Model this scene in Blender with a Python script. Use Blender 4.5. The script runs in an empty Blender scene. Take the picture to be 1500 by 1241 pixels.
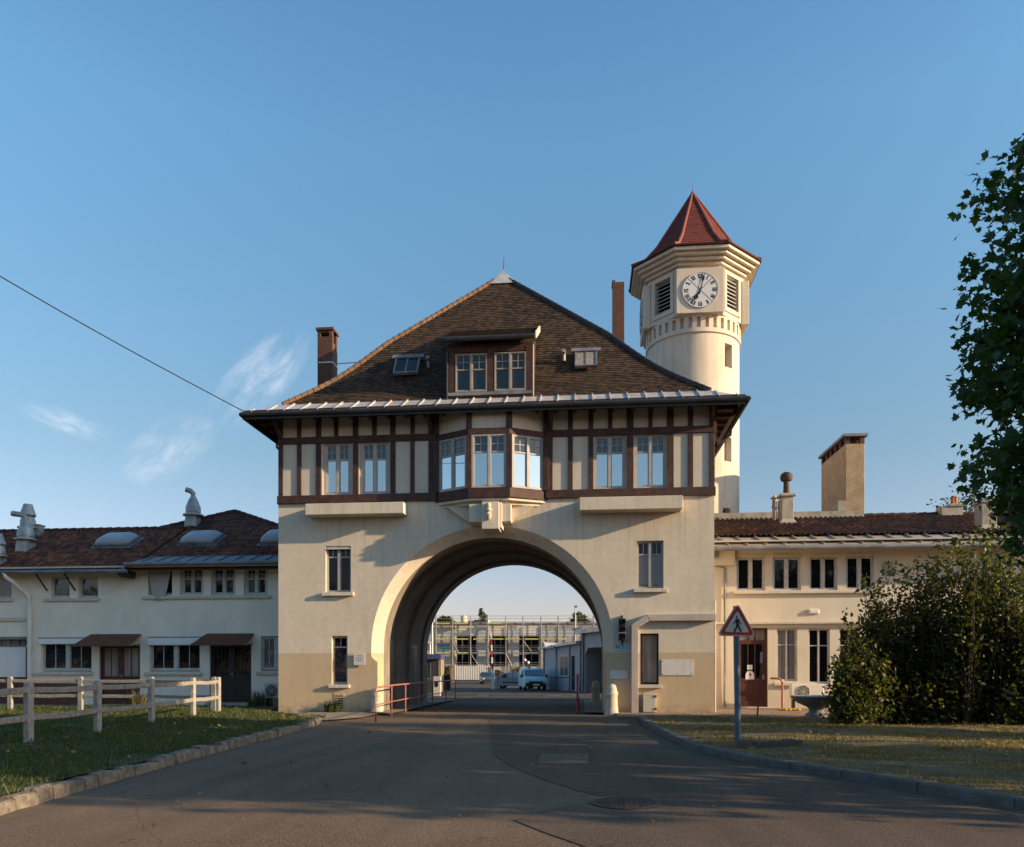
SKY_AIR, SKY_DUST, SKY_OZONE, SKY_STR, SUN_STR, EXPO = 1.0, 1.0, 1.5, .105, 5.0, .84
SUN_COL = (1.0, .74, .46)
SKY_RAMP = [(0.0, (1.08, .80, .92)), (.10, (1.0, .83, .90)), (.26, (.86, .93, .90)), (.45, (.92, 1.22, 1.25)), (.56, (.98, 1.40, 1.46)), (.66, (.88, 1.34, 1.48)), (1.0, (.85, 1.3, 1.5))]
CLOUD_COL = (6.6, 6.4, 6.7); SHADERS = [(18.0, -13.4, 8.4, 3.0, 2.5, 4.0), (24.5, -17.6, 7.5, 3.0, 2.6, 4.2), (15.8, -20.2, 6.4, 2.4, 2.1, 4.0), (27.0, -12.0, 6.6, 2.2, 1.2, 3.4), (22.5, -22.6, 9.0, 2.0, 1.3, 2.2)]
import bpy, bmesh, math, random
import numpy as np
from mathutils import Vector, Matrix
random.seed(11); np.random.seed(11)
R = math.radians
SC = bpy.context.scene
COL = SC.collection
# ------------------------------------------------------------------ camera geometry (metres; facade of the gatehouse is the plane y = 0)
TH = R(5.36); CT, ST = math.cos(TH), math.sin(TH)
F, HX, HY, CY, CH = 1130.0, 750.0, 982.0, -28.0, 1.6
def WX(px, Y):
    o = (px-HX)/F; return (Y-CY)*(o*CT-ST)/(CT+o*ST)
def FW(X, Y): return -X*ST+(Y-CY)*CT
def WZ(py, px, Y): return CH+(HY-py)/F*FW(WX(px, Y), Y)
def P(px, py, Y): return Vector((WX(px, Y), Y, WZ(py, px, Y)))
def G(px, py, z=0.0):
    f = F*(CH-z)/(py-HY); r = (px-HX)/F*f
    return (r*CT-f*ST, r*ST+f*CT+CY)
def GF(px, f):                                   # plan point at forward distance f
    r = (px-HX)/F*f; return (r*CT-f*ST, r*ST+f*CT+CY)
def plane_hit(px, py, z0, y0, s):                # sight line with roof plane z = z0 + s (y - y0)
    X1 = WX(px, CY+1); k = (HY-py)/F*FW(X1, CY+1)
    Y = (z0-s*y0-CH+k*CY)/(k-s); return Vector((WX(px, Y), Y, CH+k*(Y-CY)))
# ------------------------------------------------------------------ materials
MATS = {}
def nt(name):
    m = bpy.data.materials.new(name); m.use_nodes = True
    t = m.node_tree; b = t.nodes['Principled BSDF']; MATS[name] = m
    return m, t, b
def N(t, typ, **kw):
    n = t.nodes.new(typ)
    for k, v in kw.items():
        if k in n.inputs: n.inputs[k].default_value = v
        else: setattr(n, k, v)
    return n
def L(t, a, ao, b, bi): t.links.new(a.outputs[ao], b.inputs[bi])
def mixc(t, fac, a, b, mode='MIX'):
    n = t.nodes.new('ShaderNodeMix'); n.data_type = 'RGBA'; n.blend_type = mode
    for sock, v in ((0, fac), (6, a), (7, b)):
        if hasattr(v, 'is_output'): t.links.new(v, n.inputs[sock])
        elif isinstance(v, (int, float)): n.inputs[sock].default_value = v
        else: n.inputs[sock].default_value = (*v, 1)
    return n.outputs[2]
def ramp(t, src, stops):
    n = t.nodes.new('ShaderNodeValToRGB'); e = n.color_ramp.elements
    while len(e) > 1: e.remove(e[-1])
    for i, (p, c) in enumerate(stops):
        el = e[0] if i == 0 else e.new(p)
        el.position = p
        el.color = (*c, 1) if not isinstance(c, (int, float)) else (c, c, c, 1)
    t.links.new(src, n.inputs[0]); return n.outputs[0]
def noise(t, vec, scale, detail=4, rough=.6):
    n = N(t, 'ShaderNodeTexNoise', Scale=scale, Detail=detail, Roughness=rough)
    if vec is not None: t.links.new(vec, n.inputs['Vector'])
    return n.outputs['Fac']
def coords(t, out='Object', scale=None):
    c = t.nodes.new('ShaderNodeTexCoord').outputs[out]
    if scale:
        m = N(t, 'ShaderNodeMapping', Scale=scale); t.links.new(c, m.inputs[0]); c = m.outputs[0]
    return c
def bump(t, b, h, strength=.3, dist=.02):
    n = N(t, 'ShaderNodeBump', Strength=strength, Distance=dist)
    t.links.new(h, n.inputs['Height']); t.links.new(n.outputs[0], b.inputs['Normal'])
def math_(t, op, a, b=0.0):
    n = N(t, 'ShaderNodeMath', operation=op)
    for i, v in enumerate((a, b)):
        if hasattr(v, 'is_output'): t.links.new(v, n.inputs[i])
        else: n.inputs[i].default_value = v
    return n.outputs[0]
def pmat(name, c, rough=.8, var=.18, scale=2.5, bs=.25, bscale=60, metal=0.0, spec=.4, dirt=None, streak=0.0, dist=.01):
    m, t, b = nt(name)
    o = coords(t)
    f = noise(t, o, scale, 5)
    lo = tuple(x*(1-var) for x in c); hi = tuple(min(1, x*(1+var)) for x in c)
    col = ramp(t, f, [(.3, lo), (.7, hi)])
    if dirt:
        col = mixc(t, ramp(t, noise(t, o, scale*.7+.3, 6, .7), [(.5, 0), (.72, .8)]), col, dirt)
    if streak:
        s = noise(t, coords(t, 'Object', (3, 3, .18)), 2.2, 5, .65)
        col = mixc(t, ramp(t, s, [(.48, 0), (.8, streak)]), col, tuple(x*.45 for x in c))
    t.links.new(col, b.inputs['Base Color'])
    b.inputs['Roughness'].default_value = rough; b.inputs['Metallic'].default_value = metal
    b.inputs['Specular IOR Level'].default_value = spec
    if bs: bump(t, b, noise(t, o, bscale, 3), bs, dist)
    return m
def tilemat(name, w, l, stops, offset=True, bs=.4, moss=None):
    m, t, b = nt(name)
    uv = t.nodes.new('ShaderNodeTexCoord').outputs['UV']
    sp = t.nodes.new('ShaderNodeSeparateXYZ'); t.links.new(uv, sp.inputs[0])
    row = math_(t, 'FLOOR', math_(t, 'DIVIDE', sp.outputs[1], l))
    u = math_(t, 'DIVIDE', sp.outputs[0], w)
    if offset: u = math_(t, 'ADD', u, math_(t, 'MULTIPLY', math_(t, 'MODULO', row, 2.0), .5))
    cb = t.nodes.new('ShaderNodeCombineXYZ'); t.links.new(math_(t, 'FLOOR', u), cb.inputs[0]); t.links.new(row, cb.inputs[1])
    wn = t.nodes.new('ShaderNodeTexWhiteNoise'); wn.noise_dimensions = '2D'; t.links.new(cb.outputs[0], wn.inputs[0])
    big = noise(t, uv, .45, 5, .65)
    v = math_(t, 'ADD', math_(t, 'MULTIPLY', wn.outputs[0], .62), math_(t, 'MULTIPLY', math_(t, 'SUBTRACT', big, .31), 1.0))
    col = ramp(t, v, stops)
    if moss: col = mixc(t, ramp(t, noise(t, uv, 1.1, 6, .7), [(.52, 0), (.7, .75)]), col, moss)
    if offset:   # dark joint between neighbouring tiles
        fr = math_(t, 'FRACT', u)
        j = math_(t, 'GREATER_THAN', math_(t, 'ABSOLUTE', math_(t, 'SUBTRACT', fr, .5)), .46)
        col = mixc(t, math_(t, 'MULTIPLY', j, .7), col, (.012, .01, .009))
    t.links.new(col, b.inputs['Base Color']); b.inputs['Roughness'].default_value = .82
    b.inputs['Specular IOR Level'].default_value = .25
    bump(t, b, noise(t, uv, 30, 4), bs, .012)
    return m
def brickmat(name, c1, c2, mortar, sc=1.0):
    m, t, b = nt(name)
    o = coords(t); sp = t.nodes.new('ShaderNodeSeparateXYZ'); t.links.new(o, sp.inputs[0])
    cb = t.nodes.new('ShaderNodeCombineXYZ')
    t.links.new(math_(t, 'ADD', sp.outputs[0], sp.outputs[1]), cb.inputs[0]); t.links.new(sp.outputs[2], cb.inputs[1])
    br = N(t, 'ShaderNodeTexBrick', Scale=1.0/sc)
    br.inputs['Color1'].default_value = (*c1, 1); br.inputs['Color2'].default_value = (*c2, 1); br.inputs['Mortar'].default_value = (*mortar, 1)
    br.inputs['Brick Width'].default_value = .22; br.inputs['Row Height'].default_value = .072; br.inputs['Mortar Size'].default_value = .009
    t.links.new(cb.outputs[0], br.inputs['Vector'])
    col = mixc(t, ramp(t, noise(t, o, 2.5, 5), [(.4, 0), (.75, .6)]), br.outputs[0], tuple(x*.35 for x in c1))
    t.links.new(col, b.inputs['Base Color']); b.inputs['Roughness'].default_value = .85
    bump(t, b, math_(t, 'SUBTRACT', 1.0, br.outputs['Fac']), .5, .01)
    return m
def glassmat(name, refl, dark=(.012, .014, .017), rough=.03, tint=(1, 1, 1), curtain=None):
    m, t, b = nt(name)
    b.inputs['Base Color'].default_value = (*dark, 1); b.inputs['Roughness'].default_value = .5; b.inputs['Specular IOR Level'].default_value = .0
    o = coords(t)
    if curtain:
        t.links.new(ramp(t, noise(t, coords(t, 'Object', (9, 9, .3)), 1.0, 3), [(.35, tuple(x*.6 for x in curtain)), (.65, curtain)]), b.inputs['Base Color'])
    g = N(t, 'ShaderNodeBsdfGlossy', Roughness=rough); g.inputs['Color'].default_value = (*tint, 1)
    bn = N(t, 'ShaderNodeBump', Strength=.09, Distance=.02); t.links.new(noise(t, o, 1.3, 2), bn.inputs['Height'])
    t.links.new(bn.outputs[0], g.inputs['Normal'])
    mx = N(t, 'ShaderNodeMixShader'); mx.inputs[0].default_value = refl
    t.links.new(b.outputs[0], mx.inputs[1]); t.links.new(g.outputs[0], mx.inputs[2])
    t.links.new(mx.outputs[0], t.nodes['Material Output'].inputs[0])
    return m
def leafmat(name, stops, trans=.35, rough=.5):
    m, t, b = nt(name)
    g = t.nodes.new('ShaderNodeNewGeometry')
    o = coords(t)
    v = math_(t, 'ADD', math_(t, 'MULTIPLY', g.outputs['Random Per Island'], .6), math_(t, 'MULTIPLY', noise(t, o, .9, 3), .4))
    col = ramp(t, v, stops)
    t.links.new(col, b.inputs['Base Color']); b.inputs['Roughness'].default_value = rough; b.inputs['Specular IOR Level'].default_value = .35
    tr = t.nodes.new('ShaderNodeBsdfTranslucent')
    t.links.new(mixc(t, 1.0, col, (1.5, 1.5, .6), 'MULTIPLY'), tr.inputs[0])
    mx = N(t, 'ShaderNodeMixShader'); mx.inputs[0].default_value = trans
    t.links.new(b.outputs[0], mx.inputs[1]); t.links.new(tr.outputs[0], mx.inputs[2])
    t.links.new(mx.outputs[0], t.nodes['Material Output'].inputs[0])
    return m
# facade render: cream above, ochre base course below 2.25 m, soft blotches and rain streaks
def facademat():
    m, t, b = nt('facade_render'); o = coords(t)
    sp = t.nodes.new('ShaderNodeSeparateXYZ'); t.links.new(o, sp.inputs[0])
    f = noise(t, o, .55, 6, .6); f2 = noise(t, o, 5, 5, .7)
    up = ramp(t, f, [(.3, (.585, .51, .41)), (.7, (.665, .585, .475))])
    dn = ramp(t, f, [(.3, (.485, .375, .24)), (.7, (.555, .435, .285))])
    col = mixc(t, math_(t, 'LESS_THAN', sp.outputs[2], 2.24), up, dn)
    line = math_(t, 'LESS_THAN', math_(t, 'ABSOLUTE', math_(t, 'SUBTRACT', sp.outputs[2], 2.25)), .014)
    col = mixc(t, line, col, (.62, .55, .44))
    col = mixc(t, ramp(t, f2, [(.45, 0), (.75, .30)]), col, (.33, .28, .21))
    s = noise(t, coords(t, 'Object', (2.2, 2.2, .16)), 2.0, 6, .65)
    col = mixc(t, ramp(t, s, [(.5, 0), (.85, .22)]), col, (.22, .19, .15))
    s2 = noise(t, coords(t, 'Object', (5.5, 5.5, .12)), 1.0, 5, .6)
    run = math_(t, 'MULTIPLY', ramp(t, s2, [(.52, 0), (.72, .5)]), ramp(t, math_(t, 'MULTIPLY', sp.outputs[2], .125), [(.60, 0), (.93, 1.0)]))
    col = mixc(t, run, col, (.27, .235, .19))
    # splash dirt along the foot of the wall
    foot = math_(t, 'MULTIPLY', ramp(t, sp.outputs[2], [(0.0, 1.0), (.45, 0.0)]), ramp(t, noise(t, o, 3, 5), [(.35, 0), (.65, .8)]))
    col = mixc(t, foot, col, (.16, .13, .095))
    cr = N(t, 'ShaderNodeTexVoronoi', Scale=.55, feature='DISTANCE_TO_EDGE')
    wob = N(t, 'ShaderNodeTexNoise', Scale=2.0, Detail=4)
    t.links.new(o, wob.inputs['Vector'])
    t.links.new(mixc(t, .12, o, wob.outputs['Color']), cr.inputs['Vector'])
    crack = math_(t, 'MULTIPLY', math_(t, 'LESS_THAN', cr.outputs['Distance'], .0035), ramp(t, noise(t, o, .35, 2), [(.5, 0), (.62, .14)]))
    col = mixc(t, crack, col, (.2, .17, .13))
    t.links.new(col, b.inputs['Base Color']); b.inputs['Roughness'].default_value = .9; b.inputs['Specular IOR Level'].default_value = .2
    h = math_(t, 'ADD', noise(t, o, 45, 4), math_(t, 'MULTIPLY', noise(t, o, 1.6, 3), 1.6))
    bump(t, b, h, .22, .02)
    return m
def asphaltmat(name, c, c2, bs=.5, stain=True):
    m, t, b = nt(name); o = coords(t)
    col = ramp(t, noise(t, o, .35, 6, .65), [(.3, c), (.7, c2)])
    vo = N(t, 'ShaderNodeTexVoronoi', Scale=105); t.links.new(o, vo.inputs['Vector'])
    wv = t.nodes.new('ShaderNodeSeparateColor'); t.links.new(vo.outputs['Color'], wv.inputs[0])
    col = mixc(t, ramp(t, wv.outputs[0], [(.55, 0), (.95, .42)]), col, tuple(x*2.6 for x in c2))
    col = mixc(t, ramp(t, wv.outputs[1], [(.6, 0), (1.0, .4)]), col, tuple(x*.45 for x in c))
    if stain:
        tr = noise(t, coords(t, 'Object', (1.1, .07, 1)), 1.0, 4, .6)
        col = mixc(t, ramp(t, tr, [(.42, 0), (.62, .32)]), col, tuple(x*.72 for x in c))
        col = mixc(t, ramp(t, noise(t, coords(t, 'Object', (.5, .09, 1)), 1.3, 3), [(.5, 0), (.66, .28)]), col, tuple(x*1.25 for x in c2))
        col = mixc(t, ramp(t, noise(t, o, 1.7, 6, .75), [(.60, 0), (.70, .62)]), col, tuple(x*.45 for x in c))
        cr = N(t, 'ShaderNodeTexVoronoi', Scale=.16, feature='DISTANCE_TO_EDGE')
        wob = N(t, 'ShaderNodeTexNoise', Scale=1.2, Detail=5); t.links.new(o, wob.inputs['Vector'])
        t.links.new(mixc(t, .25, o, wob.outputs['Color']), cr.inputs['Vector'])
        col = mixc(t, math_(t, 'MULTIPLY', math_(t, 'LESS_THAN', cr.outputs['Distance'], .0006), .35), col, (.012, .012, .012))
    t.links.new(col, b.inputs['Base Color']); b.inputs['Roughness'].default_value = .92; b.inputs['Specular IOR Level'].default_value = .08
    bump(t, b, math_(t, 'ADD', vo.outputs['Distance'], noise(t, o, 130, 2)), bs, .012)
    return m
M_facade = facademat()
M_plaster = pmat('painted_infill', (.54, .49, .41), .88, .08, 1.2, .18, 70, streak=.25)
M_trim = pmat('cream_trim', (.59, .525, .42), .85, .08, 1.5, .15, 60, streak=.45)
M_tower = pmat('tower_render', (.63, .555, .45), .88, .08, .8, .15, 50, streak=.45, dirt=(.54, .47, .375))
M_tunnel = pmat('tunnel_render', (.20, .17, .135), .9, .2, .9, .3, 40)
M_timber = pmat('brown_timber', (.049, .021, .016), .65, .45, 5, .4, 30, streak=.6, dirt=(.09, .055, .042))
M_soffit = pmat('dark_soffit', (.03, .017, .013), .75, .3, 3, .2, 40)
M_white = pmat('grey_white_paint', (.38, .36, .345), .5, .12, 4, .1, 40, dirt=(.3, .27, .24))
M_wingwin = pmat('weathered_white_paint', (.50, .49, .47), .55, .14, 4, .1, 40, dirt=(.28, .26, .24))
M_zinc = pmat('zinc_sheet', (.52, .50, .48), .42, .22, 1.6, .1, 20, metal=.35, dirt=(.3, .29, .28))
M_zincdark = pmat('dull_zinc', (.20, .20, .21), .55, .3, 2, .1, 20, metal=.3, dirt=(.08, .08, .08))
M_gutter = pmat('dark_gutter', (.035, .036, .038), .45, .3, 3, .1, 30, metal=.3)
M_tile = tilemat('brown_plain_tile', .17, .115, [(0, (.016, .013, .011)), (.32, (.036, .026, .018)), (.5, (.055, .037, .025)), (.66, (.086, .053, .032)), (.85, (.072, .046, .032)), (1, (.12, .08, .052))], True, .5, (.034, .027, .020))
M_zincwarm = pmat('weathered_zinc', (.36, .32, .275), .55, .25, 1.6, .1, 20, metal=.2, dirt=(.22, .19, .16))
M_hip = pmat('ridge_tile', (.15, .085, .048), .8, .4, 4, .3, 40, dirt=(.06, .04, .03))
M_lefttile = tilemat('worn_red_tile', .215, .33, [(0, (.045, .024, .017)), (.36, (.095, .040, .025)), (.56, (.15, .056, .031)), (.74, (.20, .068, .036)), (.86, (.27, .09, .042)), (1, (.36, .125, .055))], False, .35, (.035, .024, .018))
M_redtile = tilemat('red_interlocking_tile', .215, .33, [(0, (.032, .021, .016)), (.38, (.072, .039, .027)), (.58, (.112, .053, .034)), (.76, (.15, .06, .036)), (.86, (.27, .085, .042)), (1, (.34, .115, .055))], False, .35, (.03, .022, .018))
M_towertile = tilemat('red_slate_tile', .25, .16, [(0, (.095, .026, .02)), (.5, (.14, .034, .025)), (1, (.185, .046, .032))], True, .2)
M_towerhip = pmat('red_hip_tile', (.21, .058, .04), .7, .12, 3, .1, 30)
M_brick = brickmat('chimney_brick', (.12, .042, .026), (.075, .03, .02), (.11, .085, .065))
M_redbrick = brickmat('red_brick_base', (.16, .05, .03), (.11, .036, .024), (.12, .09, .07))
M_concrete = pmat('weathered_concrete', (.36, .33, .28), .9, .2, 1.8, .35, 50, dirt=(.14, .12, .10), streak=.4)
M_roughcast = pmat('roughcast_render', (.37, .28, .18), .95, .2, 2.2, .8, 24, streak=.35, dist=.03)
M_stone = pmat('pale_limestone', (.50, .44, .34), .88, .22, 4, .4, 35, dirt=(.25, .2, .14))
M_conduit = pmat('lilac_grey_duct', (.44, .385, .34), .7, .12, 2, .12, 40, streak=.35)
M_wing = pmat('white_wing_render', (.84, .75, .62), .9, .06, .7, .2, 50, streak=.12, dirt=(.70, .64, .55))
M_wingr = pmat('cream_wing_render', (.62, .56, .46), .9, .08, .7, .2, 50, streak=.14)
M_doorred = pmat('red_brown_door', (.080, .027, .020), .5, .25, 3, .15, 40)
M_doordark = pmat('dark_varnished_door', (.028, .022, .02), .4, .35, 3, .15, 40, streak=.4)
M_rust = pmat('rust_brown_canopy', (.13, .042, .022), .6, .25, 2.5, .2, 30, dirt=(.05, .025, .018))
M_black = pmat('matt_black', (.012, .012, .013), .5, .2, 3, .05, 30)
M_iron = pmat('cast_iron', (.05, .045, .04), .6, .3, 10, .4, 60, metal=.5)
M_whiteplate = pmat('white_plate', (.62, .60, .58), .5, .07, 2, 0, 30, dirt=(.52, .48, .43), streak=.3)
M_palestrip = pmat('white_enamel', (.72, .71, .69), .4, .05, 2, 0, 30)
M_acwhite = pmat('beige_white_casing', (.72, .69, .62), .5, .06, 2, 0, 30)
M_bluepost = pmat('blue_painted_post', (.07, .125, .17), .5, .15, 5, .1, 30, dirt=(.13, .2, .26))
M_signred = pmat('sign_red', (.42, .035, .03), .4, .06, 3, 0, 30)
M_signwhite = pmat('sign_white', (.60, .58, .53), .45, .06, 3, 0, 30, dirt=(.5, .47, .42))
M_signgrey = pmat('sign_back_grey', (.30, .30, .30), .45, .1, 3, 0, 30, metal=.4)
M_railred = pmat('faded_red_paint', (.36, .125, .10), .55, .25, 8, .1, 40, dirt=(.2, .12, .1))
M_fence = pmat('weathered_white_concrete', (.29, .28, .26), .92, .3, 9, .5, 40, dirt=(.20, .185, .16), streak=.35)
M_rail = pmat('weathered_rail', (.26, .235, .20), .95, .35, 12, .6, 40, dirt=(.12, .108, .09))
M_bowl = pmat('grey_stone_bowl', (.16, .17, .17), .8, .3, 6, .4, 40, dirt=(.07, .08, .07))
M_dome = pmat('grey_acrylic_dome', (.30, .31, .33), .35, .06, 2, 0, 30, spec=.5)
M_flue = pmat('galvanised_flue', (.36, .35, .34), .5, .2, 4, .1, 30, metal=.5, dirt=(.2, .19, .18))
M_pot = pmat('terracotta_pot', (.42, .15, .06), .8, .15, 5, .2, 30)
M_bark = pmat('tree_bark', (.075, .058, .042), .95, .3, 6, .8, 14, dist=.03)
M_clock = pmat('clock_face_white', (.66, .66, .67), .5, .03, 2, 0, 30)
M_dark = pmat('dark_void', (.010, .010, .011), .9, .2, 2, 0, 30)
M_cloth = pmat('grey_cloth', (.42, .39, .36), .9, .12, 5, .3, 20)
M_glass_sky = glassmat('sky_glass', .70, (.03, .04, .05), .02, (.92, .97, 1.0))
M_glass_dark = glassmat('dark_glass', .028, (.007, .008, .010))
M_glass_mid = glassmat('mid_glass', .07, (.02, .024, .028))
M_glass_top = glassmat('leaded_glass', .09, (.022, .026, .032), .12)
M_glass_dormer = glassmat('blue_glass', .055, (.012, .017, .026), .05)
M_glass_curt = glassmat('curtained_glass', .06, curtain=(.17, .165, .16))
M_glass_blind = glassmat('frosted_glass', .05, curtain=(.30, .27, .24))
M_asphalt = asphaltmat('worn_asphalt', (.112, .081, .059), (.172, .125, .089))
M_asphalt2 = asphaltmat('newer_asphalt', (.082, .063, .050), (.120, .092, .071))
M_ground = asphaltmat('far_asphalt', (.06, .054, .05), (.09, .08, .07), .3)
M_pave = pmat('sandy_pavement', (.25, .20, .15), .95, .25, 2.5, .5, 40, dirt=(.12, .1, .075))
M_cobble = brickmat('worn_paving_brick', (.26, .16, .11), (.20, .15, .11), (.10, .085, .07), 1.0)
M_kerbL = pmat('rough_kerb_stone', (.17, .148, .115), .95, .45, 7, .8, 22, dirt=(.065, .06, .042), dist=.03)
M_dormerwin = pmat('weathered_brown_paint', (.27, .235, .20), .6, .15, 4, .1, 40)
M_kerbR = pmat('granite_kerb', (.10, .09, .08), .9, .25, 5, .5, 30, dirt=(.07, .065, .055))
M_soilL = pmat('lawn_soil', (.045, .05, .016), .98, .4, 1.5, .6, 20, dirt=(.09, .07, .035))
M_soilR = pmat('dry_lawn_soil', (.105, .08, .036), .98, .45, 1.2, .6, 20, dirt=(.16, .12, .062))
M_grassL = leafmat('green_grass', [(0, (.030, .048, .010)), (.4, (.048, .074, .015)), (.68, (.080, .092, .026)), (1, (.17, .135, .06))], .35)
M_grassR = leafmat('dry_grass', [(0, (.055, .068, .015)), (.3, (.11, .105, .026)), (.55, (.19, .145, .052)), (1, (.28, .205, .10))], .35)
M_maple = leafmat('maple_leaf', [(0, (.016, .044, .010)), (.5, (.034, .076, .017)), (1, (.075, .125, .028))], .45)
M_bush = leafmat('shrub_leaf', [(0, (.018, .034, .008)), (.42, (.040, .058, .012)), (.64, (.070, .082, .017)), (.80, (.15, .11, .023)), (1, (.26, .10, .028))], .45)
M_far = leafmat('far_leaf', [(0, (.02, .04, .012)), (1, (.06, .085, .025))], .3)
M_dryleaf = leafmat('dry_leaf', [(0, (.10, .045, .018)), (.5, (.22, .11, .045)), (1, (.34, .22, .12))], .15)
def perforated():
    m, t, b = nt('perforated_cream_metal'); o = coords(t); sp = t.nodes.new('ShaderNodeSeparateXYZ'); t.links.new(o, sp.inputs[0])
    row = math_(t, 'FLOOR', math_(t, 'DIVIDE', sp.outputs[2], .062))
    u = math_(t, 'SUBTRACT', math_(t, 'FRACT', math_(t, 'ADD', math_(t, 'DIVIDE', sp.outputs[0], .075), math_(t, 'MULTIPLY', math_(t, 'MODULO', row, 2.0), .5))), .5)
    v = math_(t, 'SUBTRACT', math_(t, 'FRACT', math_(t, 'DIVIDE', sp.outputs[2], .062)), .5)
    d = math_(t, 'ADD', math_(t, 'MULTIPLY', u, u), math_(t, 'MULTIPLY', v, v))
    t.links.new(mixc(t, math_(t, 'LESS_THAN', d, .045), (.58, .52, .42), (.03, .027, .024)), b.inputs['Base Color']); b.inputs['Roughness'].default_value = .6
    return m
M_perf = perforated()
# ------------------------------------------------------------------ mesh builder
ORG = {}
class MB:
    def __init__(s): s.v = []; s.f = []; s.mi = []; s.uv = {}; s.M = None; s.m = 0
    def add(s, pts, faces, uvs=None):
        b = len(s.v)
        for p in pts:
            p = Vector(p); s.v.append(tuple(s.M @ p) if s.M is not None else tuple(p))
        for i, f in enumerate(faces):
            if uvs: s.uv[len(s.f)] = uvs[i]
            s.f.append([b+k for k in f]); s.mi.append(s.m)
        return s
    def box(s, x0, x1, y0, y1, z0, z1):
        if x1 < x0: x0, x1 = x1, x0
        if y1 < y0: y0, y1 = y1, y0
        if z1 < z0: z0, z1 = z1, z0
        return s.add([(x0,y0,z0),(x1,y0,z0),(x1,y1,z0),(x0,y1,z0),(x0,y0,z1),(x1,y0,z1),(x1,y1,z1),(x0,y1,z1)],
                     [(0,3,2,1),(4,5,6,7),(0,1,5,4),(1,2,6,5),(2,3,7,6),(3,0,4,7)])
    def quad(s, a, b, c, d, uv=None): return s.add([a,b,c,d], [(0,1,2,3)], [uv] if uv else None)
    def poly(s, pts): return s.add(pts, [tuple(range(len(pts)))])
    def prism(s, poly, axis, a0, a1):        # polygon in the two other axes, extruded along axis
        n = len(poly)
        def mk(p, a):
            return (a, p[0], p[1]) if axis == 'x' else (p[0], a, p[1]) if axis == 'y' else (p[0], p[1], a)
        pts = [mk(p, a0) for p in poly]+[mk(p, a1) for p in poly]
        fs = [tuple(range(n))[::-1], tuple(range(n, 2*n))]+[(i, (i+1) % n, n+(i+1) % n, n+i) for i in range(n)]
        return s.add(pts, fs)
    def loft(s, rings, caps=True):
        n = len(rings[0]); pts = [p for r in rings for p in r]; fs = []
        for k in range(len(rings)-1):
            for i in range(n):
                j = (i+1) % n; fs.append((k*n+i, k*n+j, (k+1)*n+j, (k+1)*n+i))
        if caps: fs += [tuple(range(n))[::-1], tuple((len(rings)-1)*n+i for i in range(n))]
        return s.add(pts, fs)
    def tube(s, path, r, n=8, caps=True):
        path = [Vector(p) for p in path]; rr = r if isinstance(r, (list, tuple)) else [r]*len(path)
        rings = []; up = Vector((0, 0, 1))
        for i, p in enumerate(path):
            d = (path[min(i+1, len(path)-1)]-path[max(i-1, 0)]).normalized()
            a = d.cross(up)
            if a.length < .05: a = d.cross(Vector((0, 1, 0)))
            a.normalize(); b = a.cross(d).normalized()
            rings.append([p+(a*math.cos(2*math.pi*k/n)+b*math.sin(2*math.pi*k/n))*rr[i] for k in range(n)])
        return s.loft(rings, caps)
    def lathe(s, prof, c=(0, 0, 0), n=16, a0=0.0):
        return s.loft([[(c[0]+r*math.cos(a0+2*math.pi*k/n), c[1]+r*math.sin(a0+2*math.pi*k/n), c[2]+z) for k in range(n)] for r, z in prof])
    def bar(s, p, q, w, h, up=(0, 0, 1)):    # rectangular bar from p to q
        p, q = Vector(p), Vector(q); d = (q-p).normalized(); u = Vector(up)
        a = d.cross(u)
        if a.length < .05: a = d.cross(Vector((0, 1, 0)))
        a.normalize(); b = a.cross(d).normalized()
        return s.loft([[c+a*w/2*i+b*h/2*j for i, j in ((-1,-1),(1,-1),(1,1),(-1,1))] for c in (p, q)])
    def disc(s, c, r, y, n=32):
        return s.poly([(c[0]+r*math.cos(2*math.pi*k/n), y, c[1]+r*math.sin(2*math.pi*k/n)) for k in range(n)])
    def build(s, name, mats, parent=None, smooth=False, bevel=0.0, loc=None):
        me = bpy.data.meshes.new(name)
        o0 = Vector(loc) if loc is not None else (ORG.get(parent.name, Vector((0,0,0))) if parent else Vector((0,0,0)))
        me.from_pydata([tuple(Vector(p)-o0) for p in s.v], [], s.f)
        if not isinstance(mats, (list, tuple)): mats = [mats]
        for m in mats: me.materials.append(m)
        me.polygons.foreach_set('material_index', s.mi)
        if s.uv:
            uvl = me.uv_layers.new(name='UVMap'); data = uvl.data
            for fi, uvs in s.uv.items():
                for li, uv in zip(me.polygons[fi].loop_indices, uvs): data[li].uv = uv
        fixn(me)
        if smooth: me.polygons.foreach_set('use_smooth', [True]*len(me.polygons))
        o = bpy.data.objects.new(name, me); COL.objects.link(o)
        if parent: o.parent = parent; ORG[o.name] = o0
        else: o.location = o0; ORG[o.name] = o0
        if smooth and smooth != 'all':
            me.set_sharp_from_angle(angle=R(40))
        if bevel:
            md = o.modifiers.new('Bevel', 'BEVEL'); md.width = bevel; md.segments = 2; md.limit_method = 'ANGLE'; md.angle_limit = R(40)
        return o
def fixn(me):
    if len(me.polygons) > 60000: return
    bm = bmesh.new(); bm.from_mesh(me)
    bmesh.ops.recalc_face_normals(bm, faces=bm.faces); bm.to_mesh(me); bm.free()
def tag(o, label=None, cat=None, group=None, kind=None):
    if label: o['label'] = label
    if cat: o['category'] = cat
    if group: o['group'] = group
    if kind: o['kind'] = kind
    return o
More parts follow.
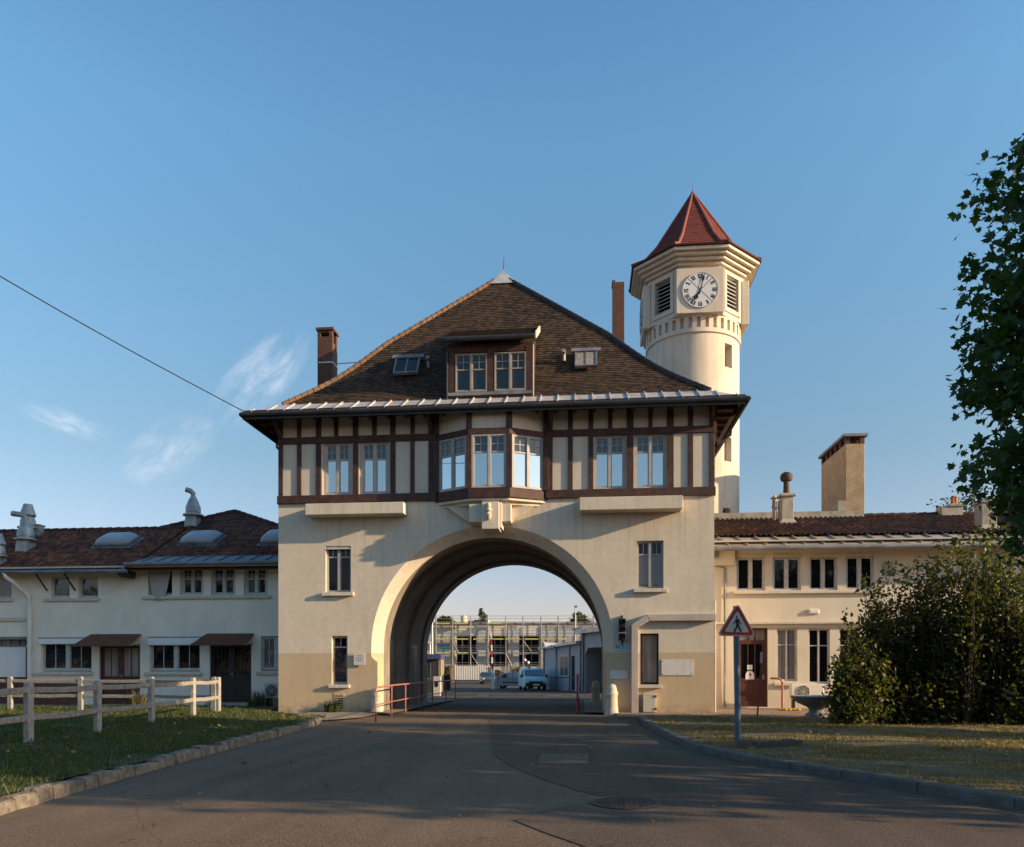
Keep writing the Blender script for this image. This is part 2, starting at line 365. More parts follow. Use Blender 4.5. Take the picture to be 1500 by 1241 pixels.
def thing(name, label, cat, loc=(0,0,0), group=None, rz=0.0):
    o = bpy.data.objects.new(name, None); COL.objects.link(o); o.location = loc; o.rotation_euler = (0,0,rz)
    o.empty_display_size = .3
    ORG[o.name] = Vector((0,0,0)) if rz is None else Vector(loc)
    return tag(o, label, cat, group)
def local(o): ORG[o.name] = Vector((0,0,0)); return o           # build its parts in the thing's own coordinates
def copy_tree(o, parent=None):
    c = o.copy(); COL.objects.link(c)
    if parent: c.parent = parent
    for ch in list(o.children): copy_tree(ch, c)
    return c
def cut(box_mb, cutter_mb):                                       # boolean difference -> MB-like mesh data
    def tmp(mb):
        me = bpy.data.meshes.new('tmp'); me.from_pydata(mb.v, [], mb.f); fixn(me)
        o = bpy.data.objects.new('tmp', me); COL.objects.link(o); return o
    a, b = tmp(box_mb), tmp(cutter_mb)
    md = a.modifiers.new('b', 'BOOLEAN'); md.operation = 'DIFFERENCE'; md.object = b; md.solver = 'EXACT'; md.use_self = True
    bpy.context.view_layer.update()
    dg = bpy.context.evaluated_depsgraph_get()
    me = bpy.data.meshes.new_from_object(a.evaluated_get(dg))
    out = MB(); out.add([v.co[:] for v in me.vertices], [tuple(p.vertices) for p in me.polygons])
    for o in (a, b):
        m = o.data; bpy.data.objects.remove(o); bpy.data.meshes.remove(m)
    bpy.data.meshes.remove(me)
    return out
def facet(p, q):                                                  # local (along, into wall, up) -> world
    p, q = Vector((*p, 0)), Vector((*q, 0)); u = (q-p).normalized(); d = Vector((-u.y, u.x, 0))
    return Matrix(((u.x, d.x, 0, p.x), (u.y, d.y, 0, p.y), (0, 0, 1, 0), (0, 0, 0, 1))), (q-p).length
def text_mb(s, size, M, depth=.004):
    cu = bpy.data.curves.new('t', 'FONT'); cu.body = s; cu.size = size; cu.align_x = 'CENTER'; cu.align_y = 'CENTER'; cu.extrude = depth
    o = bpy.data.objects.new('t', cu); COL.objects.link(o); bpy.context.view_layer.update()
    me = bpy.data.meshes.new_from_object(o.evaluated_get(bpy.context.evaluated_depsgraph_get()))
    mb = MB(); mb.M = M; mb.add([v.co[:] for v in me.vertices], [tuple(p.vertices) for p in me.polygons])
    bpy.data.objects.remove(o); bpy.data.curves.remove(cu); bpy.data.meshes.remove(me); return mb
# a window: frame mesh is the part, its pane (and sill) the sub-parts.  Coordinates: x along the wall, y into it, z up (through M)
def window(parent, x0, x1, z0, z1, y, M=None, leaves=2, top=.0, small=(2, 2), jamb=.05, mull=.09, glass=None, topglass=None, fm=None,
           sill=None, sillmat=None, rec=.14, wide=0.0, bars=0, name='window', label=None, sash=.035, hb=(0,)):
    fm = fm or M_white; glass = glass or M_glass_dark
    f = MB(); f.M = M; ya, yb = y+rec, y+rec+.06
    f.box(x0, x0+jamb+wide, ya-.03, yb, z0, z1); f.box(x1-jamb-wide, x1, ya-.03, yb, z0, z1)
    xi0, xi1 = x0+jamb+wide, x1-jamb-wide
    f.box(xi0, xi1, ya-.03, yb, z1-jamb, z1); f.box(xi0, xi1, ya-.03, yb, z0, z0+jamb+.02)
    zi0, zi1 = z0+jamb+.02, z1-jamb
    zt = zi1-(zi1-zi0)*top if top else zi1
    w = (xi1-xi0-mull*(leaves-1))/leaves
    for i in range(leaves):
        a = xi0+i*(w+mull); b = a+w
        if i: f.box(a-mull, a, ya-.045, yb, zi0, zi1)
        f.box(a, a+sash, ya, yb, zi0, zi1); f.box(b-sash, b, ya, yb, zi0, zi1)
        f.box(a+sash, b-sash, ya, yb, zi0, zi0+sash); f.box(a+sash, b-sash, ya, yb, zi1-sash, zi1)
        if top:
            f.box(a+sash, b-sash, ya-.005, yb, zt-.025, zt+.025)
            for k in range(1, small[0]):
                x = a+sash+(b-a-2*sash)*k/small[0]; f.box(x-.013, x+.013, ya+.01, yb, zt+.025, zi1-sash)
            for k in range(1, small[1]):
                z = zt+(zi1-zt)*k/small[1]; f.box(a+sash, b-sash, ya+.012, yb, z-.013, z+.013)
        for k in range(bars):
            x = a+(b-a)*(k+1)/(bars+1); f.box(x-.014, x+.014, ya+.008, yb, zi0, zi1)
    for hh in hb:
        if hh: z = zi0+(zi1-zi0)*hh; f.box(xi0, xi1, ya-.01, yb, z-.02, z+.02)
    o = f.build(name, fm, parent)
    if label: o['label'] = label
    g = MB(); g.M = M; yg = ya+.035
    g.quad((xi0-.02, yg, zi0-.02), (xi1+.02, yg, zi0-.02), (xi1+.02, yg, zt), (xi0-.02, yg, zt))
    mats = [glass]
    if top:
        g.m = 1; g.quad((xi0-.02, yg, zt), (xi1+.02, yg, zt), (xi1+.02, yg, zi1+.02), (xi0-.02, yg, zi1+.02)); mats.append(topglass or glass)
    g.build('pane', mats, o)
    if sill:
        s = MB(); s.M = M; ov, h, pr = sill
        s.box(x0-ov, x1+ov, y-pr, y+rec-.01, z0-h, z0); s.build('sill', sillmat or M_trim, o, bevel=.008)
    return o
def stepped(mb, a, b, c, d, rowlen, lift=.022, bell=0.0, jit=.004, u0=0.0):      # plain-tile rows on a slope a,b (eave) c,d (top)
    a, b, c, d = map(Vector, (a, b, c, d)); Lh = ((c+d)/2-(a+b)/2).length; n = max(2, int(Lh/rowlen))
    nrm = (b-a).cross(d-a).normalized()
    if nrm.z < 0: nrm = -nrm
    eu = (b-a).normalized()
    def pos(t, s):
        p = (a.lerp(d, t) if s == 0 else b.lerp(c, t)); p = p.copy()
        if bell: p.z -= bell*math.sin(math.pi*min(1, t/.45))**1.2 if t < .45 else 0
        return p
    for i in range(n):
        t0, t1 = i/n, (i+1)/n; l0, r0, l1, r1 = pos(t0, 0), pos(t0, 1), pos(t1, 0), pos(t1, 1)
        k = max(1, int((r0-l0).length/.5)); v0 = i*rowlen+.005; v1 = v0+rowlen*.95
        prev = None
        for j in range(k+1):
            s = j/k; lo = l0.lerp(r0, s)+nrm*(lift+random.uniform(-jit, jit)); hi = l1.lerp(r1, s)+nrm*random.uniform(0, jit)
            un = l0.lerp(r0, s)
            ul, uh = (lo-a).dot(eu)+u0, (hi-a).dot(eu)+u0
            if prev:
                plo, phi, pun, pul, puh = prev
                mb.quad(plo, lo, hi, phi, [(pul, v0), (ul, v0), (uh, v1), (puh, v1)])
                mb.quad(pun, un, lo, plo, [(pul, v0), (ul, v0), (ul, v0), (pul, v0)])
            prev = (lo, hi, un, ul, uh)
def roman(mb, x0, x1, ya, za, yb, zb, w=.215, l=.33, amp=.045, step=.03):        # interlocking tiles, eave (ya,za) to ridge (yb,zb), along x
    Ls = math.hypot(yb-ya, zb-za); dy, dz = (yb-ya)/Ls, (zb-za)/Ls; ny, nz = -dz, dy
    rows = int(Ls/l+.5); l = Ls/rows; cols = int((x1-x0)/w)
    prof = [(0, 0), (.18, .12), (.34, .75), (.5, 1), (.66, .75), (.82, .12)]
    us = []
    for c in range(cols):
        for p, h in prof: us.append((x0+(c+p)*w, h))
    us.append((x0+cols*w, 0)); nU = len(us)
    pts = []; uvs = []
    rj = [random.uniform(-.006, .006) for _ in range(rows*cols+cols+1)]
    for r in range(rows):
        for e in (0, 1):
            for k, (x, h) in enumerate(us):
                v = (r+e)*l; hh = amp*h+(step if e == 0 else 0)+(rj[r*cols+min(k//6, cols-1)] if e == 0 else 0)
                pts.append((x, ya+dy*v+ny*hh, za+dz*v+nz*hh)); uvs.append((x-x0, r*l+.02+e*(l-.04)))
    fs = []; fu = []
    for q in range(2*rows-1):
        for k in range(nU-1):
            f = (q*nU+k, q*nU+k+1, (q+1)*nU+k+1, (q+1)*nU+k); fs.append(f)
            if q % 2: fu.append([uvs[f[3]], uvs[f[2]], uvs[f[2]], uvs[f[3]]])
            else:
                mid = (us[k][0]+us[k+1][0])/2-x0
                fu.append([(mid, uvs[i][1]) for i in f])
    mb.add(pts, fs, fu)
def leaf_cloud(name, centers, sizes, shape, mat, parent=None, tilt=None, fold=.25, loc=(0,0,0)):
    C = np.asarray(centers, float); n = len(C); S = np.asarray(sizes, float).reshape(n, 1, 1)
    sh = np.asarray(shape, float); k = len(sh)
    d = np.random.normal(size=(n, 3)); 
    if tilt is not None: d = d*tilt[0]+np.array(tilt[1])
    d /= np.linalg.norm(d, axis=1)[:, None]
    e = np.random.normal(size=(n, 3)); b = np.cross(d, e); b /= np.linalg.norm(b, axis=1)[:, None]; c = np.cross(b, d)
    V = sh[None, :, 0:1]*b[:, None, :]+sh[None, :, 1:2]*c[:, None, :]+(np.abs(sh[None, :, 0:1])*fold)*d[:, None, :]
    V = (V*S+C[:, None, :]-np.array(loc)).reshape(-1, 3)
    me = bpy.data.meshes.new(name); me.vertices.add(n*k); me.vertices.foreach_set('co', V.ravel().astype(np.float32))
    me.loops.add(n*k); me.loops.foreach_set('vertex_index', np.arange(n*k, dtype=np.int32))
    me.polygons.add(n); me.polygons.foreach_set('loop_start', np.arange(0, n*k, k, dtype=np.int32))
    me.update(calc_edges=True); me.materials.append(mat)
    o = bpy.data.objects.new(name, me); COL.objects.link(o); o.location = loc if parent is None else (0,0,0)
    if parent: o.parent = parent
    return o
OVAL = [(0, -.5), (.22, -.25), (.27, .05), (.14, .36), (0, .5), (-.14, .36), (-.27, .05), (-.22, -.25)]
MAPLE = [(0, -.45), (.22, -.32), (.5, -.28), (.34, -.04), (.56, .2), (.26, .16), (.18, .34), (0, .62), (-.18, .34), (-.26, .16), (-.56, .2), (-.34, -.04), (-.5, -.28), (-.22, -.32)]
DIAM = [(0, -.5), (.3, 0), (0, .5), (-.3, 0)]
# ------------------------------------------------------------------ sky, sun, camera
SUN_DIR = Vector((5.3, -1.0, 1.54)).normalized()                   # towards the sun
el = math.asin(SUN_DIR.z); az = math.atan2(SUN_DIR.x, SUN_DIR.y)
W = bpy.data.worlds.new('World'); SC.world = W; W.use_nodes = True
t = W.node_tree; bg = t.nodes['Background']
sky = t.nodes.new('ShaderNodeTexSky'); sky.sky_type = 'NISHITA'; sky.sun_disc = False
sky.sun_elevation = el; sky.sun_rotation = az; sky.altitude = 60; sky.air_density = SKY_AIR; sky.dust_density = SKY_DUST; sky.ozone_density = SKY_OZONE
# thin wisps of cirrus, low in the west
geo = t.nodes.new('ShaderNodeTexCoord')
def cloud(px, py, wx, wz, rot, dens, seed, stops):
    d = Vector((0, 0, 0)); r = (px-HX)/F; d = Vector((r*CT-ST, r*ST+CT, (HY-py)/F))
    azc, elc = math.atan2(d.x, d.y), math.atan2(d.z, math.hypot(d.x, d.y))
    sp = t.nodes.new('ShaderNodeSeparateXYZ'); t.links.new(geo.outputs['Generated'], sp.inputs[0])
    a = math_(t, 'SUBTRACT', math_(t, 'ARCTAN2', sp.outputs[0], sp.outputs[1]), azc)
    h = math_(t, 'SUBTRACT', math_(t, 'ARCSINE', sp.outputs[2]), elc)
    c, s = math.cos(rot), math.sin(rot)
    u = math_(t, 'DIVIDE', math_(t, 'ADD', math_(t, 'MULTIPLY', a, c), math_(t, 'MULTIPLY', h, s)), wx)
    v = math_(t, 'DIVIDE', math_(t, 'SUBTRACT', math_(t, 'MULTIPLY', h, c), math_(t, 'MULTIPLY', a, s)), wz)
    cb = t.nodes.new('ShaderNodeCombineXYZ'); t.links.new(u, cb.inputs[0]); t.links.new(v, cb.inputs[1]); cb.inputs[2].default_value = seed
    mp = N(t, 'ShaderNodeMapping', Scale=stops); t.links.new(cb.outputs[0], mp.inputs[0])
    nz = N(t, 'ShaderNodeTexNoise', Scale=1.0, Detail=9, Roughness=.7, Distortion=.35); t.links.new(mp.outputs[0], nz.inputs['Vector'])
    rr = math_(t, 'ADD', math_(t, 'MULTIPLY', u, u), math_(t, 'MULTIPLY', v, v))
    env = math_(t, 'MAXIMUM', math_(t, 'SUBTRACT', 1.0, rr), 0.0)
    n2 = N(t, 'ShaderNodeTexNoise', Scale=.45, Detail=3, Roughness=.5); t.links.new(mp.outputs[0], n2.inputs['Vector'])
    m = math_(t, 'MULTIPLY', math_(t, 'POWER', env, 1.3), math_(t, 'MULTIPLY', ramp(t, nz.outputs['Fac'], [(.34, 0), (.72, dens)]), ramp(t, n2.outputs['Fac'], [(.36, .1), (.6, 1.0)])))
    return m
masks = [cloud(380, 556, .085, .034, R(46), .62, 1.0, (2.0, 2.2, 1)), cloud(250, 655, .068, .034, R(36), .55, 4.0, (1.8, 2.2, 1)), cloud(97, 619, .050, .015, R(-12), .60, 7.0, (1.8, 1.6, 1))]
mk = masks[0]
for m2 in masks[1:]: mk = math_(t, 'MAXIMUM', mk, m2)
spz = t.nodes.new('ShaderNodeSeparateXYZ'); t.links.new(geo.outputs['Generated'], spz.inputs[0])
half = ramp(t, math_(t, 'MAXIMUM', spz.outputs[2], 0.0), [(p, tuple(x*.5 for x in c)) for p, c in SKY_RAMP])
tint = mixc(t, 1.0, mixc(t, 1.0, sky.outputs[0], half, 'MULTIPLY'), (2, 2, 2), 'MULTIPLY')
skyc = mixc(t, mk, tint, tuple(c for c in CLOUD_COL))
t.links.new(skyc, bg.inputs[0]); bg.inputs[1].default_value = SKY_STR
sl = bpy.data.lights.new('sun', 'SUN'); sl.energy = SUN_STR; sl.angle = R(.53); sl.color = SUN_COL
so = bpy.data.objects.new('sun', sl); COL.objects.link(so); so.location = (60, -20, 40)
so.rotation_euler = SUN_DIR.to_track_quat('Z', 'Y').to_euler()
cam = bpy.data.cameras.new('camera'); co = bpy.data.objects.new('camera', cam); COL.objects.link(co)
co.location = (0, CY, CH); co.rotation_euler = (R(90), 0, TH)
cam.sensor_width = 36; cam.lens = F/1500*36; cam.shift_y = (HY-620.5)/1500; cam.clip_start = .1; cam.clip_end = 5000
SC.camera = co
SC.view_settings.view_transform = 'Standard'; SC.view_settings.look = 'None'; SC.view_settings.exposure = EXPO; SC.view_settings.gamma = 1
SC.cycles.use_denoising = True; SC.cycles.max_bounces = 6
# ------------------------------------------------------------------ ground
def hgt(x, y): return .05*math.sin(x*.7+y*.31)+.04*math.sin(y*1.1-x*.4)+.02*math.sin(x*2.3+1.7*y)
g = MB(); n = 40
g.quad((-900, -500, -.012), (900, -500, -.012), (900, 1500, -.012), (-900, 1500, -.012))
tag(g.build('ground', M_ground), kind='structure')
KL = [(-5.9, -26.0), (-6.15, -22.5), (-6.4, -20.1), (-6.75, -17.2), (-7.05, -14.0), (-7.3, -11.0), (-7.5, -8.2), (-7.72, -6.2), (-8.05, -4.9), (-8.7, -4.2)]     # road edge of the left kerb
KR = [(1.75, -2.9), (1.7, -4.6), (1.78, -7.0), (1.92, -9.6), (2.12, -12.1), (2.75, -14.4), (3.77, -16.2), (4.93, -18.6), (6.6, -20.9), (9.0, -23.2)]
g = MB()
for i in range(len(KR)-1): pass
road_poly = [(-5.9, -34), (20, -34), (20, -23.5)]+[(x+.05, y) for x, y in KR[::-1]]+[(1.2, -1.2), (1.2, 12), (-8.2, 12), (-8.2, -1.2), (-9.2, -2.0)]+[(x-.05, y) for x, y in KL[::-1]]
g.poly([(x, y, 0) for x, y in road_poly])
tag(g.build('road', M_asphalt), kind='structure')
g = MB()                                                           # repaired strips of newer asphalt
def gp(lst, z): return [(*G(px, py, z), z) for px, py in lst]
g.poly(gp([(716, 1052), (718, 1085), (724, 1105), (748, 1122), (790, 1140), (845, 1158), (880, 1166), (930, 1163), (1010, 1132), (1075, 1104), (1015, 1086), (985, 1074), (955, 1056), (900, 1051)], .004))
g.poly(gp([(752, 1201), (800, 1186), (880, 1172), (1005, 1134), (1080, 1106), (1140, 1118), (1240, 1140), (1400, 1170), (1480, 1186), (1600, 1330), (1000, 1330), (905, 1262), (852, 1238), (800, 1220)], .008))
tag(g.build('road_patch', M_asphalt2), kind='structure')
g = MB()                                                           # joints sealed with tar, cut as thin strips
def strip(mb, pts, w, z):
    for (a, b) in zip(pts, pts[1:]):
        d = Vector((b[0]-a[0], b[1]-a[1], 0)).normalized(); q = Vector((-d.y, d.x, 0))*w/2
        A, B = Vector((*a, z)), Vector((*b, z)); mb.quad(A-q, B-q, B+q, A+q)
strip(g, [G(a, b) for a, b in [(716, 1052), (718, 1085), (724, 1105), (748, 1122), (790, 1140), (845, 1158), (880, 1166)]], .016, .013)
tag(g.build('tar_joint', pmat('tar', (.035, .03, .027), .5, .2, 6, .2, 30)), kind='structure')
g = MB()
for a, b, py in ((802, 822, 1018.5), (838, 851, 1018), (700, 716, 1019), (745, 770, 1010.5), (660, 690, 1011)):
    x0, y0 = G(a, py); x1, y1 = G(b, py); strip(g, [(x0, y0), (x1, y1)], .35, -.008)
tag(g.build('road_marking', pmat('worn_white_marking', (.35, .35, .34), .8, .3, 3, .1, 30)), kind='structure')
# pavements at the foot of the buildings
g = MB(); g.poly([(-9.0, -4.4, .05), (-8.0, -4.7, .05), (-7.3, -3.2, .05), (-7.35, -.45, .05), (-7.6, .0, .05), (-11.6, .0, .05), (-11.6, -2.4, .05)])
g.poly([(-8.2, 0, .08), (-6.75, -1.5, .08), (-6.75, 12, .08), (-8.2, 12, .08)])
g.poly([(1.2, -.2, .08), (.0, .2, .08), (.0, 12, .08), (1.2, 12, .08)])
tag(g.build('pavement', M_pave), kind='structure')
g = MB(); g.box(1.1, 40, -2.6, 0.0, -.05, .09); g.box(4.62, 40, 0.0, 3.5, -.05, .092)
tag(g.build('paved_path', M_cobble), kind='structure')
g = MB(); g.box(-45, -11.45, 1.4, 3.5, -.05, .11)
tag(g.build('path', M_cobble), kind='structure')
# lawns (raised behind their kerbs)
def in_poly(x, y, poly):
    c = False; j = len(poly)-1
    for i in range(len(poly)):
        xi, yi = poly[i]; xj, yj = poly[j]
        if (yi > y) != (yj > y) and x < (xj-xi)*(y-yi)/(yj-yi)+xi: c = not c
        j = i
    return c
LL = [(x-.15, y) for x, y in KL[:-1]]+[(-9.0, -4.0), (-9.6, -2.9), (-11.7, -1.6), (-11.7, 1.3), (-45, 1.3), (-45, -26.0)]
LR = [(x+.2, y) for x, y in KR[1:]]+[(40, -23.2), (40, -2.75), (1.95, -2.75)]
def lawn(name, poly, mat, z0):
    bm = bmesh.new(); vs = [bm.verts.new((x, y, 0)) for x, y in poly]; bm.faces.new(vs)
    bmesh.ops.triangulate(bm, faces=bm.faces)
    for _ in range(5):
        bmesh.ops.subdivide_edges(bm, edges=[e for e in bm.edges if e.calc_length() > .9], cuts=1, use_grid_fill=True)
        bmesh.ops.triangulate(bm, faces=bm.faces)
    for v in bm.verts: v.co.z = z0+hgt(v.co.x, v.co.y)*.6
    me = bpy.data.meshes.new(name); bm.to_mesh(me); bm.free(); me.materials.append(mat); fixn(me)
    o = bpy.data.objects.new(name, me); COL.objects.link(o); return tag(o, kind='structure')
lawn('lawn_left', LL, M_soilL, .15); lawn('lawn_right', LR, M_soilR, .10)
def kerb(name, line, side, w, h, seg, mat, jit):
    mb = MB(); pts = [Vector((*p, 0)) for p in line]; acc = []
    for a, b in zip(pts, pts[1:]):
        k = max(1, int((b-a).length/seg)); acc += [a.lerp(b, i/k) for i in range(k)]
    acc.append(pts[-1])
    for a, b in zip(acc, acc[1:]):
        d = (b-a).normalized(); q = Vector((-d.y, d.x, 0))*side; e = d*.005; j = lambda: random.uniform(-jit, jit)
        hh = h+j(); a2, b2 = a+e+q*j()*.6, b-e+q*j()*.6
        rings = []
        for c in (a2, b2):
            rings.append([c+Vector((0,0,-.1)), c+q*.015+Vector((0,0,hh*.8+j()*.3)), c+q*.05+Vector((0,0,hh+j()*.3)), c+q*(w-.02)+Vector((0,0,hh+j()*.3)), c+q*w+Vector((0,0,hh-.03)), c+q*w+Vector((0,0,-.1))])
        mb.loft(rings)
    o = mb.build(name, mat, bevel=.012); return tag(o, kind='structure')
kerb('kerb_left', KL, 1, .22, .165, .33, M_kerbL, .036)
kerb('kerb_right', KR, 1, .22, .14, 1.0, M_kerbR, .008)
def blades(name, poly, n, dens_fn, hmin, hmax, mat, z0, near=None):
    xs = np.array([p[0] for p in poly]); ys = np.array([p[1] for p in poly]); pts = []
    x0, x1, y0, y1 = near or (xs.min(), xs.max(), ys.min(), ys.max())
    while len(pts) < n:
        x, y = random.uniform(x0, x1), random.uniform(y0, y1)
        f = FW(x, y)
        if f < 5: continue
        if random.random() > min(1, (14/f)**1.4): continue
        if abs((x*CT+(y-CY)*ST)/f) > .80: continue
        if in_poly(x, y, poly) and random.random() < dens_fn(x, y): pts.append((x, y))
    A = np.array(pts); n = len(A); f = -A[:, 0]*ST+(A[:, 1]-CY)*CT
    H = np.random.uniform(hmin, hmax, n)*(1+1.5*np.random.rand(n)**9); wd = .004+.0006*f
    ang = np.random.rand(n)*2*np.pi; lean = np.random.normal(size=(n, 2))*.45*H[:, None]
    Z = np.array([z0+hgt(x, y)*.6 for x, y in pts])-.015
    V = np.zeros((n, 3, 3)); dx, dy = np.cos(ang)*wd, np.sin(ang)*wd
    V[:, 0] = np.stack([A[:, 0]-dx, A[:, 1]-dy, Z], 1); V[:, 1] = np.stack([A[:, 0]+dx, A[:, 1]+dy, Z], 1)
    V[:, 2] = np.stack([A[:, 0]+lean[:, 0], A[:, 1]+lean[:, 1], Z+H], 1)
    me = bpy.data.meshes.new(name); me.vertices.add(n*3); me.vertices.foreach_set('co', V.ravel().astype(np.float32))
    me.loops.add(n*3); me.loops.foreach_set('vertex_index', np.arange(n*3, dtype=np.int32))
    me.polygons.add(n); me.polygons.foreach_set('loop_start', np.arange(0, n*3, 3, dtype=np.int32)); me.update(calc_edges=True); me.materials.append(mat)
    o = bpy.data.objects.new(name, me); COL.objects.link(o); return tag(o, kind='stuff')
def dL(x, y): return .35+.65*(math.sin(x*1.3+.7*y)*math.sin(y*.9-x*.5)+.6 > 0)
def dR(x, y): return .25+.6*(math.sin(x*1.1-.6*y)*math.sin(y*1.4+x*.3) > 0)
blades('grass', LL, 70000, dL, .03, .085, M_grassL, .15)
blades('grass', LR, 42000, dR, .02, .055, M_grassR, .10)
# fallen leaves on the dry lawn and a few on the road
pts = []
while len(pts) < 520:
    x, y = random.uniform(2, 15), random.uniform(-19, -3)
    if in_poly(x, y, LR): pts.append((x, y, .125+hgt(x, y)*.6))
for _ in range(40): pts.append((random.uniform(-6, 3), random.uniform(-22, -3), .02))
while len(pts) < 650:
    x, y = random.uniform(-13, -7), random.uniform(-17, -2)
    if in_poly(x, y, LL): pts.append((x, y, .21+hgt(x, y)*.6))
o = leaf_cloud('fallen_leaves', pts, np.random.uniform(.05, .11, len(pts)), MAPLE, M_dryleaf, tilt=(.35, (0, 0, 1.0)), fold=.4); tag(o, kind='stuff')
# manholes
x0, y0 = G(790, 1117, .01); x1, y1 = G(863, 1105, .01)
mb = MB(); xa, xb = G(790, 1112, .01)[0], G(862, 1112, .01)[0]
mb.box(xa, xb, y0, y1, .004, .016)
for i in range(9):
    for j in range(4):
        xx = xa+.06+(xb-xa-.12)*(i+.5)/9; yy = y0+.06+(y1-y0-.12)*(j+.5)/4
        mb.box(xx-.045, xx+.045, yy-.07, yy+.07, .016, .022)
tag(mb.build('drain_cover', pmat('rusty_iron', (.12, .09, .065), .8, .3, 10, .4, 60), loc=((xa+xb)/2, (y0+y1)/2, .004)), 'rectangular iron drain cover in the shaded road', 'manhole cover')
cx, cy = G(916, 1177, .01)
mb = MB(); mb.lathe([(.0, 0), (.40, 0), (.42, .012), (.38, .02), (.36, .012), (.0, .012)], (cx, cy, .006), 40)
for i in range(-5, 6):
    for j in range(-5, 6):
        if i*i+j*j < 26: mb.box(cx+i*.062-.02, cx+i*.062+.02, cy+j*.062-.02, cy+j*.062+.02, .018, .028)
tag(mb.build('manhole_cover', M_iron, loc=(cx, cy, .004)), 'round iron manhole cover in the sunlit near road', 'manhole cover')
# ------------------------------------------------------------------ gatehouse
GX0, GX1, GC, GD = -11.43, 4.60, -3.41, 9.2
gh = thing('gatehouse', 'half timbered gatehouse with a big round arch and a steep brown tiled roof', 'building', (GC, 4.6, 0))
SPR, RO, RI = 2.43, 4.456, 4.08
def outline(Rr, low=None, nseg=44):
    pts = []
    lo = low if low is not None else Rr
    zs = [(-.6, lo), (1.90, lo), (1.98, lo+(Rr-lo)*.45), (2.06, lo+(Rr-lo)*.8), (2.14, Rr)]
    for z, w in zs: pts.append((GC-w, z))
    for i in range(nseg+1):
        a = math.pi-math.pi*i/nseg; pts.append((GC+Rr*math.cos(a), SPR+Rr*math.sin(a)))
    for z, w in zs[::-1]: pts.append((GC+w, z))
    return pts
st = [(-.05, RO+.05, 4.25), (0.0, RO, 4.22), (.36, RI, RI), (1.25, RI, RI), (1.27, 4.36, 4.36), (3.0, 4.36, 4.36), (3.02, 4.22, 4.22), (3.5, 4.22, 4.22), (3.52, 4.36, 4.36), (5.3, 4.36, 4.36), (5.32, 4.22, 4.22), (5.8, 4.22, 4.22), (5.82, 4.36, 4.36), (8.2, 4.36, 4.36), (8.22, 4.25, 4.25), (GD+.1, 4.25, 4.25)]
cu = MB(); cu.loft([[(x, y, z) for x, z in outline(r, l)] for y, r, l in st])
GWIN = [(477, 514, 800, 868), (933, 972, 792, 862.5), (486, 509, 931.5, 1003), (938, 965, 928, 1003)]
gwin = [(WX(a, 0), WX(b, 0), WZ(d, (a+b)/2, 0), WZ(c, (a+b)/2, 0)) for a, b, c, d in GWIN]
cu2 = MB()
for a, b, c, d in gwin: cu2.box(a, b, -.3, .26, c, d)
w = MB(); w.box(GX0, GX1, 0, GD, -.3, 7.95)
w = cut(w, cu); w = cut(w, cu2)
# faces of the vault take the darker tunnel render
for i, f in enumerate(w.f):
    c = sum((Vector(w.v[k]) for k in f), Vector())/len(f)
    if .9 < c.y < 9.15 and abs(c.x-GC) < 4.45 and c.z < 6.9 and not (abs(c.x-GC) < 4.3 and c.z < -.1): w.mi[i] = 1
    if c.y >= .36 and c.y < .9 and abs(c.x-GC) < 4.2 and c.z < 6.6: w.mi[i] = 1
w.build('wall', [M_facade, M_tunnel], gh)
wk = dict(jamb=.045, sash=.03, fm=M_white)
window(gh, *gwin[0], 0, top=.22, small=(2, 1), sill=(.12, .13, .13), rec=.13, **wk)
window(gh, *gwin[1], 0, top=.27, small=(2, 1), sill=(.12, .13, .13), rec=.13, glass=M_glass_curt, topglass=M_glass_dark, **wk)
window(gh, *gwin[2], 0, top=.22, leaves=1, small=(2, 1), sill=(.10, .12, .12), rec=.13, glass=M_glass_mid, topglass=M_glass_dark, **wk)
window(gh, *gwin[3], 0, leaves=1, sill=(.10, .12, .12), rec=.13, glass=M_glass_blind, jamb=.04, sash=.02, fm=M_doordark)
# roller blind box above the shaded first floor window
mb = MB(); a, b, c, d = gwin[0]; mb.prism([(.02, d-.02), (.02, d-.06), (-.015, d-.12), (.0, d-.13), (.06, d-.06), (.06, d-.02)], 'x', a+.03, b-.02); mb.build('blind_box', M_white, gh)
# doors inside the passage
for y0, y1, z1 in ((1.55, 2.75, 2.9), (6.2, 7.3, 2.75)):
    mb = MB(); x = GC-4.36; mb.box(x-.02, x+.05, y0, y1, .08, z1); mb.box(x+.05, x+.065, y0+.12, y1-.12, .3, z1*.45); mb.box(x+.05, x+.065, y0+.12, y1-.12, z1*.5, z1-.15)
    mb.build('passage_door', M_doordark, gh)
# concrete ledges under the upper windows
for a, b, c, d in ((447, 591, 736.5, 753), (849, 1000, 727, 746)):
    Y = -.62; X0, X1 = WX(a, Y), WX(b, Y); mx = (a+b)/2; z1, z0 = WZ(c, mx, Y), WZ(d, mx, Y)
    mb = MB(); mb.box(X0, X1, Y, .02, z0, z1); mb.build('ledge', M_trim, gh, bevel=.015)
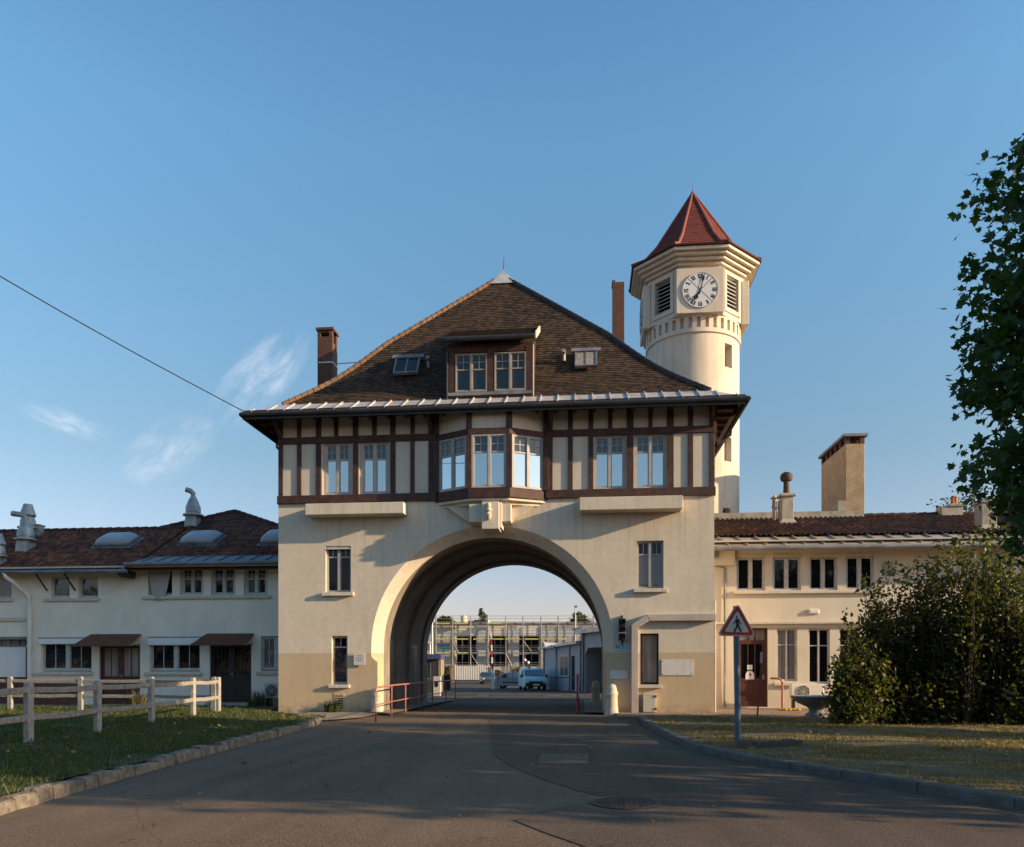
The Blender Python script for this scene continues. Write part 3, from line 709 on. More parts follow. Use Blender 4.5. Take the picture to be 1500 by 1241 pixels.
# upper storey: infill, then the timber frame
UZ0, UZ1 = 7.95, 11.02
UW = [(472, 516, 649, 726), (526, 571, 647, 724), (869, 917, 637, 718), (928.5, 977, 634.5, 716.5)]
uw = [(WX(a, 0), WX(b, 0), 8.14, 10.06) for a, b, c, d in UW]
inf = MB(); inf.box(GX0+.05, GX1-.05, .0, GD-.02, UZ0, UZ1)
c3 = MB()
for a, b, c, d in uw: c3.box(a+.02, b-.02, -.3, .3, c, d)
inf = cut(inf, c3); inf.build('infill_wall', M_plaster, gh)
tfs = [MB(), MB(), MB(), MB()]; tp = -.05
def tbox(x0, x1, z0, z1, p=tp): tfs[0 if x1 < GC else 1].box(x0, x1, p, .03, z0, z1)
BX0, BX1 = -5.42, -1.38
tbox(GX0-.02, BX0+.02, 7.83, 8.12, -.10); tbox(BX1-.02, GX1+.04, 7.83, 8.12, -.10)
tbox(GX0, BX0, 10.06, 10.30, -.07); tbox(BX1, GX1+.02, 10.06, 10.30, -.07)
STUD = [(407.8, 414), (435, 441), (462.5, 470), (516.5, 524.5), (571.5, 579), (601, 607), (627.5, 641), (797, 809.5), (832, 839), (862, 869), (918, 928), (977.5, 987), (1008, 1015.5), (1039.5, 1046.3)]
for a, b in STUD:
    X0, X1 = WX(a, -.05), WX(b, -.05); tbox(X0, X1, 8.12, 10.06); tbox(X0, X1, 10.30, UZ1)
for a, b in ((489, 495), (545, 551.5), (891, 897), (950, 956)): tbox(WX(a, -.05), WX(b, -.05), 10.30, UZ1)
for tf, x0 in ((tfs[2], GX0-.03), (tfs[3], GX1-.02)):                                      # the two side walls
    for k in range(9): tf.box(x0, x0+.05, .05+k*1.12, .25+k*1.12, 8.12, UZ1)
    tf.box(x0-.02, x0+.07, .0, GD, 7.83, 8.12); tf.box(x0-.01, x0+.06, .0, GD, 10.06, 10.30)
for tf in tfs: tf.build('timber_frame', M_timber, gh, bevel=.008)
for i, (a, b, c, d) in enumerate(uw):
    window(gh, a+.03, b-.03, c+.02, d-.01, 0, top=.31, jamb=.045, wide=.075 if i < 2 else .02, rec=.10, glass=M_glass_sky, topglass=M_glass_top, sash=.035, mull=.10)
# bay window on its corbel
by = -.70; V = [(BX0, .0), (WX(687, by), by), (WX(746, by), by), (BX1, .0)]
bay = MB()
def inset(d): return [(V[0][0]+d*1.2, .0), (V[1][0]+d*.55, V[1][1]+d), (V[2][0]-d*.55, V[2][1]+d), (V[3][0]-d*1.2, .0)]
bay.prism(inset(.16)[::-1], 'z', 7.9, 10.1); bay.prism(inset(.03)[::-1], 'z', 10.12, UZ1)
bo = bay.build('bay_window', M_plaster, gh)
bt = MB()
bt.prism(inset(-.05)[::-1], 'z', 7.76, 8.10); bt.prism(inset(-.02)[::-1], 'z', 10.02, 10.24)
for x, y in V: bt.box(x-.10, x+.10, y-.05 if y < -.1 else y-.12, y+.16, 8.10, 10.02); bt.box(x-.10, x+.10, y-.04 if y < -.1 else y-.12, y+.10, 10.24, UZ1)
bt.build('timber_frame', M_timber, bo, bevel=.008)
for i in range(3):
    M, Ln = facet(V[i], V[i+1]); m = .11 if i != 1 else .10
    window(bo, m, Ln-m, 8.12, 10.01, 0, M=M, top=.32, jamb=.045, wide=.02, rec=.02, glass=M_glass_sky, topglass=M_glass_top, mull=.09, name='casement')
mb = MB()                                                          # corbel, keystone and its carved drop
mb.prism(inset(.02)[::-1], 'z', 7.66, 7.76); mb.prism(inset(.2)[::-1], 'z', 7.55, 7.66)
Yc = -.62; mb.box(WX(687, Yc), WX(748.5, Yc), Yc, .3, WZ(764.5, 718, Yc), 7.55)
mb.prism([(WX(655, 0), 7.55), (WX(687, 0), 7.0), (WX(748, 0), 7.0), (WX(783, 0), 7.55)], 'y', -.22, .1)
mb.build('corbel', M_trim, gh, bevel=.015)
mb = MB(); Yk = -.78; X0, X1 = WX(705.5, Yk), WX(731, Yk); zk0, zk1 = WZ(775, 718, Yk), 7.60
mb.box(X0, X1, Yk, .35, zk0, zk1); mb.box(X1, X1+.09, Yk+.12, .35, zk0+.06, zk1)
mb.build('keystone', M_trim, gh, bevel=.02)
mb = MB(); xk = (X0+X1)/2-.06; mb.lathe([(0, -.34), (.05, -.33), (.10, -.24), (.12, -.14), (.07, -.06), (.12, -.02), (.12, .04), (.07, .07), (.09, .16), (.06, .26), (0, .28)], (xk, Yk-.04, 7.28), 14)
mb.build('carved_drop', M_stone, gh, smooth=True)
# eaves
EXL, EXR, EYF, EYB, EZ = -12.37, 5.54, -1.0, 10.2, 10.96
mb = MB(); mb.box(EXL+.05, EXR-.05, EYF+.05, EYB-.05, 11.02, 11.06); mb.build('soffit', M_soffit, gh)
def rafter(fn, nm='rafter'):
    rf = MB(); fn(rf); rf.build(nm, M_timber, gh)
for k in range(24):
    x = GX0+.15+k*(GX1-GX0-.3)/23; rafter(lambda rf: rf.box(x-.06, x+.06, EYF+.08, -.05, 10.88, 11.02))
for k in range(12):
    y = .1+k*.82; rafter(lambda rf: rf.box(EXL+.08, GX0, y-.06, y+.06, 10.88, 11.02)); rafter(lambda rf: rf.box(GX1, EXR-.08, y-.06, y+.06, 10.88, 11.02))
for y in (.12, 3.1, 6.1, 9.0):                                     # brackets on the gable walls
    for s, x in ((-1, GX0), (1, GX1)):
        if s < 0 and y < 4: continue
        rafter(lambda rf: (rf.bar((x+s*.05, y, 9.55), (x+s*.78, y, 10.86), .13, .13), rf.bar((x+s*.06, y, 9.5), (x+s*.06, y, 10.9), .1, .13)), 'eave_bracket')
for x in (GX0+.1, GX1-.1, -5.6, -1.2): rafter(lambda rf: rf.bar((x, -.05, 10.30), (x, -.75, 10.9), .12, .12), 'eave_bracket')
gt = MB()
def gutter(path, r=.075):
    gt.tube(path, r, 10)
zg = 10.88
gutter([(EXL-.03, EYF-.05, zg), (EXR+.03, EYF-.05, zg)], .085); gutter([(EXL-.04, EYF-.05, zg), (EXL-.04, EYB, zg)], .085); gutter([(EXR+.04, EYF-.05, zg), (EXR+.04, EYB, zg)], .085)
gt.box(EXL, EXR, EYF, EYF+.05, 10.72, 11.0); gt.box(EXL, EXL+.05, EYF, EYB, 10.72, 11.0); gt.box(EXR-.05, EXR, EYF, EYB, 10.72, 11.0)
gt.build('gutter', M_gutter, gh)
mb = MB(); mb.tube([(EXL-.03, 2.2, 10.86), (EXL-.02, 2.2, 10.62), (EXL+.12, 2.2, 10.50), (GX0-.08, 2.2, 10.18), (GX0-.08, 2.2, 7.2), (GX0-.08, 2.2, .2)], .05, 10); mb.build('downpipe', M_gutter, gh)
mb = MB(); mb.tube([(EXR+.03, 2.0, 10.86), (EXR, 2.0, 10.55), (EXR-.2, 2.0, 10.42), (GX1+.08, 2.0, 9.95), (GX1+.08, 2.0, 6.4)], .05, 10); mb.build('downpipe', M_gutter, gh)
# roof
TX0, TX1, TY0, TY1, TZ, AZ = -11.28, 4.46, .06, 9.14, 11.56, 18.32
A0 = (GC-.06, 4.6, AZ)
mb = MB()
corn = [(TX0, TY0, TZ), (TX1, TY0, TZ), (TX1, TY1, TZ), (TX0, TY1, TZ)]
for i in range(4):
    a, b = corn[i], corn[(i+1) % 4]; stepped(mb, a, b, (GC+.0, 4.6, AZ), (GC-.0, 4.6, AZ), .115, .024, .22)
roof = mb.build('tile_roof', M_tile, gh)
mb = MB()                                                          # zinc skirt with standing seams
ec = [(EXL, EYF, EZ+.02), (EXR, EYF, EZ+.02), (EXR, EYB, EZ+.02), (EXL, EYB, EZ+.02)]
ti = [(TX0-.0, TY0-.0, TZ+.02), (TX1, TY0, TZ+.02), (TX1, TY1, TZ+.02), (TX0, TY1, TZ+.02)]
for i in range(4):
    j = (i+1) % 4; a, b, c, d = map(Vector, (ec[i], ec[j], ti[j], ti[i]))
    mb.quad(a, b, c, d)
    e = (b-a).normalized(); Ln = (b-a).length; k = int(Ln/.635)
    for q in range(k+1):
        s = (q+.5)/(k+1); p0 = a.lerp(b, s); tt = (p0-d).dot(e)/((c-d).length)
        if 0 <= tt <= 1: p1 = d.lerp(c, tt)
        else:
            corner = d if tt < 0 else c; base = a if tt < 0 else b; ratio = abs((p0-base).dot(e))/max(.01, abs((corner-base).dot(e))); p1 = base.lerp(corner, min(1, ratio))
        if (p1-p0).length > .15: mb.bar(p0+Vector((0, 0, .02)), p1+Vector((0, 0, .02)), .045, .06)
mb.build('zinc_skirt', M_zinc, gh)
mb, mbr = MB(), MB()
for i in range(4):
    a = Vector(corn[i]); b = Vector(A0); path = []
    for k in range(41):
        q = k/40; p = a.lerp(b, q)
        if q < .45: p.z -= .22*math.sin(math.pi*min(1, q/.45))**1.2
        path.append(p+Vector((0, 0, .03)))
    for p, q in zip(path, path[1:]): (mbr if i == 1 else mb).tube([p, q+(q-p)*.12], [.105, .085], 8)
mb.build('hip_tiles', M_hip, roof); mbr.build('hip_flashing', M_gutter, roof)
mb = MB(); A = Vector((GC, 4.6, AZ))
mb.loft([[A+Vector((s*.62, t_*.40, -.46)) for s, t_ in ((-1,-1),(1,-1),(1,1),(-1,1))], [A+Vector((s*.12, t_*.1, .10)) for s, t_ in ((-1,-1),(1,-1),(1,1),(-1,1))], [A+Vector((s*.015, t_*.015, .30)) for s, t_ in ((-1,-1),(1,-1),(1,1),(-1,1))]])
mb.build('lead_cap', M_zinc, roof)
mb = MB(); mb.tube([A+Vector((0,0,.25)), A+Vector((0,0,.85))], [.02, .008], 6); mb.build('finial', M_gutter, roof)
RS = (AZ-TZ)/(4.6-TY0)                                             # front slope
def onroof(px, py): return plane_hit(px, py, TZ+.02, TY0, RS)
al = math.atan(RS)
for a, b, c, d, gl in ((576, 612, 529, 550, M_glass_mid), (842, 875, 519, 540, M_glass_blind)):
    p0 = onroof(a, d); p1 = onroof(b, d); p2 = onroof((a+b)/2, c); h = (p2-onroof((a+b)/2, d)).length; w_ = p1.x-p0.x
    M = Matrix.Translation(p0) @ Matrix.Rotation(al, 4, 'X')
    f = MB(); f.M = M
    f.box(0, .06, 0, h, 0, .12); f.box(w_-.06, w_, 0, h, 0, .12); f.box(.06, w_-.06, 0, .06, 0, .12); f.box(w_/2-.025, w_/2+.025, .06, h, 0, .115); f.box(-.14, w_+.14, h-.02, h+.16, 0, .15)
    s = f.build('skylight', M_zincdark, roof)
    g2 = MB(); g2.M = M; g2.quad((.05, .05, .09), (w_-.05, .05, .09), (w_-.05, h, .09), (.05, h, .09)); g2.build('pane', gl, s)
for px, py in ((628, 537), (826, 527)):
    p = onroof(px, py); mb = MB(); mb.tube([p-Vector((0,0,.05)), p+Vector((0,-.05,.22))], .07, 10); mb.tube([p+Vector((0,-.05,.22)), p+Vector((0,-.22,.27))], .08, 10); mb.build('roof_vent', M_zincdark, roof)
# chimneys
def brick_chimney(px0, px1, py0, py1, Y, dpt, open_top):
    X0, X1 = WX(px0, Y), WX(px1, Y); zt, zb = WZ(py0, (px0+px1)/2, Y), WZ(py1, (px0+px1)/2, Y)-1.6
    mb = MB()
    if open_top:
        zo = zt-.62; mb.box(X0, X1, Y, Y+dpt, zb, zo); q = .15
        for xa in (X0, X1-q):
            for ya in (Y, Y+dpt-q): mb.box(xa, xa+q, ya, ya+q, zo, zt-.12)
        mb.box(X0-.06, X1+.06, Y-.06, Y+dpt+.06, zt-.12, zt)
        mb.box(X0+.15, X1-.15, Y, Y+.1, zo, zo+.22); mb.box(X0+.15, X1-.15, Y, Y+.1, zo+.40, zt-.12)
    else: mb.box(X0, X1, Y, Y+dpt, zb, zt); mb.box(X0-.03, X0+.12, Y, Y+dpt, zt, zt+.09)
    return mb.build('chimney', M_brick, roof, bevel=.006), X0, X1
ch, cx0, cx1 = brick_chimney(465, 487, 480, 562, 5.6, .7, True)
mb = MB(); zb = WZ(531, 476, 5.6); mb.box(cx0-.02, cx1+.02, 5.58, 6.32, zb-.03, zb+.03); mb.tube([(cx1, 5.6, zb-.08), (cx1+1.2, 5.5, zb-.1)], .022, 6); mb.build('strap', M_zinc, ch)
brick_chimney(897.5, 914.5, 413, 500, 6.6, .62, False)
# dormer
Yd = .10; DX = lambda p: WX(p, Yd); DZ = lambda p: WZ(p, 718, Yd)
dz0, dz1, dze = DZ(588), DZ(512), DZ(503)
Xl, Xr = DX(657.5), DX(780); dm = MB()
yb_ = (dze+.25-TZ)/RS+TY0
dm.prism([(Yd+.02, dz0), (Yd+.02, dze-.02), (2.6, dze+.02+.55*2.0), (2.6, dz0)], 'x', Xl, Xr)
dor = dm.build('dormer', M_soffit, roof)
dt = MB()
for a, b in ((658, 667), (714, 724), (771, 780.5)): dt.box(DX(a), DX(b), Yd-.06, Yd+.02, DZ(574), dz1+.08)
dt.box(Xl, Xr, Yd-.07, Yd+.02, dz0-.12, DZ(580)); dt.box(Xl, Xr, Yd-.05, Yd+.02, DZ(516), dze-.03)
dt.box(Xl-.02, Xl, Yd, 1.5, dz0, dze); dt.box(Xr, Xr+.02, Yd, 1.5, dz0, dze)
dt.build('timber_frame', M_timber, dor)
mb = MB(); mb.box(Xl-.03, Xr+.03, Yd-.14, Yd+.02, DZ(580), DZ(575.5)); mb.build('sill', M_zincdark, dor)
for a, b in ((667.5, 713.5), (724.5, 770.5)): window(dor, DX(a), DX(b), DZ(574), DZ(518), Yd-.10, top=.42, jamb=.035, rec=.06, glass=M_glass_dormer, topglass=M_glass_dormer, sash=.03, mull=.07, fm=M_dormerwin, name='casement')
mb = MB(); p = [(-.32, dze-.02), (2.05, dze+1.28)]
stepped(mb, (DX(652), p[0][0], p[0][1]+.12), (DX(785), p[0][0], p[0][1]+.12), (DX(785)+.0, 2.1, p[1][1]+.1), (DX(652), 2.1, p[1][1]+.1), .115, .022)
mb.prism([(-.30, dze-.05), (-.30, dze+.10), (2.2, p[1][1]+.10), (2.2, p[1][1]-.05)], 'x', DX(652.5), DX(784.5)); dr = mb.build('dormer_roof', M_tile, dor)
mb = MB(); xv = DX(785); mb.prism([(-.36, dze-.08), (-.36, dze+.16), (2.0, p[1][1]+.14), (2.0, p[1][1]-.1)], 'x', xv, xv+.05); mb.build('verge_board', M_trim, dor)
mb = MB(); mb.tube([(DX(652), -.38, dze+.0), (DX(785), -.38, dze+.0)], .085, 10); mb.tube([(Xl-.06, -.34, dze-.05), (Xl-.05, .02, dze-.28), (Xl-.05, .0, dz0)], .04, 8); mb.build('gutter', M_gutter, dor)
mb = MB(); mb.box(Xr+.02, Xr+.05, Yd-.06, Yd+.05, DZ(585), dze-.12); mb.build('flashing', M_trim, dor)
# duct on the right of the front
mb = MB(); Y = -.20
def dpt(px, py): return (WX(px, Y), WZ(py, px, Y))
o_ = [dpt(925, 1046), dpt(925, 915), dpt(946, 900), dpt(1049, 900), dpt(1049, 909.5), dpt(951, 909.5), dpt(935, 920), dpt(935, 1046)]
mb.prism([dpt(925, 1046), dpt(925, 915.5), dpt(935, 920), dpt(935, 1046)], 'y', Y, .02)
mb.prism([dpt(925, 915.2), dpt(946.5, 900.2), dpt(951.5, 909.5), dpt(935, 919.7)], 'y', Y+.004, .02)
mb.prism([dpt(947, 900), dpt(1049, 899), dpt(1049, 909), dpt(952, 909.5)], 'y', Y, .02)
mb.build('duct', M_conduit, gh, bevel=.01)
mb = MB(); xa, xb = WX(1050.5, .0), WX(1053, .0); mb.tube([(GX1+.04, .05, 4.1), (GX1+.04, .05, .1)], .03, 8); mb.build('cable_pipe', M_trim, gh)
# ------------------------------------------------------------------ things fixed on or standing at the gatehouse front
def plate(name, px0, px1, py0, py1, Y, mat, label, cat, th=.02, group=None):
    mx = (px0+px1)/2; X0, X1, z1, z0 = WX(px0, Y), WX(px1, Y), WZ(py0, mx, Y), WZ(py1, mx, Y)
    t_ = thing(name, label, cat, ((X0+X1)/2, Y, z0), group)
    mb = MB(); mb.box(X0, X1, Y-th, Y, z0, z1); mb.build('panel', mat, t_, bevel=.003)
    return t_, X0, X1, z0, z1
pl, X0, X1, z0, z1 = plate('notice_plate', 969, 1015.5, 966.5, 989.5, -.003, M_whiteplate, 'wide blank white plate on the sunlit ochre wall right of the narrow window', 'plate')
mb = MB()
for x in (X0+.05, (X0+X1)/2, X1-.05):
    for z in (z0+.05, z1-.05): mb.prism([(x+.015*math.cos(k*math.pi/4), z+.015*math.sin(k*math.pi/4)) for k in range(8)], 'y', -.032, -.02)
mb.build('screws', M_zincdark, pl)
pl, X0, X1, z0, z1 = plate('notice_plate', 893.5, 919.5, 982, 994.5, -.003, M_whiteplate, 'small blank white plate low on the shaded wall beside the stone bollard', 'plate')
mb = MB()
for x in (X0+.04, X1-.04):
    for z in (z0+.04, z1-.04): mb.prism([(x+.012*math.cos(k*math.pi/4), z+.012*math.sin(k*math.pi/4)) for k in range(8)], 'y', -.03, -.02)
mb.build('screws', M_zincdark, pl)
pl, X0, X1, z0, z1 = plate('street_sign', 898.5, 921.5, 942.5, 953.5, -.003, pmat('pale_blue_enamel', (.42, .53, .56), .4, .06, 2, 0, 30), 'pale blue enamel number sign under the traffic light', 'sign')
M = Matrix.Translation(((X0+X1)/2-.05, -.027, (z0+z1)/2)) @ Matrix.Rotation(R(90), 4, 'X')
text_mb('N°2', .19, M).build('lettering', M_iron, pl)
M = Matrix.Translation((X1-.09, -.027, (z0+z1)/2-.03)) @ Matrix.Rotation(R(90), 4, 'X')
text_mb('ter', .075, M).build('lettering', M_iron, pl)
pl, X0, X1, z0, z1 = plate('plaque', 518.5, 535, 957, 974.5, -.05, pmat('pale_marble', (.56, .54, .52), .5, .08, 3, 0, 30), 'small white marble plaque left of the arch', 'plaque', .03)
mb = MB(); mb.box(X0+.1, X0+.14, -.05, 0, z0+.05, z1-.05); mb.box(X1-.14, X1-.1, -.05, 0, z0+.05, z1-.05); mb.build('mounting', M_iron, pl)
mb = MB()                                                          # three lines of worn engraving, too small to read
for k, (wd, zz) in enumerate(((.20, .33), (.30, .24), (.22, .15))):
    x = (X0+X1)/2-wd/2
    while x < (X0+X1)/2+wd/2: q = random.uniform(.012, .03); mb.box(x, x+q, -.083, -.08, z0+zz, z0+zz+.035); x += q+.012
mb.build('engraving', pmat('worn_ink', (.25, .25, .25), .7, .1, 3, 0, 30), pl)
# traffic light
Y = -.08; X0, X1 = WX(906.5, -.25), WX(917, -.25); z1, z0 = WZ(906, 912, -.25), WZ(938, 912, -.25)
tl = thing('traffic_light', 'black three lamp traffic light on the wall right of the arch', 'traffic light', ((X0+X1)/2, -.1, z0))
mb = MB(); mb.box(X0, X1, -.26, -.08, z0, z1); mb.build('housing', M_black, tl, bevel=.02)
mb = MB(); mb.box(X0+.1, X1-.1, -.1, .0, z0-.14, z1+.12); mb.build('bracket', M_iron, tl)
cz = (z1-z0)/3; xm = (X0+X1)/2
for k, c in enumerate(((.02, .008, .008), (.03, .018, .006), (.006, .02, .014))):
    zc = z0+cz*(2.5-k); lm = MB(); lm.lathe([(0, 0), (.085, 0), (.07, .02), (0, .03)], (0, 0, 0), 20); lm.v = [(xm+v[0], -.262-v[2], zc+v[1]) for v in lm.v]
    lm.build('lens', pmat('lens_%d' % k, c, .25, .05, 2, 0, 30, spec=.6), tl, smooth=True)
    hd = MB(); a = [math.pi*(-.1+1.2*q/12) for q in range(13)]
    hd.loft([[(xm+.105*math.cos(x), -.26, zc+.105*math.sin(x)) for x in a]+[(xm+.098*math.cos(x), -.26, zc+.098*math.sin(x)) for x in a[::-1]], [(xm+.105*math.cos(x), -.44, zc-.02+.105*math.sin(x)) for x in a]+[(xm+.098*math.cos(x), -.44, zc-.02+.098*math.sin(x)) for x in a[::-1]]])
    hd.build('hood', M_black, tl)
mb = MB(); mb.box(X0-.03, X1+.03, -.35, -.25, z0+cz-.015, z0+cz+.015); mb.build('trim_strip', M_signgrey, tl)
# perforated meter box
Y = -.22; X0, X1, z1, z0 = WX(942, Y), WX(961, Y), WZ(1016, 950, Y), .11
mbx = thing('meter_box', 'cream perforated metal box at the wall foot under the narrow window', 'meter box', ((X0+X1)/2, -.11, z0))
mb = MB(); mb.box(X0, X1, Y, -.003, z0, z1); mb.build('casing', M_perf, mbx, bevel=.012)
mb = MB(); mb.box(X1-.04, X1+.02, Y-.02, Y, z1-.14, z1-.06); mb.box(X1-.04, X1+.02, Y-.02, Y, z0+.08, z0+.16); mb.build('hinges', M_iron, mbx)
mb = MB(); X0, X1, z1, z0 = WX(489, 0), WX(504, 0), WZ(1015, 497, 0), WZ(1040, 497, 0); mb.box(X0, X1, -.012, .02, z0, z1)
o = mb.build('vent_grille', M_facade, gh); mb = MB()
for i in range(6): mb.box(X0+.03, X1-.03, -.016, -.011, z0+.05+(z1-z0-.1)*i/6, z0+.09+(z1-z0-.1)*i/6)
mb.build('slots', M_iron, o)
# stone bollards at the jambs
def stone_bollard(x, y, h, r, label, flat=False):
    mb = MB(); mb.lathe([(0, 0), (r*1.28, 0), (r*1.3, .05), (r*1.12, .12), (r*1.05, h*.35), (r*1.0, h*.62), (r*1.06, h*.64), (r*1.06, h*.70), (r*.96, h*.73), (r*.9, h*.84), (r*.68, h*.94), (r*.35, h*.99), (0, h)], (x, y, 0), 20)
    for i, v in enumerate(mb.v): mb.v[i] = (v[0]+.012*math.sin(v[2]*21+v[1]*9), v[1]+.012*math.sin(v[2]*17+v[0]*7), v[2])
    return tag(mb.build('stone_bollard', M_stone, smooth=True, loc=(x, y, 0)), label, 'bollard', 'stone bollards at the gateway')
stone_bollard(.97, -.30, 1.12, .21, 'sunlit round topped stone bollard at the right foot of the arch')
x, y = GF(876.5, 41); stone_bollard(.55, 10.0, 1.1, .2, 'shaded stone bollard at the far end of the passage')
stone_bollard(-7.62, -.16, 1.0, .19, 'stone bollard behind the red railing at the left foot of the arch')
# red pipe railing into the passage
rl = thing('railing', 'faded red pipe railing running along the left side of the passage', 'railing', (-6.6, 3, 0))
pp = [G(550.5, 1057), (-6.62, -1.9), (-6.72, .6), (-6.75, 3.3), (-6.8, 6.2), (-6.8, 9.6), (-6.8, 12.4)]
mb = MB(); tr = [(pp[0][0], pp[0][1], .0), (pp[0][0], pp[0][1], .92), (pp[0][0]-.005, pp[0][1]+.06, 1.02), (pp[0][0]-.01, pp[0][1]+.16, 1.06)]+[(x, y, 1.08) for x, y in pp[1:]]
mb.tube(tr, .03, 10); mb.build('top_rail', M_railred, rl, smooth=True)
mb = MB(); mb.tube([(x, y, .52) for x, y in pp], .02, 8); mb.build('mid_rail', M_railred, rl)
for x, y in pp[1:]:
    mb = MB(); mb.tube([(x, y, .0), (x, y, 1.07)], .027, 8); mb.build('post', M_railred, rl)
# red and white marker post on the right
x, y = G(846.5, 1043); mk_ = thing('marker_post', 'thin red and white marker post in the right half of the passage mouth', 'post', (x, y, 0))
mb = MB(); mb.tube([(x, y, 0), (x, y, 1.45)], .055, 12); mb.build('shaft', M_signred, mk_)
mb = MB(); mb.prism([(x+.058*math.cos(q), y+.058*math.sin(q)) for q in [R(-70+10*k) for k in range(12)]]+[(x, y)], 'z', .55, 1.455); mb.build('white_band', M_palestrip, mk_)
# ------------------------------------------------------------------ clock tower
TY = 11.5; TX = WX(1014.6, TY); TF = FW(TX, TY)
def TZf(py, df=0.0): return CH+(HY-py)/F*(TF-df)
ct = thing('clock_tower', 'round cream clock tower with a red octagonal pointed roof', 'tower', (TX, TY, 0))
RSH = 65.6/F*TF
def octo(Rr, z, a0=22.5): return [(TX+Rr*math.cos(R(a0+45*k)), TY+Rr*math.sin(R(a0+45*k)), z) for k in range(8)]
zb1, zb0 = TZf(389, 2.3), TZf(460, 2.3)
# shaft with slit windows
sh = MB(); sh.lathe([(RSH, -.2), (RSH, zb0-.75)], (TX, TY, 0), 72)
cs = MB(); slits = []
def on_shaft(px):                                                  # azimuth where the sight line meets the shaft
    d = Vector(((px-HX)/F*CT-ST, (px-HX)/F*ST+CT)).normalized(); o = Vector((0-TX, CY-TY)); b = o.dot(d); c_ = o.dot(o)-RSH**2
    s = -b-math.sqrt(b*b-c_); p = o+d*s; return math.atan2(p.y, p.x), FW(TX+p.x, TY+p.y)
for a, b, c, d in ((1063.5, 1071.5, 504, 538.5), (1063, 1070.5, 640.5, 676), (1061, 1068.5, 744.5, 752)):
    q, f_ = on_shaft((a+b)/2); hw = .26; z1, z0 = CH+(HY-c)/F*f_, CH+(HY-d)/F*f_
    M = Matrix.Translation((TX, TY, 0)) @ Matrix.Rotation(q, 4, 'Z'); cs.M = M; cs.box(RSH-.4, RSH+.3, -hw, hw, z0, z1); slits.append((M, hw, z0, z1))
cs.M = None; sh = cut(sh, cs); sh.build('shaft', M_tower, ct, smooth=True)
for M, hw, z0, z1 in slits:
    mb = MB(); mb.M = M; mb.box(RSH-.45, RSH-.39, -hw-.02, hw+.02, z0-.02, z1+.02); mb.build('slit_window', M_zincdark, ct)
# dentil band
rb = RSH*1.035; zt, zl = zb0+.02, zb0-.82
mb = MB(); mb.lathe([(RSH-.1, zl-.04), (RSH+.02, zl-.02), (rb, zl), (rb, zl+.20), (RSH-.08, zl+.20), (RSH-.08, zl+.70), (rb, zl+.70), (rb+.01, zt-.06), (rb-.03, zt), (RSH-.2, zt)], (TX, TY, 0), 72); bd = mb.build('dentil_band', M_tower, ct, smooth=True)
mb = MB(); nd = 37
for k in range(nd):
    q = 2*math.pi*k/nd+.03; mb.M = Matrix.Translation((TX, TY, 0)) @ Matrix.Rotation(q, 4, 'Z'); mb.box(RSH-.1, rb-.004, -.11, .11, zl+.19, zl+.71)
mb.build('dentils', M_tower, bd)
# octagonal belfry with louvred openings
RB = 72.5/F*TF; ap = RB*math.cos(R(22.5)); fw_ = 2*RB*math.sin(R(22.5))
ob = MB(); ob.loft([octo(RB, zb0), octo(RB, zb1+.3)]); oc = MB()
lz0, lz1 = zb0+.42, zb1-.30
for k in (1, 3, 5, 7):
    oc.M = Matrix.Translation((TX, TY, 0)) @ Matrix.Rotation(R(45*k), 4, 'Z'); oc.box(ap-.35, ap+.3, -.48, .48, lz0, lz1)
oc.M = None; ob = cut(ob, oc); ob.build('belfry', M_tower, ct)
for k in (5, 7, 1, 3):
    M = Matrix.Translation((TX, TY, 0)) @ Matrix.Rotation(R(45*k), 4, 'Z')
    mb = MB(); mb.M = M; mb.box(ap-.34, ap-.32, -.48, .48, lz0, lz1); lv = mb.build('louvre', M_dark, ct)
    mb = MB(); mb.M = M
    for j in range(8):
        z = lz0+.08+(lz1-lz0-.1)*j/8
        mb.prism([(-.30+ap, z+.13), (-.27+ap, z+.145), (-.04+ap, z+.02), (-.07+ap, z-.0)], 'y', -.46, .46) if False else mb.add([(ap-.30, -.46, z+.13), (ap-.30, .46, z+.13), (ap-.05, .46, z), (ap-.05, -.46, z), (ap-.30, -.46, z+.155), (ap-.30, .46, z+.155), (ap-.05, .46, z+.025), (ap-.05, -.46, z+.025)], [(0,1,2,3),(4,7,6,5),(0,4,5,1),(1,5,6,2),(2,6,7,3),(3,7,4,0)])
    mb.build('slats', M_wingwin, lv)
    mb = MB(); mb.M = M
    for s in (-1, 1): mb.box(ap-.02, ap+.06, s*.48+(0 if s > 0 else -.16), s*.48+(.16 if s > 0 else 0), lz0-.2, lz1+.18)
    mb.box(ap-.02, ap+.055, -.48, .48, lz0-.2, lz0); mb.box(ap-.02, ap+.055, -.48, .48, lz1, lz1+.18); mb.build('surround', M_tower, lv)
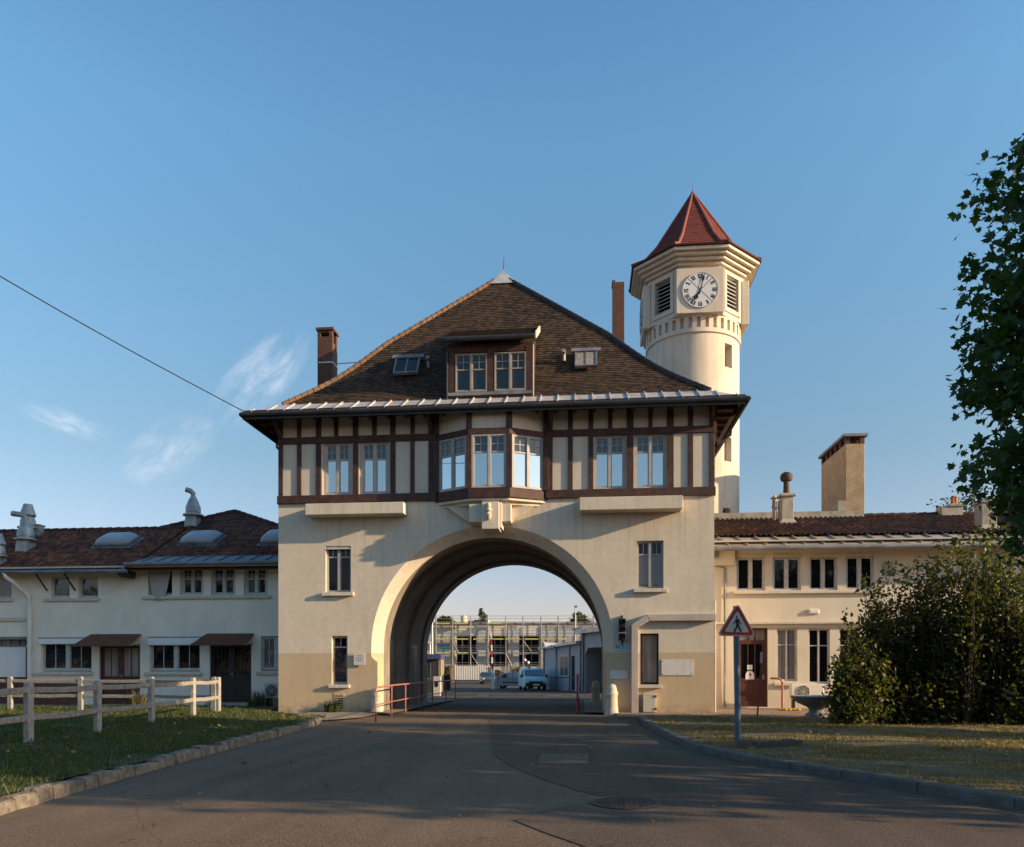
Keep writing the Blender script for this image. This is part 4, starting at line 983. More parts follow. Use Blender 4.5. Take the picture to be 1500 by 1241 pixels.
# clock panels (front, and the other three sides)
pw, pz0, pz1 = 1.10, TZf(457, 2.6), TZf(391, 2.6)
NUM = {1: 'I', 2: 'II', 3: 'III', 4: 'IV', 5: 'V', 6: 'VI', 7: 'VII', 8: 'VIII', 9: 'IX', 10: 'X', 11: 'XI', 12: 'XII'}
def numeral(mb, s, r, h, ang, y):
    wd = {'I': .062, 'V': .125, 'X': .125}; tot = sum(wd[c] for c in s); x = -tot/2
    ca, sa = math.cos(ang), math.sin(ang)
    def q(pts):
        P3 = [(u*ca+(r+v)*sa, y, -u*sa+(r+v)*ca) for u, v in pts]; mb.poly(P3)
    def stroke(u0, v0, u1, v1, t_): q([(u0-t_/2, v0), (u0+t_/2, v0), (u1+t_/2, v1), (u1-t_/2, v1)])
    for c in s:
        m = x+wd[c]/2
        if c == 'I': stroke(m, -h/2, m, h/2, .046)
        elif c == 'V': stroke(m-.038, h/2, m, -h/2, .05); stroke(m+.038, h/2, m, -h/2, .022)
        else: stroke(m-.038, h/2, m+.038, -h/2, .05); stroke(m+.038, h/2, m-.038, -h/2, .022)
        q([(m-wd[c]*.48, h/2-.012), (m+wd[c]*.48, h/2-.012), (m+wd[c]*.48, h/2), (m-wd[c]*.48, h/2)]); q([(m-wd[c]*.3, -h/2), (m+wd[c]*.3, -h/2), (m+wd[c]*.3, -h/2+.012), (m-wd[c]*.3, -h/2+.012)])
        x += wd[c]
czc, CR = TZf(422, 2.75), 25.4/F*(TF-2.7)
for k in range(4):
    M = Matrix.Translation((TX, TY, 0)) @ Matrix.Rotation(R(90*k), 4, 'Z')
    mb = MB(); mb.M = M; mb.box(-pw, pw, -ap-.24, -ap+.1, pz0, pz1); cp = mb.build('clock_panel', M_tower, ct, bevel=.02)
    M2 = M @ Matrix.Translation((0.0, -ap-.245, czc))
    mb = MB(); mb.M = M2
    mb.loft([[(CR*1.02*math.cos(2*math.pi*q/48), yy, CR*1.02*math.sin(2*math.pi*q/48)) for q in range(48)] for yy in (.01, -.03)])
    cf = mb.build('clock_face', M_clock, cp)
    mb = MB(); mb.M = M2; sc = CR/.80
    rim = [[(rr*math.cos(2*math.pi*q/48), yy, rr*math.sin(2*math.pi*q/48)) for q in range(48)] for rr, yy in ((CR*1.02, -.0), (CR*1.03, -.02), (CR*1.02, -.042), (CR*1.0, -.042), (CR*.99, -.031))]
    mb.loft(rim, False)
    mb.build('rim', M_white, cf)
    mb = MB(); mb.M = M2 @ Matrix.Diagonal((sc, 1, sc, 1))
    for n_, s in NUM.items(): numeral(mb, s, .645, .20, 2*math.pi*n_/12, -.034)
    for j in range(4):
        a = R(45+90*j); ca, sa = math.cos(a), math.sin(a); mb.poly([(u*ca+v*sa, -.0335, -u*sa+v*ca) for u, v in ((-.011, .02), (.011, .02), (.011, .79), (-.011, .79))])
    mb.build('numerals', M_black, cf)
    for nm, ang, prof, yy in (('hour_hand', 2*math.pi*(7+2.5/60)/12, [(-.02, -.14), (.02, -.14), (.03, .0), (.025, .24), (.10, .34), (.075, .44), (.03, .50), (0, .62)], -.05), ('minute_hand', 2*math.pi*2.4/60, [(-.035, -.20), (.035, -.20), (.022, .0), (.022, .40), (.058, .50), (.045, .62), (.02, .68), (0, .83)], -.058)):
        pr = prof+[(-u, v) for u, v in prof[::-1] if u > 0 and v > -.1]
        hb = MB(); hb.M = M2 @ Matrix.Diagonal((sc, 1, sc, 1)); ca, sa = math.cos(ang), math.sin(ang)
        hb.prism([(u*ca+v*sa, -u*sa+v*ca) for u, v in pr], 'y', yy, yy+.006); hb.build(nm, M_black, cf)
# stepped cornice and roof
zc0 = zb1-.02; RC = 3.44/3.55*103/F*TF
RC = .92*103/F*TF+.0
n4 = 4
mb = MB(); zz = zc0; hs = (TZf(355, 3.2)-zc0)/n4; rad = [RB+.16+(RC-RB-.16)*k/(n4-1) for k in range(n4)]
prof = []
for k in range(n4): prof += [(rad[k], zz), (rad[k], zz+hs*.78), (rad[k]-.06, zz+hs*.82), (rad[k]-.06, zz+hs)]; zz += hs
mb.loft([octo(RB-.1, zc0)]+[octo(r, z) for r, z in prof]+[octo(RB-.1, zz)]); mb.build('cornice', M_tower, ct)
RP = [(RC+.10, zz), (RC+.10, zz+.05), (RC*.80, zz+.42), (RC*.605, zz+1.15), (.02, TZf(283.5))]
cr_ = MB(); hp = MB()
for k in range(8):
    c = []
    for r, z in RP: c.append((Vector(octo(r, z)[k]), Vector(octo(r, z)[(k+1) % 8])))
    cr_.quad(c[0][0], c[0][1], c[1][1], c[1][0], [(0, 0)]*4)
    v0 = 0
    for a, b in zip(c[1:], c[2:]):
        stepped(cr_, a[0], a[1], b[1], b[0], .16, .014, 0, .002)
    hp.tube([c[i][0]+Vector((0, 0, .02)) for i in range(1, 5)], [.085, .085, .085, .05], 8)
cr_.poly(octo(RC+.10, zz)); tr_ = cr_.build('roof', M_towertile, ct); hp.build('hip_tiles', M_towerhip, tr_)
mb = MB(); za = RP[-1][1]; mb.lathe([(.09, -.25), (.07, .05), (.03, .12), (.0, .14)], (TX, TY, za), 10); mb.tube([(TX, TY, za), (TX, TY, za+.55)], [.018, .006], 6); mb.build('finial', M_towerhip, tr_)
# aerial and cable cover on the shadow side
mb = MB(); q = R(197); xx, yy = TX+(RB+.05)*math.cos(q), TY+(RB+.05)*math.sin(q); mb.tube([(xx, yy, zb0-.9), (xx, yy, zb1-.3)], .05, 8); mb.tube([(xx-.2, yy-.05, zb0+.2), (xx-.2, yy-.05, zb0+1.1)], .02, 6); mb.tube([(xx, yy, zb0+.7), (xx-.25, yy-.05, zb0+.7)], .02, 6); mb.build('aerial', M_zincdark, ct)
# ------------------------------------------------------------------ left wing
YW = 3.5
def wx(px): return WX(px, YW)
def wz(py, px=210): return WZ(py, px, YW)
lw = thing('wing_building', 'low white building in shadow left of the gatehouse with a patched red tile roof', 'building', (-20, 6.5, 0))
LX0, LX1, LZ = -34.0, GX0-.01, 6.05
cu = MB()
upw = [(217, 252, 831, 872), (263.5, 298, 831, 872), (309, 345, 831, 872), (357, 392, 831, 872)]
upl = [(74, 102, 845, 876), (115, 143.5, 845, 876), (-14, 17, 846, 877)]
grd = [(60, 134, 935, 984), (219, 293, 933, 984), (382, 425, 932, 983)]
drs = [(145, 205, 946, 1036), (307, 368, 945, 1034)]
def rect(r): m = (r[0]+r[1])/2; return wx(r[0]), wx(r[1]), WZ(r[3], m, YW), WZ(r[2], m, YW)
for r in upw+upl+grd:
    a, b, c, d = rect(r); b = min(b, LX1-.02); cu.box(a, b, YW-.3, YW+.25, c, d)
for r in drs: a, b, c, d = rect(r); cu.box(a, b, YW-.3, YW+.3, .12, d)
ga = rect((-40, 42, 933, 1036)); cu.box(ga[0], ga[1], YW-.3, YW+.4, .12, ga[3])
w = MB(); w.box(LX0, LX1, YW, 9.6, -.2, LZ); w = cut(w, cu); w.build('wall', M_wing, lw)
for r in upw[1:]: window(lw, *rect(r), YW, top=.40, fm=M_wingwin, jamb=.07, wide=.05, rec=.12, mull=.10, sash=.04)
window(lw, *rect(upw[0]), YW, fm=M_wingwin, rec=.15)
for r in upl: window(lw, *rect(r), YW, leaves=1, fm=M_wingwin, jamb=.06, rec=.14, glass=M_glass_mid if r[0] > 0 else M_glass_curt)
for r, gl in zip(grd, (M_glass_mid, M_glass_dark, M_glass_curt)):
    a, b, c, d = rect(r); b = min(b, LX1-.03); window(lw, a, b, c+.04, d-.02, YW, fm=M_wingwin, jamb=.06, rec=.14, bars=1, mull=.17, glass=gl)
for a, b, py in ((209, 397, 873), (65, 147, 876.5), (-20, 20, 877), (50, 136, 984.5), (213, 296, 985), (376, 411, 984)):
    mb = MB(); m = (a+b)/2; zs = WZ(py, m, YW); mb.box(wx(a), min(wx(b), LX1), YW-.10, YW-.002, zs-.13, zs); mb.build('sill', M_trim, lw, bevel=.01)
for a, b, c, d in ((59, 142, 934, 944), (218, 296, 933, 945.5)):
    mb = MB(); m = (a+b)/2; z1, z0 = WZ(c, m, YW), WZ(d, m, YW); mb.prism([(YW-.10, z1-.04), (YW-.12, z0+.02), (YW-.09, z0), (YW+.1, z0), (YW+.1, z1-.04)], 'x', wx(a), wx(b)); mb.m = 1; mb.box(wx(a)-.02, wx(b)+.02, YW-.12, YW+.02, z1-.035, z1); mb.build('shutter_box', [M_palestrip, M_zincdark], lw)
# doors
def panel_door(parent, a, b, z0, z1, y, mat, glassed, name='door'):
    mb = MB(); t_ = .09
    mb.box(a, a+t_, y-.02, y+.06, z0, z1); mb.box(b-t_, b, y-.02, y+.06, z0, z1); mb.box(a+t_, b-t_, y-.02, y+.06, z1-t_, z1)
    m = (a+b)/2; mb.box(m-.07, m+.07, y, y+.06, z0, z1-t_)
    zm = z0+(z1-z0)*.45
    for p, q in ((a+t_, m-.07), (m+.07, b-t_)):
        mb.box(p, p+.06, y+.005, y+.06, z0, z1-t_); mb.box(q-.06, q, y+.005, y+.06, z0, z1-t_)
        mb.box(p+.06, q-.06, y+.005, y+.06, z0, z0+.14); mb.box(p+.06, q-.06, y+.02, y+.06, z0+.14, zm); mb.box(p+.06, q-.06, y+.005, y+.06, zm-.03, zm+.07)
        n_ = 1 if glassed else 3
        for k in range(n_): x = p+.06+(q-p-.12)*(k+1)/(n_+1); mb.box(x-.015, x+.015, y+.008, y+.06, zm+.07, z1-t_)
    o = mb.build(name, mat, parent, bevel=.004)
    g_ = MB(); g_.quad((a+t_, y+.035, zm), (b-t_, y+.035, zm), (b-t_, y+.035, z1-t_), (a+t_, y+.035, z1-t_)); g_.build('pane', M_glass_blind if glassed else M_glass_dark, o)
    hd = MB(); hd.box(m+.03, m+.06, y-.05, y, zm+.02, zm+.16); hd.tube([(m+.045, y-.05, zm+.12), (m-.08, y-.06, zm+.12)], .012, 6); hd.build('handle', M_flue, o)
    return o
a, b, c, d = rect(drs[0]); panel_door(lw, a, b, .14, d, YW+.12, M_doorred, True)
a, b, c, d = rect(drs[1]); panel_door(lw, a, b, .24, d, YW+.12, M_doordark, False)
mb = MB(); mb.box(a-.03, b+.03, YW-.28, YW+.12, .0, .24); mb.build('doorstep', M_concrete, lw)
# garage front on the far left
mb = MB(); z0, z1 = .14, ga[3]; x0, x1 = ga[0], ga[1]; zl = WZ(946, 20, YW); zr = WZ(992, 20, YW)
mb.box(x1-.14, x1, YW+.0, YW+.2, z0, z1-.12); go = mb.build('garage_door', M_doorred, lw)
for nm, mt, bx in (('lower_panel', M_doorred, (x0, x1-.14, YW+.16, YW+.2, z0, zr)), ('upper_panel', M_palestrip, (x0, x1-.14, YW+.10, YW+.2, zr, zl-.05)), ('lintel', M_zincdark, (x0, x1, YW-.05, YW+.2, z1-.12, z1))):
    mb = MB(); mb.box(*bx); mb.build(nm, mt, go)
mb = MB(); mb.box(x0, x1-.14, YW+.08, YW+.2, zl-.05, zl+.02)
for k in range(14): x = x1-.14-.42*k; mb.box(x-.03, x+.03, YW+.08, YW+.2, zl+.02, z1-.12)
mb.build('transom_bars', M_zincdark, go)
mb = MB(); mb.quad((x0, YW+.17, zl), (x1-.14, YW+.17, zl), (x1-.14, YW+.17, z1-.12), (x0, YW+.17, z1-.12)); mb.build('pane', M_glass_blind, go)
mb = MB(); zs = WZ(907, 20, YW); mb.box(LX0, wx(44), YW-.07, YW-.002, zs-.09, zs+.06); mb.build('string_course', M_trim, lw)
mb = MB(); mb.box(wx(47), wx(117), YW-.012, YW+.01, .1, WZ(1001, 80, YW)); mb.build('brick_base', M_redbrick, lw); mb = MB(); mb.box(LX0, x0, YW-.012, YW+.01, .1, 1.0); mb.build('brick_base', M_redbrick, lw)
# rusty canopies
for (a, b, c, d), s in (((117, 208, 929, 947), 1), ((287, 373, 928, 945.5), 2)):
    m = (a+b)/2; z1 = WZ(c+1, m, YW); xl, xr = wx(a+16), wx(b-1); pr = .85; zf = WZ(d, m-8, YW-pr)
    mb = MB(); mb.add([(xl, YW, z1), (xr, YW, z1), (xr-.05, YW-pr, zf), (xl-.30, YW-pr, zf), (xl, YW, z1+.03), (xr, YW, z1+.03), (xr-.05, YW-pr, zf+.03), (xl-.30, YW-pr, zf+.03)], [(0,1,2,3),(4,7,6,5),(0,4,5,1),(1,5,6,2),(2,6,7,3),(3,7,4,0)])
    cn = mb.build('canopy', M_rust, lw)
    mb = MB(); mb.bar((xr-.06, YW, z1-.42), (xr-.08, YW-pr+.05, zf-.01), .03, .03); mb.bar((xl+.06, YW, z1-.42), (xl-.2, YW-pr+.05, zf-.01), .03, .03); mb.build('brackets', M_iron, cn)
# roof
YE, ZE, YR = YW-.72, WZ(838, 90, YW-.72)+.06, 7.6
ZR = WZ(778, 90, YR)
sl_ = (ZR-ZE)/(YR-YE); xs = wx(200)
mb = MB(); roman(mb, -34, xs+.15, YE, ZE, YR, ZR)
ye2 = YE+1.2; roman(mb, xs+.15, LX1-.02, ye2, ZE+sl_*1.2, YR, ZR)
mb.quad((-34, YE, ZE-.06), (LX1, YE+.0, ZE-.06), (LX1, YR, ZR-.08), (-34, YR, ZR-.08)); mb.quad((-34, YR, ZR), (LX1, YR, ZR), (LX1, 11.5, ZE+.6), (-34, 11.5, ZE+.6), [(0,0)]*4)
lr = mb.build('tile_roof', M_lefttile, lw)
mb = MB()
x = -34
while x < wx(235): mb.tube([(x, YR, ZR+.02), (x+.48, YR, ZR+.035)], [.10, .12], 10); x += .46
mb.build('ridge_tiles', M_redtile if False else pmat('dark_ridge', (.06, .03, .024), .85, .4, 5, .3, 30), lr)
# taller hipped part beside the gatehouse
Hx = WX(344, YR+1.8); Hz = WZ(749.5, 344, YR+1.8); hl, hr_ = WX(222, YR), WX(400, YR)
mb = MB(); zb = ZR-.05
fy = YR-(Hz-zb)/sl_*1.0
stepped(mb, (hl, YR-.02, zb), (hr_+.6, YR-.02, zb), (Hx+.03, YR+1.8, Hz), (Hx-.03, YR+1.8, Hz), .2, .03, 0, .008)
stepped(mb, (hr_+.6, YR-.02, zb), (hr_+.6, YR+4.5, zb), (Hx+.03, YR+1.9, Hz), (Hx+.03, YR+1.8, Hz), .2, .03, 0, .008)
stepped(mb, (hl, YR+4.5, zb), (hl, YR-.02, zb), (Hx-.03, YR+1.8, Hz), (Hx-.03, YR+1.9, Hz), .2, .03, 0, .008)
hr2 = mb.build('hipped_roof', tilemat('red_plain_tile', .2, .2, [(0, (.035, .020, .015)), (.45, (.085, .037, .024)), (.7, (.14, .05, .029)), (1, (.24, .08, .04))], True, .4, (.03, .022, .018)), lw)
mb = MB()
for e in ((hl, YR-.02, zb), (hr_+.6, YR-.02, zb)):
    a = Vector(e); b = Vector((Hx, YR+1.8, Hz+.02)); n_ = int((b-a).length/.42)
    for k in range(n_): mb.tube([a.lerp(b, k/n_), a.lerp(b, (k+1.08)/n_)], [.12, .095], 8)
mb.build('ridge_tiles', MATS['dark_ridge'], hr2)
mb = MB(); ZU = WZ(824, 300, YE-.05)
mb.add([(xs, YE-.05, ZU), (LX1, YE-.05, ZU), (LX1, ye2+.06, ZE+sl_*1.25+.05), (xs+.4, ye2+.06, ZE+sl_*1.25+.05), (xs, YE-.05, ZU-.05), (LX1, YE-.05, ZU-.05), (LX1, ye2+.06, ZE+sl_*1.25), (xs+.4, ye2+.06, ZE+sl_*1.25)], [(0,1,2,3),(4,7,6,5),(0,4,5,1),(1,5,6,2),(2,6,7,3),(3,7,4,0)])
for k in range(9): x = xs+.5+k*.68; mb.bar((x, YE-.04, ZU+.02), (x+.05, ye2+.05, ZE+sl_*1.25+.07), .04, .05)
mb.build('zinc_eave', M_zincdark, lw)
mb = MB(); mb.tube([(-34, YE-.07, ZE-.04), (xs+.05, YE-.07, ZE-.06)], .085, 10); mb.tube([(xs-.05, YE-.09, ZU-.03), (LX1, YE-.09, ZU-.03)], .08, 10); mb.tube([(xs, YE-.09, ZU-.08), (xs-.12, YE-.1, ZE+.02)], .05, 8); mb.build('gutter', M_zincdark, lw)
mb = MB(); mb.box(-34, LX1, YE, YW+.02, LZ-.12, LZ-.05); mb.box(xs, LX1, YE, YW, LZ-.05, ZU-.06); mb.build('soffit', M_plaster, lw)
for px in (68, 109): mb = MB(); mb.bar((wx(px)-.12, YE+.05, LZ-.15), (wx(px)+.05, YW-.01, LZ-1.0), .05, .05); mb.build('eave_strut', M_iron, lw)
mb = MB(); mb.tube([(wx(190), YE-.02, ZE-.15), (wx(202), YW-.25, ZE-.18)], .16, 10); mb.build('gutter_outlet', M_iron, lw)
mb = MB(); xp = wx(46); mb.tube([(wx(26), YE-.07, ZE-.08), (wx(27.5), YE-.05, ZE-.25), (wx(34), YE+.25, ZE-.5), (xp, YW-.13, ZE-1.0), (xp, YW-.13, ZE-1.4), (xp, YW-.13, .1)], .085, 12); mb.tube([(xp, YW-.13, 2.6), (xp, YW-.13, 2.72)], .105, 12); mb.tube([(xp, YW-.13, 4.2), (xp, YW-.13, 4.3)], .1, 12); mb.tube([(xp-.02, YW-.13, 3.4), (xp-.3, YW-.05, 3.62)], .04, 8); mb.build('downpipe', M_acwhite, lw, smooth=True)
# acrylic roof domes
def lroof(px, py): return plane_hit(px, py, ZE, YE, sl_)
al2 = math.atan(sl_)
for a, b, c, d in ((137, 186, 788, 804), (262, 311, 785, 801), (380, 420, 784, 800)):
    p0 = lroof(a, d); p1 = lroof(b, d); w_ = p1.x-p0.x; h_ = 1.25
    M = Matrix.Translation(p0+Vector((0, 0, .02))) @ Matrix.Rotation(al2, 4, 'X')
    mb = MB(); mb.M = M; mb.box(-.1, w_+.1, -.1, h_+.1, -.05, .05); mb.box(0, w_, 0, h_, .05, .18); rd = mb.build('roof_dome', M_zincdark, lr, bevel=.015)
    mb = MB(); mb.M = M; rings = []
    for k in range(9):
        a_ = k/8*math.pi/2; s_ = math.cos(a_)**.55 if k < 8 else 0.02; hh = .18+.25*math.sin(a_)
        rg = []
        for q in range(32):
            th = 2*math.pi*q/32; cx_, sx_ = math.cos(th), math.sin(th); e_ = .35
            rg.append((w_/2+(w_/2-.01)*s_*math.copysign(abs(cx_)**e_, cx_), h_/2+(h_/2-.01)*s_*math.copysign(abs(sx_)**e_, sx_), hh))
        rings.append(rg)
    mb.loft(rings); mb.build('acrylic_shell', M_dome, rd, smooth=True)
# metal ventilator flues
def flue(px, py_base, py_top, wpx, kind, Y=None, elbow=0):
    p = lroof(px, py_base); k = F/FW(p.x, p.y); r = wpx/2/k; H = (py_base-py_top)/k
    mb = MB(); x, y, z = p
    mb.box(x-r*1.5, x+r*1.5, y-r*1.2, y+r*1.4, z-.3, z+.04) if False else None
    mb.loft([[(x+s*r*.78, y+q*r*.78, z-.4) for s, q in ((-1,-1),(1,-1),(1,1),(-1,1))], [(x+s*r*.62, y+q*r*.62, z+H*.26) for s, q in ((-1,-1),(1,-1),(1,1),(-1,1))]])
    mb.lathe([(r*.5, H*.22), (r*1.15, H*.25), (r*1.15, H*.29), (r*.8, H*.30), (r*.8, H*.34), (r*.85, H*.35), (r*.85, H*.48), (r*.55, H*.68), (r*.32, H*.78)] + ([(r*.32, H*.8)] if elbow else [(r*.36, H*.8), (r*.8, H*.62), (r*.9, H*.66), (r*.55, H*.94), (r*.5, H)]), (x, y, z), 18)
    if elbow: mb.tube([(x, y, z+H*.76), (x, y, z+H*.88), (x-r*.25, y-.05, z+H*.95), (x-r*.75*elbow, y-.15, z+H*.985)], r*.30, 12)
    return mb.build('ventilator', M_flue, lr, smooth=True)
flue(283, 769, 717, 25, 0, elbow=1); flue(38, 805, 752, 27, 0, elbow=1.8); flue(41, 786, 739, 24, 1); flue(-3, 827, 782, 24, 0, elbow=0)
mb = MB(); p = lroof(55, 783); mb.box(p.x-.22, p.x+.22, p.y-.2, p.y+.2, p.z-.3, p.z+.4); mb.box(p.x-.26, p.x+.26, p.y-.24, p.y+.24, p.z+.4, p.z+.46); mb.build('vent_box', M_flue, lr)
# loose sheet hung over one upper window
a, b, c, d = rect(upw[0]); a += .05; b -= .02
hc = MB(); nx, nz_ = 16, 18; pts = []
for j in range(nz_+1):
    v = j/nz_
    for i in range(nx+1):
        u = i/nx; bot = c-.22+.85*(abs(u-.48)*2)**3.2; z = (d-.02)*(1-v)+bot*v; s = 1-.12*v*v
        pts.append((a+(b-a)*(.5+(u-.5)*s), YW-.05-.03*math.sin(u*math.pi)*(1+v)-.015*math.sin(u*13+v*3)*v, z))
hc.add(pts, [(j*(nx+1)+i, j*(nx+1)+i+1, (j+1)*(nx+1)+i+1, (j+1)*(nx+1)+i) for j in range(nz_) for i in range(nx)])
o = hc.build('hanging_sheet', M_cloth, smooth='all', loc=((a+b)/2, YW-.05, d)); tag(o, 'grey cloth sheet hung over the first upper window of the left wing', 'sheet')
md = o.modifiers.new('Solidify', 'SOLIDIFY'); md.thickness = .008
# ------------------------------------------------------------------ right wing
rw = thing('wing_building', 'low cream building right of the gatehouse behind the big shrub with a red tile roof', 'building', (16, 6.5, 0))
RX0, RX1 = GX1+.01, 34.0
uR = [(1079, 1121, 817, 865), (1132, 1173.5, 816.5, 865), (1185.5, 1227, 816, 864.5), (1239, 1280.5, 815, 863.5)]
gR = [(1138, 1168, 921, 998), (1184.5, 1216, 921, 1002), (1229.5, 1260, 921, 1000)]
dR = (1079, 1125, 920, 1036)
RZ = WZ(806, 1080, YW)+.22
cu = MB()
for r in uR+gR: a, b, c, d = rect(r); cu.box(a, b, YW-.3, YW+.25, c, d)
a, b, c, d = rect(dR); cu.box(a, b, YW-.3, YW+.3, .14, d)
w = MB(); w.box(RX0, RX1, YW, 9.6, -.2, RZ); w = cut(w, cu); w.build('wall', M_wingr, rw)
mb = MB(); zl1, zl0 = WZ(911, 1150, YW), WZ(914, 1150, YW); mb.box(RX0+.2, RX1, YW-.16, YW-.002, zl0, zl1); mb.m = 1; mb.box(RX0+.2, RX1, YW-.05, YW-.002, zl0-.16, zl0); mb.build('lintel_band', [M_trim, M_plaster], rw)
for i, r in enumerate(uR): window(rw, *rect(r), YW, fm=M_wingwin, jamb=.05, wide=.02, rec=.10, mull=.12, sash=.028, glass=M_glass_dark)
for i, (a, b, c, d) in enumerate([rect(r) for r in uR]):
    mb = MB(); mb.box(a, b, YW-.03, YW+.1, d, d+.12); mb.build('blind_box', M_trim if i != 1 else M_plaster, rw, bevel=.01)
for r, gl in zip(gR, (M_glass_blind, M_glass_dark, M_glass_dark)): window(rw, *rect(r), YW, fm=M_wingwin, jamb=.05, rec=.12, mull=.04, sash=.02, glass=gl, hb=(.70,))
for a, b, py in ((1073, 1286, 865.5), (1134, 1172, 1000.5), (1180, 1222, 1003)): mb = MB(); zs = WZ(py, (a+b)/2, YW); mb.box(wx(a), wx(b), YW-.12, YW-.002, zs-.11, zs); mb.build('sill', M_trim, rw, bevel=.01)
a, b, c, d = rect(dR); y = YW+.14; z0 = .16
mb = MB(); zt = WZ(940, 1100, YW); zm = WZ(996, 1100, YW)
mb.box(a, a+.10, y-.02, y+.06, z0, d); mb.box(b-.10, b, y-.02, y+.06, z0, d); mb.box(a+.10, b-.10, y-.02, y+.06, zt-.10, zt+.06); mb.box(a+.10, b-.10, y-.02, y+.06, d-.07, d)
mb.box(a+.1, a+.2, y, y+.06, z0, zt-.1); mb.box(b-.2, b-.1, y, y+.06, z0, zt-.1); mb.box(a+.2, b-.2, y, y+.06, z0, z0+.2); mb.box(a+.2, b-.2, y+.02, y+.06, z0+.2, zm-.07); mb.box(a+.2, b-.2, y, y+.06, zm-.07, zm+.06)
for k in (1, 2): x = a+.2+(b-a-.4)*k/3; mb.box(x-.025, x+.025, y+.005, y+.06, zm+.06, zt-.1); mb.box(x-.02, x+.02, y+.005, y+.06, zt+.06, d-.07)
do = mb.build('door', M_doorred, rw, bevel=.004)
mb = MB(); mb.quad((a+.1, y+.03, zm), (b-.1, y+.03, zm), (b-.1, y+.03, zt), (a+.1, y+.03, zt)); mb.m = 1; mb.quad((a+.1, y+.03, zt), (b-.1, y+.03, zt), (b-.1, y+.03, d), (a+.1, y+.03, d)); mb.build('pane', [M_glass_dark, M_glass_blind], do)
xn = WX(1099.5, YW); mb = MB(); mb.box(xn-.10, xn+.10, y-.004, y+.028, WZ(981, 1100, YW), WZ(974, 1100, YW)); zn = WZ(988, 1100, YW)
mb.prism([(xn-.17, zn-.2), (xn+.17, zn-.2), (xn+.16, zn+.02), (xn+.10, zn+.12), (xn, zn+.15), (xn-.10, zn+.12), (xn-.16, zn+.02)], 'y', y-.004, y+.028); mb.build('paper_notice', M_palestrip, do)
mb = MB(); mb.prism([(xn-.03, zn-.05), (xn+.05, zn-.05), (xn+.06, zn+.0), (xn+.0, zn+.06), (xn-.02, zn+.0)], 'y', y-.007, y-.004); mb.build('notice_mark', M_black, do)
mb = MB(); hx = b-.15; mb.box(hx-.025, hx+.025, y-.04, y, zm+.0, zm+.2); mb.tube([(hx, y-.05, zm+.12), (hx-.13, y-.06, zm+.12)], .012, 6); mb.build('handle', M_flue, do)
# round vent, floodlight, cable box
mb = MB(); p = P(1300, 831, YW); mb.box(p.x-.2, p.x+.2, YW-.03, YW-.002, p.z-.2, p.z+.2); mb.lathe([(0, 0), (.15, 0), (.15, .04), (.11, .05), (.1, .02), (0, .02)], (0, 0, 0), 20); mb.v[8:] = [(p.x+v[0], YW-.03-v[2], p.z+v[1]) for v in mb.v[8:]]; mb.build('round_vent', M_concrete, rw)
mb = MB(); a_, b_ = P(1067, 822, YW), P(1076, 826, YW); mb.box(RX0+.35, wx(1075), YW-.25, YW-.002, WZ(829, 1065, YW), WZ(806, 1065, YW)); cb_ = mb.build('cable_box', M_trim, rw, bevel=.01)
mb = MB()
for k in range(9): x = RX0+.1+random.random()*.5; z = WZ(813, 1055, YW)+random.uniform(-.25, .2); mb.box(x, x+random.uniform(.08, .2), YW-.45+random.random()*.1, YW-.2, z, z+random.uniform(.06, .16))
mb.tube([(RX0+.15, YW-.2, WZ(818, 1050, YW)), (RX0+.3, YW-.1, WZ(826, 1060, YW)), (wx(1061), YW-.06, WZ(832, 1061, YW)), (wx(1061), YW-.06, .15)], .045, 10)
mb.tube([(RX0+.32, YW-.5, WZ(806, 1060, YW)), (RX0+.32, YW-.5, WZ(795, 1060, YW)), (RX0+.6, YW-.5, WZ(791, 1060, YW)), (RX0+1.1, YW-.5, WZ(791, 1060, YW))], .02, 8)
mb.build('cables', M_zincdark, cb_)
p = P(1110, 905, YW); mb = MB(); p = P(1192, 896, YW); mb.box(p.x-.2, p.x+.2, YW-.06, YW-.002, p.z-.1, p.z+.1); mb.box(p.x-.17, p.x+.17, YW-.09, YW-.06, p.z-.07, p.z+.07); mb.build('wall_lamp', M_acwhite, rw, bevel=.02)
mb = MB(); mb.tube([(RX0+.12, YW-.06, RZ-.3), (RX0+.12, YW-.06, .15)], .035, 8); mb.tube([(RX0+.3, YW-.05, 3.9), (RX0+.3, YW-.05, .15)], .03, 8); mb.build('wall_pipe', M_trim, rw)
# roof
YE, YR = YW-.70, 8.0; ZE = WZ(801, 1150, YE-.06)+.05; ZZ = ZE+.47; ye2 = YE+.75
ZR = WZ(756, 1300, YR); sl_ = (ZR-ZZ-.02)/(YR-ye2)
mb = MB(); roman(mb, RX0, RX1, ye2-.08, ZZ+.02, YR, ZR, amp=.06)
mb.quad((RX0, ye2, ZZ-.06), (RX1, ye2, ZZ-.06), (RX1, YR, ZR-.06), (RX0, YR, ZR-.06)); mb.quad((RX0, YR, ZR), (RX1, YR, ZR), (RX1, 12, ZZ), (RX0, 12, ZZ), [(0,0)]*4)
rr = mb.build('tile_roof', M_redtile, rw)
mb = MB(); xr = WX(1262, YR); mb.box(RX0, xr, YR-.25, YR+.0, ZR-.15, ZR+.22); mb.box(RX0, xr, YR-.32, YR-.25, ZR-.2, ZR+.02); mb.build('parapet', M_concrete, rr)
mb = MB(); x = xr
while x < RX1: mb.tube([(x, YR, ZR+.02), (x+.48, YR, ZR+.035)], [.10, .12], 10); x += .46
mb.build('ridge_tiles', MATS['dark_ridge'], rr)
